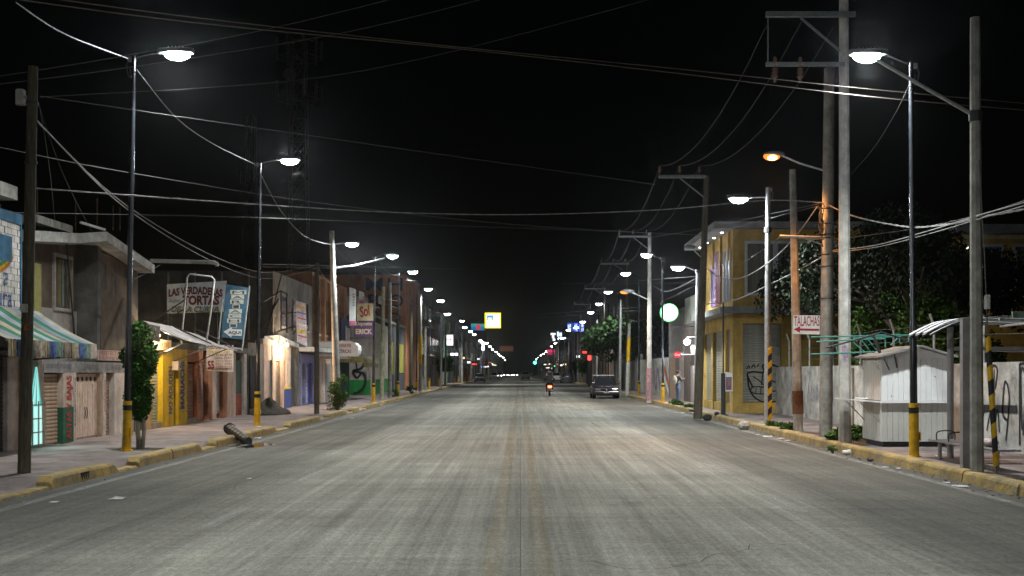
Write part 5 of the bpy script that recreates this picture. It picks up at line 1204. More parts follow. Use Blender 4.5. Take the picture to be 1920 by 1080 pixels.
# arrow sign
Ts = thing('tyre_repair_sign',P(1512,627,26.6),'white sign reading TALACHAS with a red arrow on the poles','sign')
y=26.55; b = MB(); b.prism([P(1487,626,y),P(1537,627,y),P(1537.5,591.5,y),P(1488,591,y)],(0,.03,0)); b.build('board',M_white,Ts)
text('TALACHAS',M_red,Ts,P(1489,611.5,y)+Vector((0,-.006,0)),.6,.24,UF,bold=.012)
b = MB(); b.prism([p+Vector((0,-.006,0)) for p in (P(1488,617.5,y),P(1500,611.5,y),P(1500,615.8,y),P(1536,616.5,y),P(1536,620.5,y),P(1500,619.8,y),P(1500,624,y))],(0,.004,0)); b.build('arrow',M_red,Ts)
b = MB(); b.tube([P(1539,596,y+.1),P(1530,596,y+.04)],.012,5); b.build('fixing',M_dsteel,Ts)

# --- lit corner shop and neighbours further on
Ls = thing('lit_grocery_shop',(9,57,.15),'dark brick grocery shop with brightly lit doorway','building')
M_dbr = mat('dark_brick',(.09,.08,.08),.9,3,.4,.4,15)
rbox(Ls,'side_wall',M_concd,8.9,16,48.9,52.3,.1,4.4); rbox(Ls,'grey_pillar',M_conc,8.3,8.9,50.4,51.2,.1,4.2)
rbox(Ls,'wall',M_dbr,8.75,17,52.4,60,.1,4.2); rbox(Ls,'upper_block',mat('bare_concrete_grey',(.28,.29,.26),.9,1.5,.25,.2),8.8,17,52.4,60,4.21,5.6)
rbox(Ls,'door_frame',M_white,8.7,8.76,53.0,55.8,.14,2.5); rbox(Ls,'lit_doorway',emat('lit_interior',(.95,.97,1),1.6),8.66,8.7,53.6,55.2,.15,2.3)
rbox(Ls,'lightbox',emat('lightbox_glow',(.9,.95,1.0),7),8.3,8.7,52.6,54.4,2.6,2.95)
rbox(Ls,'shelf',mat('goods_mix',(.4,.3,.25),.7,14,.9,col2=(.1,.15,.2)),8.55,8.66,55.3,56.3,.2,2.0)
lt = thing('shop_flood_light',(8.1,54.5,3.15),'bright white bulb above the lit grocery doorway','lamp')
b = MB(); b.ellipsoid(org(lt),.16,.16,.14); b.build('globe',emat('cool_globe',(.9,.96,1),40),lt,smooth=True); b = MB(); b.tube([(8.1,54.5,3.28),(8.1,54.5,3.4),(8.75,54.5,3.4)],.025,6); b.build('bracket',M_steel,lt)
L = bpy.data.lights.new('flood_light','POINT'); L.energy=260; L.color=(.9,.96,1); L.shadow_soft_size=.15; o=bpy.data.objects.new('flood_light',L); C.objects.link(o); o.parent=lt; o.location=(-.15,-.25,-.2)
ck = thing('round_red_sign',P(1270,665,54.0),'small round red projecting sign beside the lit doorway','sign'); c=P(1270,665,54.0)
b = MB(); b.lathe(c,[(.17,0),(.17,.06)],20,'y'); b.build('disc',mat('red_disc',(.5,.02,.03),.5,4,.1,emit=(.7,.03,.05),es=.5),ck); text('Coca',emat('disc_white',(.9,.9,.9),.7),ck,c+Vector((-.12,-.012,-.05)),.24,.11,UF,shear=.3)
b = MB(); b.tube([c+Vector((.15,.03,0)),(8.76,54.03,c.z)],.015,5); b.build('bracket',M_steel,ck)
gs = thing('round_green_sign',P(1255,586,56.5),'large round glowing green and white sign on a bracket','sign'); c=P(1255,586,56.5)
b = MB(); b.lathe(c,[(.46,0),(.46,.2)],28,'y'); b.build('drum',mat('green_rim',(.05,.4,.12),.5,4,.1,emit=(.25,.9,.35),es=.9),gs)
b = MB(); b.lathe(c+Vector((0,-.01,0)),[(.41,0),(.41,.008)],28,'y'); b.build('face',emat('green_white_face',(.75,1,.82),1.3),gs)
for k in range(26):
    a = rnd.uniform(0,6.28); r_ = .36*math.sqrt(rnd.random()); b = MB(); q=c+Vector((r_*math.cos(a),-.016,r_*math.sin(a))); b.box(q.x-.04,q.x+.04,q.y-.002,q.y+.002,q.z-.012,q.z+.012); b.build('printed_mark',emat('green_mark',(.03,.45,.25),.6),gs)
b = MB(); b.tube([c+Vector((.1,.1,-.45)),c+Vector((.1,.1,-.7)),(8.8,c.y+.1,c.z-.7)],.03,6); b.build('bracket',M_dsteel,gs)
far_building('shop_house','grey shop house behind the graffiti pole on the right',1,60.2,68,5.0,(.2,.19,.18),1,xs=9.0,nwin=2)
Gw2 = thing('graffiti_wall',(9.2,74,.15),'low wall with orange and white graffiti behind the purple car','wall')
rbox(Gw2,'wall',M_wl,9.2,9.5,68.2,88,.1,2.6)
def gw_(a,c): return Vector((9.18,a,c))
for pts,w_,m in (([(69,.6),(70.5,1.5),(72.5,2.2)],.4,mat('orange_spray',(.5,.1,.02),.8,5,.3)),([(69.5,.4),(71,1.1),(73,1.6)],.35,M_white),([(74,.5),(75,1.9),(76,.6),(77,1.8)],.2,mat('violet_spray',(.2,.08,.3),.8,5,.3))): ribbon(smooth_pts(pts),w_,gw_,'graffiti_stroke',m,Gw2)
far_building('shop_house','dim shop house behind the dark street tree',1,88.2,110,4.6,(.14,.14,.12),1,xs=9.6)
far_building('shop_house','brown shop house with shutters past the dark street tree',1,110.2,134,6.6,(.2,.13,.09),2,xs=9.6)
far_building('shop_house','grey building behind the round bushes on the right',1,134.2,165,6,(.18,.18,.18),2,xs=9.6)
far_building('shop_house','distant ochre building on the right kerb',1,165.2,205,7,(.24,.18,.1),2,xs=9.6,nwin=4)
far_building('shop_house','distant pale building on the right past the pink sign',1,205.2,270,6.4,(.22,.22,.22),2,xs=9.6,nwin=5)
far_building('shop_house','last dim building at the far right of the avenue',1,270.2,640,8,(.15,.15,.15),2,xs=9.6,nwin=7)

# ================================================================== vegetation
M_bark = mat('grey_bark',(.14,.115,.09),.95,8,.4,.5,25); M_barkw = mat('limewashed_bark',(.45,.42,.37),.95,8,.35,.4,25)
L_top = leafmat('clipped_leaf',(.015,.055,.01),(.055,.16,.025)); L_dark = leafmat('feathery_leaf',(.01,.016,.009),(.024,.034,.018)); L_bush = leafmat('bush_leaf',(.025,.06,.01),(.07,.13,.025))
L_far = leafmat('street_tree_leaf',(.015,.035,.012),(.04,.075,.025)); L_weed = leafmat('weed_leaf',(.03,.08,.015),(.1,.17,.04))
def branch(b, p, d, L, r, depth, rg, spread=.6, tips=None):
    q = p + d*L; m_ = p+d*L*.5+Vector((rg.uniform(-.06,.06)*L,rg.uniform(-.06,.06)*L,0)); b.tube([p,m_,q],[r,r*.85,r*.68],6)
    if depth == 0: tips.append(q); return
    for _ in range(3):
        nd = (d+Vector((rg.gauss(0,spread),rg.gauss(0,spread),rg.gauss(.1,spread*.6)))).normalized(); branch(b,q,nd,L*rg.uniform(.6,.8),r*.62,depth-1,rg,spread,tips)
# clipped columnar tree on the near pavement
Yt = 22.4; tx = P(263,0,Yt).x
T1 = thing('clipped_pavement_tree',(tx,Yt,.15),'clipped columnar green tree with limewashed twin stems on the pavement','tree')
b = MB(); b.tube([(tx-.02,Yt,.1),(tx-.05,Yt,.5),(tx-.07,Yt+.02,.95),(tx-.05,Yt,1.6)],[.055,.045,.038,.02],8); b.tube([(tx+.03,Yt,.1),(tx+.07,Yt+.02,.5),(tx+.06,Yt,.95),(tx+.02,Yt,1.8)],[.045,.038,.03,.015],8); b.build('trunk',M_barkw,T1,smooth=True)
cs = []
for k in range(84):
    z = .85+1.73*(k//2)/41; rr = .19 if z < 2.2 else .19-(z-2.2)*.3
    if z < 1.15: rr *= (.55+(z-.85)*1.5)
    a = rnd.uniform(0,1.2)+(k%2)*3.14+k*.35; d = rr*(.45+.55*rnd.random()); cs.append(((tx-.015+d*math.cos(a)+(.08 if 1.9<z<2.2 and math.cos(a)>0 else 0),Yt+d*math.sin(a),z),(.12,.12,.13)))
cs += [((tx-.32,Yt,2.05),(.1,.08,.14)),((tx-.30,Yt,1.9),(.06,.06,.1))]
leaves('crown',L_top,T1,cs,150,.055,3,.55)
b = MB(); b.box(tx-.45,tx+.4,Yt-.35,Yt+.35,.145,.158); b.build('soil_pit',mat('tree_pit_soil',(.05,.04,.03),.98,12,.4),T1)
# feathery pepper tree behind the wall
def big_tree(name,label,base,h,seed,tips_r,n,size,lm,spread=.55,droop=.9,trunk_r=.16,lean=(0,0),depth=3,L0=None):
    t = thing(name,base,label,'tree'); rg = random.Random(seed); b = MB(); tips=[]; base=Vector(base)
    L0 = L0 or h*.32; p1 = base+Vector((lean[0],lean[1],L0)); b.tube([base-Vector((0,0,.2)),base+(p1-base)*.5+Vector((.05,0,0)),p1],[trunk_r,trunk_r*.85,trunk_r*.72],8)
    for _ in range(4): branch(b,p1,Vector((rg.gauss(0,.5),rg.gauss(0,.5),1)).normalized(),h*.26,trunk_r*.6,depth-1,rg,spread,tips)
    b.build('trunk',M_bark,t,smooth=True)
    leaves('crown',lm,t,[(tp,tips_r) for tp in tips],n,size,seed,.32 if droop>.5 else .5,droop); return t
big_tree('pepper_tree','tall dark feathery tree behind the boundary wall',(11.0,31.8,.1),6.6,11,(.75,.75,.85),330,.13,L_dark,.6,1.1)
big_tree('pepper_tree','second dark feathery tree nearer the ochre house',(12.2,35.5,.1),6.6,23,(.8,.8,.9),300,.14,L_dark,.6,1.1)
big_tree('pepper_tree','dark feathery tree overhanging the yellow building corner',(11.9,39.5,.1),6.6,31,(.7,.7,.85),260,.14,L_dark,.6,1.1)
def bush(name,label,base,rx,ry,rz,ncl,n,size,lm,seed,cat='bush',zoff=.6,aspect=.45):
    t = thing(name,base,label,cat); rg = random.Random(seed); base=Vector(base); b = MB(); cs=[]
    for k in range(ncl):
        a = rg.uniform(0,6.28); e = rg.random()**.5; z = rg.uniform(.1,1)
        c = base+Vector((rx*e*math.cos(a)*(1-.4*z),ry*e*math.sin(a)*(1-.4*z),rz*z)); cs.append((c,(rx*.32,ry*.32,rz*.2)))
        b.tube([base+Vector((rx*.1*math.cos(a),ry*.1*math.sin(a),-.03)),base+(c-base)*.5+Vector((0,0,rz*.08)),c],[max(.006,rx*.025),max(.005,rx*.02),.004],5)
    b.build('stem',M_bark,t); leaves('foliage',lm,t,cs,n,size,seed,aspect); return t
bush('garden_bush','light green leafy bush rising above the wall behind the teal frame',(10.6,33.5,.1),1.0,1.3,3.6,26,260,.11,L_bush,5)
bush('garden_bush','taller leafy bush above the wall behind the black lamp post',(10.9,30,.1),1.0,1.3,3.5,30,260,.11,L_bush,6)
bush('garden_bush','dark leafy bush behind the wall below the ochre house',(12.8,33,.1),1.4,1.5,3.0,26,260,.11,L_bush,8)
bush('garden_bush','dark climbing bush by the ochre house window',(14.5,35,.1),1.2,1.2,2.3,24,240,.12,L_dark,9)
# shrub at the leaning pale pole
c = PC[0]; bush('pavement_shrub','upright green shrub at the foot of the leaning pale pole',(c.x+.05,c.y-.35,.15),.42,.34,1.25,18,80,.11,L_weed,12,aspect=.25)
for (px,py,s,lab,nm) in ((1452,800,.35,'grass tuft at the foot of the steel lamp post','grass_tuft'),(1478,806,.3,'grass tuft beside the brown banded pole','grass_tuft'),(1568,826,.32,'small weed bush left of the tall pale pole','weed_bush'),(1606,826,.36,'small weed bush right of the tall pale pole','weed_bush'),(1561,843,.14,'weed growing out of the kerb near the kiosk','weed_bush'),(1268,760,.5,'clump of cut leaves on the pavement at the person feet','leaf_clump'),(1292,765,.3,'small weed patch near the leaning dark pole','grass_tuft'),(738,744,.55,'weeds at the foot of the brown pole, left kerb','weed_bush'),(770,737,.6,'weeds beside the far left lamp post','weed_bush')):
    Y = GY(py); x = P(px,0,Y).x; bush(nm,lab,(x,Y,.15 if nm!='weed_bush' or s>.2 else .1),s*.8,s*.6,s*(.8 if nm=='weed_bush' else .5),12,60 if s>.2 else 10,.08 if s>.2 else .05,L_weed,int(px),cat='weeds',aspect=.18 if nm=='grass_tuft' else .4)
# street trees further on
big_tree('street_tree','dark bushy street tree behind the purple car',(8.3,93,.1),6.2,41,(1.0,1.0,.9),170,.3,L_far,.6,.2,.18)
big_tree('street_tree','second dark street tree overhanging the wall on the right',(9.6,84,.1),5.6,43,(1.0,1.0,.9),150,.28,L_far,.6,.2,.18)
for (x,y,s,lab) in ((-8.6,127,.95,'round clipped street tree on the far left pavement'),(8.7,150,1.1,'round clipped tree on the far right pavement, nearer of two'),(8.7,175,1.1,'round clipped tree on the far right pavement, farther of two')):
    t = thing('round_street_tree',(x,y,.15),lab,'tree'); b = MB(); b.tube([(x,y,.1),(x+.05,y,1.0),(x,y,1.9)],[.09,.08,.06],7); b.build('trunk',M_barkw,t)
    rg = random.Random(int(y)); leaves('crown',L_top,t,[((x+rg.uniform(-1,1)*s*.6,y+rg.uniform(-1,1)*s*.6,2.5+rg.uniform(-1,1)*s*.6),(s*.5,s*.5,s*.45)) for _ in range(22)],90,.2,int(y))

# ================================================================== overhead cables
NW = 0
def wire(pts, r, label, m=None, twist=False, group='overhead cables'):
    r *= .62 if m is M_cwire else .5
    pts = [Vector(p) for p in pts]; sp = smooth_pts(pts, 10 if len(pts) < 4 else 7)
    o = None
    b = MB()
    if twist:
        # two strands twisted around each other
        dense = smooth_pts(sp, 4); 
        for ph in (0, math.pi):
            q = [p+Vector((0,math.sin(k*1.05+ph)*r*.9,math.cos(k*1.05+ph)*r*.9)) for k,p in enumerate(dense)]; b.tube(q, r*.75, 5)
    else: b.tube(sp, r, 5)
    o = b.build('overhead_cable', m or M_wire, loc=pts[0]); return tag(o, label, 'cable', group)
def wp(seq, r, label, **k): return wire([P(a,c,y) for a,c,y in seq], r, label, **k)
wp([(-30,-10,13),(370,43,15),(850,90,18.5),(1250,135,20),(1640,182,21),(1990,212,22)],.017,'lower of the two pale cables crossing the whole sky from top left',m=mat('brown_cable',(.10,.085,.07),.6,20,.2))
wp([(60,-8,13),(400,37,15.2),(850,87,18.4),(1250,127,20),(1640,168,21),(1990,200,22)],.015,'upper of the two pale cables crossing the whole sky from top left',m=MATS['brown_cable'])
wp([(-20,146,17),(250,102,18),(500,55,19),(760,-8,20)],.010,'thin cable rising past the first lamp to the top edge')
wp([(-20,160,17),(250,125,18),(640,62,19.5),(930,-8,20)],.010,'second thin cable rising to the top edge')
wp([(30,5,17),(120,63,19),(240,110,21.7)],.014,'twisted supply cable coming down to the first left lamp',twist=True,m=M_cwire)
wp([(256,130,21.7),(330,220,25),(400,270,28.5),(478,308,32.5)],.011,'supply cable between the first and second left lamps',twist=True,m=M_cwire)
wp([(490,330,32.5),(530,400,37),(575,445,42),(621,459,46.4)],.011,'supply cable from the second left lamp to the leaning pole',twist=True,m=M_cwire)
wp([(628,462,46.4),(655,490,50),(690,490,54),(704,484,56)],.012,'short supply cable between leaning pole and next lamp')
wp([(712,490,56),(728,512,60),(748,516,69)],.02,'sagging supply cable before the orange warehouse')
wp([(71,230,17.1),(238,386,24),(400,480,33),(500,511,38),(594,497,41)],.022,'upper thick cable sagging from wooden pole to short dark pole')
wp([(69,226,17.1),(238,392,24),(400,491,33),(500,522,38),(594,503,41)],.022,'lower thick cable sagging from wooden pole to short dark pole')
wp([(596,500,41),(612,525,44),(636,542,52),(680,562,60),(718,560,63.8)],.02,'thick cable continuing from short dark pole to the squared pole')
wp([(-20,272,17),(250,325,22),(640,386,30),(1000,424,37),(1318,441,39.2)],.012,'long thin cable crossing the street at mid height')
wp([(68,353,17.1),(480,383,25),(760,399,30),(1000,402,32),(1240,393,31),(1430,376,30),(1545,380,26.9)],.014,'twisted cable sagging across the street to the tangled pole',twist=True,m=M_cwire)
wp([(-20,398,20),(480,408,30),(900,425,40),(1310,440,42)],.010,'faint straight cable just below the twisted one')
wp([(75,180,17.1),(400,228,22),(900,300,32),(1230,346,39)],.010,'faint cable descending from the wooden pole towards the right crossarm')
wp([(75,182,17.1),(560,150,22),(850,96,24),(1250,-10,25)],.008,'faint cable rising from the wooden pole towards top right')
wp([(74,200,17.1),(120,330,18),(175,440,23.5)],.007,'thin guy line from the wooden pole to the roof slab'); wp([(73,195,17.1),(92,310,18),(104,425,23.6)],.007,'second thin guy line from the wooden pole to the roof')
wp([(300,497,30),(238,525,27),(190,485,26)],.012,'loose cable sagging below the roof slab')
wp([(488,495,40),(760,502,60),(1000,508,80)],.015,'pale straight cable running past the first lamps'); wp([(488,500,40),(640,503,46.4)],.012,'short cable beside the pale straight one')
wp([(716,560,63.8),(780,572,80),(870,600,120),(960,610,160)],.03,'cable running along the left row of poles'); wp([(720,570,63.8),(800,590,85),(900,598,120),(1000,600,150)],.03,'lower cable running along the left row of poles')
wp([(740,525,68),(900,528,75),(1140,532,80),(1300,530,60)],.016,'straight cable crossing the street far down'); wp([(718,600,63.8),(800,592,70),(1000,590,75),(1215,570,61)],.012,'faint lower cable crossing the street far down')
# high voltage conductors between crossarms
names = ('outer','middle','inner')
for s in range(len(XA)-1):
    for k in range(3):
        a, c = XA[s][k], XA[s+1][k]; pts = [a+(c-a)*t_/6-Vector((0,0,(1.0 if s==0 else .9)*4*(t_/6)*(1-t_/6)*.8)) for t_ in range(7)]
        wire(pts,.010 if s<2 else .02,'%s high voltage wire of the %s span between crossarms'%(names[k],('first','second','third','fourth','fifth','sixth','seventh','eighth','ninth')[s]),m=M_wire,group='high voltage wires')
# right hand bundle
wp([(1548,381,26.8),(1600,405,25),(1700,425,22),(1780,420,19),(1835,408,17.1),(1960,385,14)],.019,'thick twisted cable lit orange sagging to the right edge',twist=True,m=M_cwire)
wp([(1555,470,26.7),(1640,460,24),(1750,430,20),(1830,405,17),(1960,368,13)],.018,'pale cable bundle rising to the right edge',m=M_cwire)
wp([(1555,473,26.7),(1640,464,24),(1750,436,20),(1830,412,17),(1960,374,13)],.014,'second pale cable of the bundle rising to the right edge',m=M_cwire)
wp([(1465,446,26.9),(1560,448,26.5),(1700,431,23),(1830,404,18),(1960,362,13)],.010,'thin straight wire above the cable bundle at right')
wp([(1548,478,26.8),(1500,505,29),(1440,535,33),(1380,562,37),(1320,571,39.2)],.026,'thick pale cable sagging from tangled pole to leaning pole',m=M_cwire)
wp([(1532,388,26.8),(1490,445,29),(1440,493,32),(1390,521,36),(1350,520,38),(1322,500,39.2)],.022,'twisted cable sagging below the steel lamp post',twist=True,m=M_cwire)
wp([(1462,444,26.9),(1438,463,29),(1380,500,36),(1318,528,39.2),(1225,574,61)],.012,'thin cable from the side arm to the leaning pole')
wp([(1536,382,26.8),(1440,402,33),(1320,428,45),(1180,452,61)],.014,'orange lit cable running left from the tangled pole'); wp([(1536,386,26.8),(1440,410,33),(1330,440,50)],.012,'second orange lit cable running left from the tangled pole')
wp([(1595,328,24.8),(1640,275,23.5),(1680,210,21.5),(1704,160,20.3)],.011,'dark supply cable from the tall pale pole to the kiosk lamp')
wp([(1308,520,46),(1270,540,50),(1245,546,56),(1224,535,61)],.02,'sagging cable left of the leaning pole',m=M_cwire); wp([(1308,518,46),(1200,526,70)],.02,'bright straight cable from the slim grey lamp post',m=M_cwire)
wp([(1218,595,61),(1195,603,66),(1178,598,72)],.02,'looped cable between two far right poles'); wp([(1217,578,61),(1190,586,66),(1178,592,72)],.02,'upper looped cable between two far right poles')
wp([(1216,575,61),(1100,583,90),(1000,590,120)],.025,'orange lit cable running away above the purple car'); wp([(1216,580,61),(1100,590,95),(1010,596,130)],.025,'second cable running away above the purple car')

# ================================================================== radio masts
def mast(x,y,h,w,label,plats):
    t = thing('radio_mast',(x,y,0),label,'mast'); Mt = mat('mast_steel',(.14,.135,.125),.6,4,.2)
    legs = [(-w/2,-w/2),(w/2,-w/2),(w/2,w/2),(-w/2,w/2)]
    for a,c in legs:
        b = MB(); b.tube([(x+a,y+c,0),(x+a*.6,y+c*.6,h)],.07,5); b.build('leg',Mt,t)
    n = int(h/2.2)
    for f_ in range(4):
        (a0,c0),(a1,c1) = legs[f_],legs[(f_+1)%4]; b = MB()
        for k in range(n):
            z0=h*k/n; z1=h*(k+1)/n; s0=1-.4*k/n; s1=1-.4*(k+1)/n
            b.tube([(x+a0*s0,y+c0*s0,z0),(x+a1*s1,y+c1*s1,z1)],.035,4); b.tube([(x+a1*s0,y+c1*s0,z0),(x+a0*s1,y+c0*s1,z1)],.035,4); b.tube([(x+a0*s0,y+c0*s0,z0),(x+a1*s0,y+c1*s0,z0)],.03,4)
        b.build('bracing',Mt,t)
    for z,r_,hh_ in plats:
        b = MB()
        for k in range(12):
            a=2*math.pi*k/12; e=2*math.pi*(k+1)/12
            for zz_ in (0,hh_): b.tube([(x+r_*math.cos(a),y+r_*math.sin(a),z+zz_),(x+r_*math.cos(e),y+r_*math.sin(e),z+zz_)],.04,4)
            b.tube([(x+r_*math.cos(a),y+r_*math.sin(a),z),(x+r_*math.cos(a),y+r_*math.sin(a),z+hh_)],.03,4); b.tube([(x,y,z),(x+r_*math.cos(a),y+r_*math.sin(a),z)],.03,4)
        b.build('platform',Mt,t)
        for k in range(9):
            a=2*math.pi*k/9+.2; p=Vector((x+(r_+.1)*math.cos(a),y+(r_+.1)*math.sin(a),z)); b = MB(); b.box(p.x-.12,p.x+.12,p.y-.08,p.y+.08,p.z-.2,p.z+hh_+.5); b.build('panel_antenna',Mt,t)
    b = MB(); b.lathe((x-.8,y-1,plats[0][0]-2),[(.7,0),(.6,.12),(.3,.22),(.05,.25)],14,'y'); b.build('dish',Mt,t)
    return t
mast(P(560,0,120).x,120,37.5,2.3,'tall lattice radio mast with two antenna platforms behind the left houses',((35.3,2.3,1.4),(30.8,2.3,1.3)))
mast(P(470,0,150).x,150,36,1.8,'fainter lattice radio mast left of the tall one',((27,1.4,1.0),))

# ================================================================== vehicles
def wheel(t,x,y,r,w,side):
    b = MB(); s=side; pr=[(r*.62,-w/2),(r*.93,-w/2),(r,-w*.3),(r,w*.3),(r*.93,w/2),(r*.62,w/2)]
    b.lathe((x,y,r),pr,18,'x'); wh = b.build('wheel',mat('tyre_rubber',(.018,.018,.018),.85,20,.2),t,local=True)
    b = MB(); b.lathe((x+s*(w/2-.03),y,r),[(r*.62,0),(r*.6,s*.015),(r*.2,s*.03),(r*.15,s*.04)] if s>0 else [(r*.62,0),(r*.6,-.015),(r*.2,-.03),(r*.15,-.04)],18,'x'); b.build('rim',mat('alloy_rim',(.35,.35,.36),.4,8,.2,metal=.6),wh,local=True)
def car(name,label,loc,rz,L,Wd,Ht,col,kind='hatch',lights_on=None,rack=False,plate='ABC 12',cabmat=None,group=None,cat='car'):
    t = thing(name,loc,label,cat,group,rz); hw=Wd/2; m=mat('car_paint_%.2f_%.2f_%.2f'%col,col,.28,3,.12,spec=.6); gl=mat('car_glass',(.02,.022,.025),.08,4,.1,spec=.7)
    trim=mat('black_trim',(.02,.02,.022),.6,8,.2); belt=Ht*.60; rear_h = Ht*.66 if kind!='pickup' else Ht*.56
    st=[(-.5,.36,.50,.80),(-.49,.24,.54,.90),(-.46,.2,.56,.95),(-.40,.19,.585,.985),(-.25,.2,.60,1.0),(-.18,.2,.625,1.0),(.2,.2,.635,1.0),(.38,.2,.645,.99),(.46,.22,.64 if kind=='hatch' else .63,.96),(.49,.26,.60,.92),(.5,.36,.5,.84)]
    rings=[]
    for yy,zb,zt,ws in st:
        w=hw*ws; zb=zb if zb>.3 else zb; zt=zt*Ht
        rings.append([Vector((sx*w*a,yy*L,zb+(zt-zb)*c)) for sx,a,c in ((-1,.88,0),(-1,.985,.25),(-1,1,.55),(-1,.955,.86),(-1,.84,1.0),(1,.84,1.0),(1,.955,.86),(1,1,.55),(1,.985,.25),(1,.88,0))])
    b=MB(); b.ringloft(rings); shade_auto(b.build('body',m,t,local=True),35)
    if kind=='hatch': base0,top0,top1,base1=-.2,-.03,.33,.47
    elif kind=='sedan': base0,top0,top1,base1=-.2,-.04,.2,.36
    else: base0,top0,top1,base1=-.16,-.04,.08,.13
    zb=Ht*.615; zt=Ht*.965; wb=hw*.86; wt=hw*.66
    def q(p): return [Vector(x) for x in p]
    A0,B0=Vector((-wb,base0*L,zb)),Vector((wb,base0*L,zb)); A1,B1=Vector((-wt,top0*L,zt)),Vector((wt,top0*L,zt)); A2,B2=Vector((-wt,top1*L,zt)),Vector((wt,top1*L,zt)); A3,B3=Vector((-wb,base1*L,zb+.02)),Vector((wb,base1*L,zb+.02))
    b=MB(); b.ringloft([[A1,B1,B1+Vector((-.08,.05,.04)),A1+Vector((.08,.05,.04))],[A2,B2,B2+Vector((-.08,-.05,.035)),A2+Vector((.08,-.05,.035))]]); shade_auto(b.build('roof',m,t,local=True),50)
    def inset(p,f): c=sum(p,Vector())/len(p); return [c+(x-c)*f for x in p]
    for nm,pp in (('windscreen',[A0,B0,B1,A1]),('rear_window',[B3,A3,A2,B2]),('side_window',[A3,A0,A1,A2]),('side_window',[B0,B3,B2,B1])):
        b=MB(); b.prism(pp,(0,0,.002)); b.build(nm,gl,t,local=True)
    for p0,p1 in ((A0,A1),(B0,B1),(A3,A2),(B3,B2)):
        b=MB(); b.tube([p0,p1],.035,6); b.build('pillar',m,t,local=True)
    for s,(pa,pb2) in ((-1,(A0.lerp(A3,.55),A1.lerp(A2,.55))),(1,(B0.lerp(B3,.55),B1.lerp(B2,.55)))):
        b=MB(); b.tube([pa,pb2],.03,6); b.build('pillar',trim,t,local=True)
    # front
    b=MB(); b.cbox(-hw*.93,hw*.93,-L*.5-.05,-L*.455,.24,.46,.03); b.build('front_bumper',m if kind!='pickup' else trim,t,local=True)
    b=MB(); b.cbox(-hw*.93,hw*.93,L*.455,L*.5+.05,.26,.48,.03); b.build('rear_bumper',m if kind!='pickup' else trim,t,local=True)
    b=MB(); b.box(-hw*.42,hw*.42,-L*.5-.012,-L*.49,.50,.60); gr=b.build('grille',trim,t,local=True)
    b=MB(); b.lathe((0,-L*.5-.015,.56),[(.055,0),(.055,.01)],12,'y'); b.build('round_emblem',mat('chrome',(.6,.6,.6),.2,8,.05,metal=.9),gr,local=True)
    b=MB(); b.box(-hw*.8,hw*.8,-L*.5-.055,-L*.5-.05,.25,.31); b.build('lower_intake',trim,t,local=True)
    for s in (-1,1):
        b=MB(); b.cbox(min(s*hw*.46,s*hw*.82),max(s*hw*.46,s*hw*.82),-L*.5-.02,-L*.48,.51,.63,.015); b.build('headlight',emat('headlight_on',(1,.95,.85),25) if lights_on=='front' else mat('headlight_glass',(.5,.5,.5),.15,10,.15,metal=.3),t,local=True)
        b=MB(); b.cbox(min(s*hw*.56,s*hw*.88),max(s*hw*.56,s*hw*.88),L*.485,L*.5+.015,.55,.72,.015); b.build('tail_light',mat('tail_lens',(.25,.01,.01),.3,8,.1),t,local=True)
        b=MB(); b.ellipsoid((s*(hw+.05),base0*L+.12,zb+.08),.07,.05,.06,8,6); b.build('wing_mirror',trim,t,local=True)
        for yy in (-.31,.3): wheel(t,s*(hw-.1),yy*L,.29,.19,s)
        for yy in (-.31,.3):
            b=MB(); b.lathe((s*(hw-.012),yy*L,.3),[(.335,0),(.335,s*.014)],18,'x'); b.build('wheel_arch',trim,t,local=True)
    for sg in (-1,1):
        b=MB(); b.box(-.17,.17,sg*(L*.5+.06)-.004,sg*(L*.5+.06)+.004,.34,.46); pl=b.build('number_plate',M_white,t,local=True)
    if rack:
        for yy in (.02,.26):
            b=MB(); b.tube([(-wt-.12,yy*L,zt+.13),(wt+.12,yy*L,zt+.13)],.022,6); b.build('roof_bar',M_white,t,local=True)
            for s in (-1,1):
                b=MB(); b.box(s*wt-.03,s*wt+.03,yy*L-.03,yy*L+.03,zt,zt+.12); b.build('bar_foot',trim,t,local=True)
    if kind=='pickup':
        for s in (-1,1):
            b=MB(); b.box(s*hw*.94-.04,s*hw*.94+.04,.14*L,.49*L,Ht*.62,Ht*.70); b.build('bed_rail',m,t,local=True)
        b=MB(); b.box(-hw*.9,hw*.9,.47*L,.49*L,Ht*.4,Ht*.7); b.build('tailgate',m,t,local=True)
    return t
car('parked_hatchback','purple hatchback with roof bars parked facing the camera on the right',(5.42,72.5,0),0,3.9,1.66,1.38,(.014,.006,.02),'hatch',rack=True)
car('parked_sedan','dark grey sedan parked on the far left kerb',(-6.6,182,0),0,4.4,1.72,1.42,(.05,.065,.085),'sedan')
car('parked_hatchback','white hatchback parked far down the left kerb',(-6.2,262,0),0,3.9,1.7,1.5,(.6,.6,.58),'hatch')
car('pickup_truck','pale pickup truck driving away in the middle of the avenue',(1.0,228,0),R(180),4.9,1.85,1.75,(.42,.44,.44),'pickup',cat='truck')
car('parked_sedan','silver sedan parked on the right kerb nearest the round bushes',(7.0,172,0),R(180),4.4,1.72,1.42,(.32,.34,.36),'sedan')
car('parked_hatchback','white car parked ahead of the silver sedan on the right',(6.5,205,0),R(180),4.2,1.75,1.6,(.62,.62,.6),'hatch')
car('parked_hatchback','farthest white car parked on the right kerb',(6.3,245,0),R(180),4.2,1.75,1.6,(.6,.62,.6),'hatch')
car('oncoming_car','distant oncoming car with its headlights on',(-3.4,370,0),0,4.2,1.75,1.5,(.2,.2,.2),'sedan',lights_on='front')
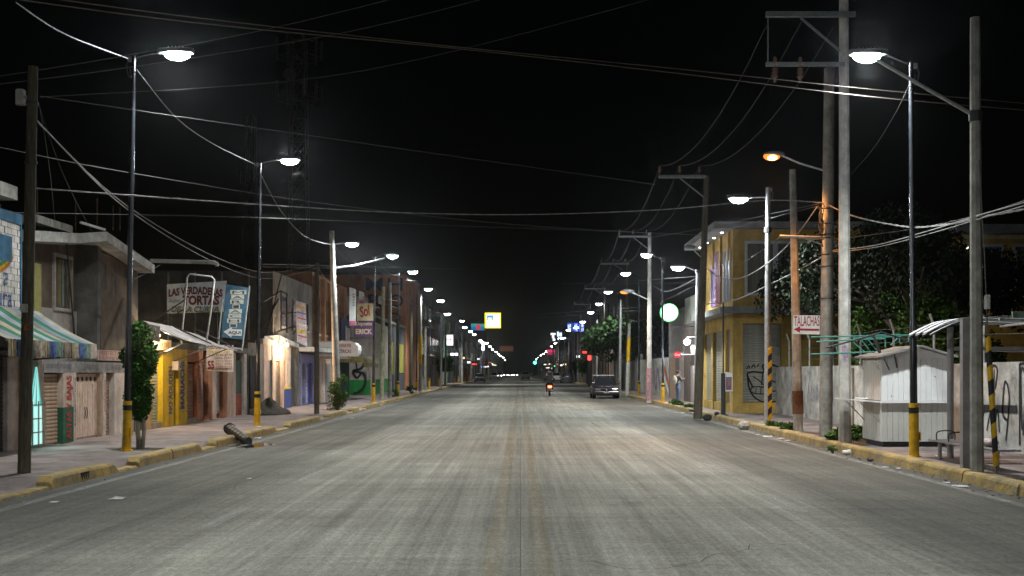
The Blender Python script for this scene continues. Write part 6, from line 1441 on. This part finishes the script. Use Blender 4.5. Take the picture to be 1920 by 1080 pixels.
car('oncoming_car','second distant oncoming car further left with headlights on',(-5.2,400,0),0,4.2,1.75,1.5,(.1,.1,.1),'sedan',lights_on='front')
# motorcycle seen from behind
mx, my = 2.02, 78.0
Mo = thing('motorcycle',(mx,my,0),'dark motorcycle with glowing red tail light riding away','motorcycle')
def torus_wheel(t,y):
    b=MB(); b.lathe((mx,y,.3),[(.21,-.05),(.28,-.055),(.305,0),(.28,.055),(.21,.05)],18,'x',cap=False); wh=b.build('wheel',MATS['tyre_rubber'],t)
    b=MB(); b.lathe((mx,y,.3),[(.2,-.015),(.2,.015),(.05,.04),(.05,-.04)],18,'x'); b.build('rim',MATS['alloy_rim'],wh)
torus_wheel(Mo,my-.6); torus_wheel(Mo,my+.65)
trim=MATS['black_trim']
b=MB(); b.ringloft([[Vector((mx+sx*w,y,z)) for sx,z in ((-1,z0),(1,z0),(1,z1),(-1,z1))] for y,w,z0,z1 in ((my-.75,.07,.62,.74),(my-.3,.12,.55,.78),(my+.1,.14,.5,.85),(my+.4,.1,.6,.88))]); b.build('body',trim,Mo)
b=MB(); b.cbox(mx-.14,mx+.14,my-.7,my+.05,.76,.84,.03); b.build('seat',MATS['tyre_rubber'],Mo)
b=MB(); b.ringloft([[Vector((mx+sx*.09,y,z)) for sx,z in ((-1,z0),(1,z0),(1,z1),(-1,z1))] for y,z0,z1 in ((my-.55,.35,.42),(my-.92,.45,.5))]); b.build('rear_mudguard',trim,Mo)
b=MB(); b.cbox(mx-.13,mx+.13,my-.80,my-.755,.60,.74,.02); b.build('tail_light',emat('tail_glow',(1,.08,.03),14),Mo)
b=MB(); b.box(mx-.09,mx+.09,my-.9,my-.885,.42,.54); b.build('number_plate',M_white,Mo)
b=MB(); b.tube([(mx-.36,my+.32,1.02),(mx-.12,my+.45,1.0),(mx+.12,my+.45,1.0),(mx+.36,my+.32,1.02)],.016,6); b.build('handlebar',M_dsteel,Mo)
for s in (-1,1):
    b=MB(); b.ellipsoid((mx+s*.36,my+.42,1.18),.06,.02,.04,8,6); b.build('mirror',trim,Mo)
    b=MB(); b.tube([(mx+s*.1,my+.65,.3),(mx+s*.09,my+.45,1.0)],.03,6); b.build('fork',M_steel,Mo)
b=MB(); b.tube([(mx+.16,my+.2,.3),(mx+.17,my-.7,.4)],[.03,.05],8); b.build('exhaust',M_steel,Mo)

# ================================================================== people
def skin_body(name, V, E, root, m, parent=None, sub=2):
    me=bpy.data.meshes.new(name); keys=list(V); idx={k:i for i,k in enumerate(keys)}
    me.from_pydata([V[k][0] for k in keys],[(idx[a],idx[c]) for a,c in E],[])
    o=bpy.data.objects.new(name,me); C.objects.link(o)
    md=o.modifiers.new('s','SKIN'); md.use_smooth_shade=True
    for i,k in enumerate(keys):
        r=V[k][1]; me.skin_vertices[0].data[i].radius=r if isinstance(r,tuple) else (r,r); me.skin_vertices[0].data[i].use_root=(k==root)
    sb=o.modifiers.new('u','SUBSURF'); sb.levels=sub; sb.render_levels=sub
    dg=bpy.context.evaluated_depsgraph_get(); nm=bpy.data.meshes.new_from_object(o.evaluated_get(dg)); o.modifiers.clear(); o.data=nm; nm.name=name
    nm.materials.clear(); 
    for x in (m if isinstance(m,list) else [m]): nm.materials.append(x)
    for p in nm.polygons: p.use_smooth=True
    if parent: o.parent=parent; ORG[o.name]=org(parent)
    return o
SKIN=mat('skin',(.28,.15,.09),.55,8,.12)
def person(name,label,loc,rz,J,mats,hair=True,helmet=None,pack=False):
    # J: joints in local space (x right, y forward, z up)
    t=thing(name,loc,label,'person',None,rz); V={}; E=[]
    r=dict(pelvis=.12,waist=.115,chest=.135,neck0=.075,neck=.05,head0=.07,head1=.092,head2=.085,head3=.05)
    for k in ('pelvis','waist','chest','neck0','neck','head0','head1','head2','head3'): V[k]=(J[k],(r[k]*(1.15 if k in('pelvis','waist','chest') else .95 if 'head' in k else 1),r[k]*(.85 if k in('pelvis','waist','chest') else 1.08 if 'head' in k else 1)))
    ch=['pelvis','waist','chest','neck0','neck','head0','head1','head2','head3']; E+=list(zip(ch,ch[1:]))
    for s in 'lr':
        for k,rr in (('sh',.062),('el',.045),('wr',.03),('palm',.034)): V[k+s]=(J[k+s],rr)
        E+=[('neck0','sh'+s),('sh'+s,'el'+s),('el'+s,'wr'+s),('wr'+s,'palm'+s)]
        for k,rr in (('hip',.092),('kn',.062),('an',.042),('heel',.042),('toe',.035)): V[k+s]=(J[k+s],rr)
        E+=[('pelvis','hip'+s),('hip'+s,'kn'+s),('kn'+s,'an'+s),('an'+s,'heel'+s),('heel'+s,'toe'+s)]
        d=(Vector(J['palm'+s])-Vector(J['wr'+s])).normalized(); sd=d.cross(Vector((0,0,1))); sd=sd.normalized() if sd.length>.1 else Vector((1,0,0)); dn=Vector((0,0,-1))
        for f_,(off,ln) in enumerate(((-.026,.062),(-.009,.072),(.009,.068),(.026,.054))):
            a=Vector(J['palm'+s])+sd*off+d*.03; b1=a+d*ln*.55+dn*.006; b2=b1+d*ln*.4+dn*.022
            V['f%d%sa'%(f_,s)]=(a,.009); V['f%d%sb'%(f_,s)]=(b1,.0085); V['f%d%sc'%(f_,s)]=(b2,.0075); E+=[('palm'+s,'f%d%sa'%(f_,s)),('f%d%sa'%(f_,s),'f%d%sb'%(f_,s)),('f%d%sb'%(f_,s),'f%d%sc'%(f_,s))]
        a=Vector(J['palm'+s])-sd*.035-d*.005; V['t%sa'%s]=(a,.011); V['t%sb'%s]=(a-sd*.02+d*.04,.009); E+=[('palm'+s,'t%sa'%s),('t%sa'%s,'t%sb'%s)]
    o=skin_body('body',V,E,'pelvis',mats,t)
    hz=J['head0'][2]; wz=J['pelvis'][2]
    for p in o.data.polygons:
        c=p.center
        ds=min((Vector(J['palm'+s])-c).length for s in 'lr'); dfoot=min((Vector(J['heel'+s])-c).length for s in 'lr'); dtoe=min((Vector(J['toe'+s])-c).length for s in 'lr')
        dh=min((Vector(J[k])-c).length for k in ('head0','head1','head2','head3'))
        dl=min((Vector(J['kn'+s])-c).length for s in 'lr'); dl2=min((Vector(J['hip'+s])-c).length for s in 'lr'); dt=min((Vector(J[k])-c).length for k in ('chest','waist','neck0','shl','shr','ell','elr','wrl','wrr')); dan=min((Vector(J['an'+s])-c).length for s in 'lr')
        if ds<.105: p.material_index=2
        elif dh<.12 and c.z>J['neck'][2]-.01: p.material_index=2
        elif min(dfoot,dtoe)<.075: p.material_index=3
        elif min(dl,dl2,dan)<dt: p.material_index=1
        else: p.material_index=0
    hc=Vector(J['head1'])
    fd=Vector((0,1,0))
    b=MB(); b.ellipsoid(hc+Vector((0,.105,-.02)),.014,.022,.024,8,6); b.build('nose',SKIN,t,local=True,smooth=True)
    for s in (-1,1):
        b=MB(); b.ellipsoid(hc+Vector((s*.035,.088,.015)),.014,.01,.01,8,6); b.build('eye',M_white,t,local=True,smooth=True)
        b=MB(); b.ellipsoid(hc+Vector((s*.095,.0,-.01)),.014,.025,.035,8,6); b.build('ear',SKIN,t,local=True,smooth=True)
    b=MB(); b.ellipsoid(hc+Vector((0,.09,-.062)),.028,.01,.008,8,6); b.build('mouth',mat('lip',(.2,.07,.06),.5,8,.1),t,local=True,smooth=True)
    if hair:
        b=MB(); b.ellipsoid(hc+Vector((0,-.02,.055)),.108,.115,.095,14,10); b.build('hair',mat('dark_hair',(.012,.01,.009),.6,20,.3),t,local=True,smooth=True)
    if helmet:
        b=MB(); b.ellipsoid(hc+Vector((0,-.01,.03)),.14,.155,.15,16,12); b.build('helmet',mat('helmet_shell',(.03,.03,.035),.3,5,.1,spec=.6),t,local=True,smooth=True)
    if pack:
        pc=Vector(J['chest'])+Vector((0,-.21,-.05)); b=MB(); b.ellipsoid(pc+Vector((0,.03,0)),.145,.10,.21,14,10); b.build('backpack',mat('khaki_canvas',(.34,.31,.24),.9,8,.25,.3),t,local=True,smooth=True)
        for s in (-1,1):
            b=MB(); b.tube(smooth_pts([pc+Vector((s*.1,.05,.2)),Vector(J['sh'+('r' if s>0 else 'l')])+Vector((-s*.05,.0,.075)),Vector(J['chest'])+Vector((s*.12,.16,.0)),pc+Vector((s*.14,.1,-.15))],3),.018,6); b.build('strap',MATS['khaki_canvas'],t,local=True)
    return t
J=dict(pelvis=(0,0,.90),waist=(0,.01,1.04),chest=(0,0,1.24),neck0=(0,-.01,1.37),neck=(0,.01,1.44),head0=(0,.03,1.49),head1=(0,.035,1.56),head2=(0,.03,1.63),head3=(0,.02,1.67),
 shl=(-.18,-.01,1.36),shr=(.18,-.01,1.36),ell=(-.23,.06,1.12),elr=(.23,.08,1.12),wrl=(-.13,.26,1.2),wrr=(.12,.28,1.24),palml=(-.09,.33,1.23),palmr=(.08,.35,1.28),
 hipl=(-.09,0,.86),hipr=(.09,0,.86),knl=(-.1,.03,.48),knr=(.11,.01,.48),anl=(-.1,-.02,.09),anr=(.12,-.04,.09),heell=(-.1,-.04,.045),heelr=(.12,-.06,.045),toel=(-.12,.15,.035),toer=(.15,.13,.035))
Yp=GY(755.5); person('person','person in dark jacket and jeans with a khaki backpack facing the lit shop',(P(1271,0,Yp).x,Yp,.15),R(-62),{k:Vector(v)*.955 for k,v in J.items()},[mat('dark_jacket',(.03,.03,.035),.85,8,.3),mat('blue_jeans',(.09,.12,.17),.9,10,.25),SKIN,mat('dark_shoes',(.03,.03,.03),.6,8,.2)],pack=True)
Jr=dict(pelvis=(0,-.25,.93),waist=(0,-.2,1.07),chest=(0,-.1,1.27),neck0=(0,-.03,1.4),neck=(0,.01,1.47),head0=(0,.04,1.52),head1=(0,.05,1.59),head2=(0,.04,1.66),head3=(0,.03,1.70),
 shl=(-.19,-.03,1.38),shr=(.19,-.03,1.38),ell=(-.3,.12,1.18),elr=(.3,.12,1.18),wrl=(-.33,.28,1.06),wrr=(.33,.28,1.06),palml=(-.34,.33,1.04),palmr=(.34,.33,1.04),
 hipl=(-.1,-.22,.9),hipr=(.1,-.22,.9),knl=(-.22,.15,.78),knr=(.22,.15,.78),anl=(-.2,-.02,.36),anr=(.2,-.02,.36),heell=(-.2,-.06,.3),heelr=(.2,-.06,.3),toel=(-.22,.14,.3),toer=(.22,.14,.3))
person('person','rider in dark clothes and helmet sitting on the motorcycle',(mx,my,0),0,Jr,[mat('brown_jacket',(.06,.045,.04),.85,8,.3),mat('dark_trousers',(.03,.03,.04),.9,8,.2),SKIN,MATS['dark_shoes']],hair=False,helmet=True)

# ================================================================== far signs and signals
def lightbox(name,label,px0,px1,py0,py1,Y,faces,depth=.3,post=None,rim=None):
    t=thing(name,Vector((P((px0+px1)/2,0,Y).x,Y,0.15 if post else zz(py1,Y))),label,'sign')
    b=MB(); b.box(P(px0,0,Y).x,P(px1,0,Y).x,Y,Y+depth,zz(py1,Y),zz(py0,Y)); b.build('box',rim or M_dsteel,t)
    for k,(a,c,d,e,m) in enumerate(faces):
        b=MB(); b.box(P(a,0,Y).x,P(c,0,Y).x,Y-.02-.02*k,Y-.01,zz(e,Y),zz(d,Y)); b.build('face_panel',m,t)
    if post:
        xx=P(post,0,Y).x; b=MB(); b.tube([(xx,Y+depth/2,.1),(xx,Y+depth/2,zz(py1,Y))],.16,8); b.build('post',M_dsteel,t)
    return t
E_yel=emat('yellow_rim_glow',(1,.82,.02),2.0); E_pale=emat('pale_yellow_face',(1,.98,.62),2.2); E_bl=emat('blue_panel_glow',(.12,.42,.75),1.0)
lightbox('totem_sign','large glowing yellow and white box sign high above the avenue',909,939,586.5,615,300,[(912,937,588.5,613.5,E_pale),(912.5,925,591,600,E_bl),(915,922,596,599,E_pale)],.8,911,E_yel)
lightbox('teal_sign','teal and blue lit sign with red flower mark',882.5,909,606,620,270,[(883,908.5,607,613,emat('teal_glow',(.03,.32,.30),.8)),(883,908.5,613,619.5,emat('blue_glow',(.02,.16,.38),.8)),(893,901,609,617.5,emat('red_mark',(.6,.03,.05),1.0))],.5,886)
lightbox('dim_billboard','dim orange billboard above the far end of the avenue',936,963,648,659,420,[(937,962,649,658,emat('dim_orange',(.14,.05,.02),.5))],.5,950)
lightbox('white_lightbox','white lit shop sign beside the green building',833,850,627,648,141,[(834,849.5,628,647.5,emat('white_lightbox_face',(1,.95,.88),1.5)),(838,842,636,638,emat('blue_logo',(.1,.2,.8),1)),(843,846,635,638,emat('red_logo',(.9,.1,.05),1))],.3,None,M_steel)
lightbox('white_lightbox','tall narrow white lit sign far down the left side',903,908.5,640,657,230,[(903.5,908,641,656.5,emat('tall_white_face',(.95,.97,1),1.3))],.3,905)
for nm,a,c in (('nearest',1085,1095),('middle',1075.5,1083.5),('farthest',1063.5,1074)):
    lightbox('blue_lightbox','%s of three blue lit sign panels on the right'%{'nearest':'rightmost','middle':'middle','farthest':'leftmost'}[nm],a,c,605,622,182 if nm!='x' else 0,[(a+.4,c-.4,605.6,621.4,emat('deep_blue_glow',(.05,.16,.95),1.1)),(a+2,a+4.2,609,618,emat('sign_white_glow',(.75,.85,1),1.2)),(a+5,c-1.5,608,613,MATS['sign_white_glow']),(a+5,c-1.2,615,620,MATS['sign_white_glow'])],.3,(a+c)/2)
lightbox('white_letter_sign','white lit letter sign on a pole far right',1032,1042,624,643,225,[(1032.5,1041.5,624.5,628,emat('letter_white',(.9,.95,1),1.6)),(1035,1039,629,634,MATS['letter_white']),(1036.5,1041,635,639,MATS['letter_white'])],.3,1037)
lightbox('blue_white_sign','small blue and white lit sign beside the white letter sign',1044,1054,621,632,215,[(1044.5,1048,622,631,emat('icy_glow',(.6,.75,1),1.6)),(1049,1053.5,624,631,MATS['icy_glow'])],.3,1049)
lightbox('pink_sign','pink red lit sign far down the right side',1025,1041,655,666,240,[(1025.5,1040.5,655.5,660.5,emat('pink_glow',(.8,.06,.16),.9)),(1025.5,1040.5,661,665.5,emat('dark_pink_glow',(.35,.03,.10),.8))],.3,1033)
lightbox('red_sign','small red glowing sign between two poles on the right',1101.5,1109,666,676,120,[(1102,1108.5,666.5,675.5,emat('red_glow',(1,.05,.04),2.5))],.2,1105)
Ts2=thing('traffic_signal',(P(1003,0,320).x,320,0),'green traffic signal hanging over the far end of the avenue','traffic light')
c=P(1003,680,320); b=MB(); b.box(c.x-.3,c.x+.3,320,320.3,c.z-.4,c.z+1.3); b.build('housing',M_ink,Ts2); b=MB(); b.ellipsoid(c+Vector((0,-.1,0)),.42,.12,.42); b.build('green_lens',emat('green_signal',(.05,1,.55),12),Ts2,smooth=True)
b=MB(); b.tube([(9,320.15,.1),(9,320.15,6.6),(c.x,320.15,c.z+1.3)],.1,6); b.build('mast_arm',M_dsteel,Ts2)

# ================================================================== rocks, litter, fallen bollard
def rock(px,py,w,label,col,seed,g=.0,h=.75):
    Y=GY(py,g); rg=random.Random(seed); c=Vector((P(px,0,Y).x,Y,g)); s=w*Y/F/2; b=MB(); rings=[]; n=12
    for a in range(7):
        th=math.pi*(a+.05)/6.1; rings.append([c+Vector((s*math.sin(th)*math.cos(2*math.pi*j/n)*(1+rg.uniform(-.16,.16)), s*.9*math.sin(th)*math.sin(2*math.pi*j/n)*(1+rg.uniform(-.16,.16)), s*h*(1-math.cos(th))*.98*(1+rg.uniform(-.05,.05))-.01)) for j in range(n)])
    b.ringloft(rings); o=b.build('rock',mat('rock_%d'%seed,col,.95,14,.4,.8,20),loc=c); shade_auto(o,25); return tag(o,label,'rock')
rock(1395,806,24,'pale rough rock in the gutter before the yellow building',(.36,.35,.33),1); rock(1326,789,18,'dark stone block at the foot of the leaning pole',(.03,.03,.03),2); rock(1344,779,10,'small dark stone behind the dark stone block',(.05,.05,.045),3,.15); rock(1632,865,13,'brownish stone in the right gutter near the kiosk',(.15,.12,.1),4)
M_pap=mat('litter_paper',(.55,.55,.56),.8,9,.25)
def litter(px,py,w,label,seed,g=.006,m=None,h=.01):
    Y=GY(py,g); rg=random.Random(seed); c=Vector((P(px,0,Y).x,Y,g)); s=w*Y/F/2; b=MB(); n=6; G=[]
    for i in range(n): G.append([c+Vector(((i/(n-1)-.5)*2*s*(1+rg.uniform(-.2,.2)),(j/(n-1)-.5)*2*s*1.3*(1+rg.uniform(-.2,.2)),abs(rg.gauss(0,1))*h*.4*(1.3 if 0<i<5 and 0<j<5 else .25)+.002)) for j in range(n)])
    b.ringloft(G,cap=False,closed=False); o=b.build('litter_paper',m or M_pap,loc=c); sd=o.modifiers.new('t','SOLIDIFY'); sd.thickness=.003; return tag(o,label,'litter','litter on the street')
for k,(px,py,w,lab,g) in enumerate(((102,941,15,'flat white paper scrap on the near left lane',0.006),(222,934,24,'longer white paper scrap on the near left lane',0.006),(436,809,0,'',0),(486,800,9,'white scrap at the foot of the second left lamp',.16),(484,821,12,'white scrap in the gutter by the fallen bollard',.006),(1440,818,20,'torn white bag in the right gutter past the rock',.006),(1462,822,14,'white scraps in the gutter below the steel lamp post',.006),(1420,815,8,'tiny white scrap beside the pale rock',.006),(1476,826,10,'small bright crumpled scrap in the right gutter',.006),(1660,876,12,'flat scrap in the gutter before the kiosk',.006),(1683,878,10,'second flat scrap in the gutter before the kiosk',.006),(1775,905,13,'white scrap in the gutter below the bus shelter',.006),(1800,911,26,'long flat scrap in the gutter near the right pole',.006),(1765,848,14,'crumpled white scrap under the shelter bench',.155),(1760,855,10,'flat white scrap on the pavement near the shelter post',.155),(1195,750,6,'small scrap in the far right gutter',.006),(1225,756,7,'white scraps in the gutter before the black lamp post',.006),(1280,774,8,'white scrap in the gutter near the leaning pole',.006),(1180,747,5,'tiny scrap by the purple car',.006),(468,897,8,'tiny pale scrap in the second left lane',.006),(660,784,8,'pale scrap by the far left kerb',.006))):
    if w: litter(px,py,w,lab,k+1,g)
# debris crumbs along the right gutter
b=MB(); rg=random.Random(9)
for k in range(420):
    y=rg.uniform(11,60); x=kx(y)-.03-abs(rg.gauss(0,.22)); s=rg.uniform(.006,.028)
    b.obox(Matrix.Translation((x,y,s*.3))@Matrix.Rotation(rg.uniform(0,3),4,'Z'),s*1.6,s,s*.7)
for k in range(160):
    y=rg.uniform(12,60); x=-kx(y)+.03+abs(rg.gauss(0,.2)); s=rg.uniform(.006,.02); b.obox(Matrix.Translation((x,y,s*.3))@Matrix.Rotation(rg.uniform(0,3),4,'Z'),s*1.6,s,s*.7)
o=b.build('gutter_debris',mat('debris',(.3,.28,.25),.9,3,.6)); stuff(o); o['label']='crumbs of debris and grit along the gutters'; o['category']='debris'
# paper cup lying in gutter
Y=GY(853,.0); c=Vector((P(1587,0,Y).x,Y,.055)); cu=thing('foam_cup',c-Vector((0,0,.05)),'white foam cup lying in the right gutter','cup')
b=MB(); b.lathe(c,[(.0,-.07),(.04,-.07),(.058,.07),(.054,.07),(.037,-.062),(.0,-.062)],16,'x',cap=False); b.build('cup_wall',M_white,cu,smooth=True); b=MB(); b.lathe(c+Vector((.07,0,0)),[(.06,-.004),(.062,.004),(.055,.004)],16,'x',cap=False); b.build('rim',M_white,cu)
# fallen ribbed black bollard across the kerb
fb=thing('fallen_bollard',P(446,815,27.3),'black ribbed plastic bollard lying across the left kerb','bollard')
a=P(430,806,27.6); e=P(465,826,26.2); e.z=.07; a.z=.30; d=(e-a); L_=d.length; b=MB(); pts=[];rs=[]
for k in range(30):
    t_=k/29; pts.append(a+d*t_); rs.append((.125-.02*t_)*(1.0 if k%4 else .88))
b.tube(pts,rs,14); b.build('ribbed_tube',mat('black_plastic',(.015,.015,.017),.5,10,.3),fb,smooth=False)
b=MB(); b.tube([a-d*.02,a+d*.04],.145,14); b.build('collar',MATS['black_plastic'],fb); b=MB(); b.tube([e-d*.02,e+d*.01],.1,14); b.build('end_cap',M_dsteel,fb)
# puddle beside it
b=MB(); n=24; c=G_=Vector((P(458,0,25.5).x+.1,25.9,.003)); b.quad(*[c+Vector((.42*math.cos(2*math.pi*j/n)*(1+.25*math.sin(j*1.9)),.9*math.sin(2*math.pi*j/n)*(1+.2*math.cos(j*2.3)),0)) for j in range(n)])
pm=mat('muddy_water',(.02,.016,.012),.06,6,.3,spec=.6); o=b.build('puddle',pm); struct(o)

# cluster of small lights at the far end
rgf = random.Random(17)
FE = [emat('far_white',(.95,.97,1),1.8),emat('far_warm',(1,.62,.3),1.6),emat('far_red',(1,.07,.05),1.4),emat('far_blue',(.2,.35,1),1.4),emat('far_green',(.2,.9,.45),1.2)]
cn = ('white','warm','red','blue','green'); ordn = ('first','second','third','fourth','fifth','sixth','seventh','eighth','ninth','tenth','eleventh','twelfth')
for side in (-1,1):
    for k in range(12):
        y = 150+k*22+rgf.uniform(-6,6); x = side*(8.9 if side < 0 else 8.7); c = (0,1,0,2,0,3,1,0,2,4,0,1)[(k+(3 if side>0 else 0))%12]; z = rgf.uniform(2.4,4.2); w = rgf.uniform(.5,1.1)
        t = thing('shop_light_box',(x,y,z),'%s small %s shop light along the far %s side'%(ordn[k],cn[c],'left' if side<0 else 'right'),'sign','small shop lights far down the avenue')
        b = MB(); b.box(x-w/2,x+w/2,y,y+.15,z,z+rgf.uniform(.35,.8)); bx_ = b.build('box',M_dsteel,t)
        b = MB(); b.box(x-w/2+.04,x+w/2-.04,y-.03,y-.005,z+.04,z+.34); b.build('lit_face',FE[c],t)
        b = MB(); b.tube([(x,y+.08,z+.2),(side*10.1,y+.08,z+.2)],.04,5); b.build('bracket',M_dsteel,t)
for (x,y,lab,on_) in ((-1.8,405,'third distant oncoming car near the avenue centre','front'),(-6.2,330,'distant dark car at the far left kerb with lights on','front'),(3.2,390,'distant dark car driving away far down the right lane',None)):
    car('distant_car',lab,(x,y,0),0 if on_ else R(180),4.2,1.75,1.5,(.08,.08,.08),'sedan',lights_on=on_)

# ================================================================== night haze
b = MB(); b.box(-70,70,-14,700,-1.3,42)
hz = b.build('haze', None); stuff(hz)
hm = bpy.data.materials.new('night_haze'); hm.use_nodes = True
n_ = hm.node_tree.nodes; n_.clear(); ou = n_.new('ShaderNodeOutputMaterial'); pv = n_.new('ShaderNodeVolumePrincipled')
pv.inputs['Color'].default_value = (.9,.92,.95,1); pv.inputs['Density'].default_value = 0.00035; pv.inputs['Anisotropy'].default_value = .95
hm.node_tree.links.new(pv.outputs[0], ou.inputs['Volume']); hz.data.materials.append(hm)
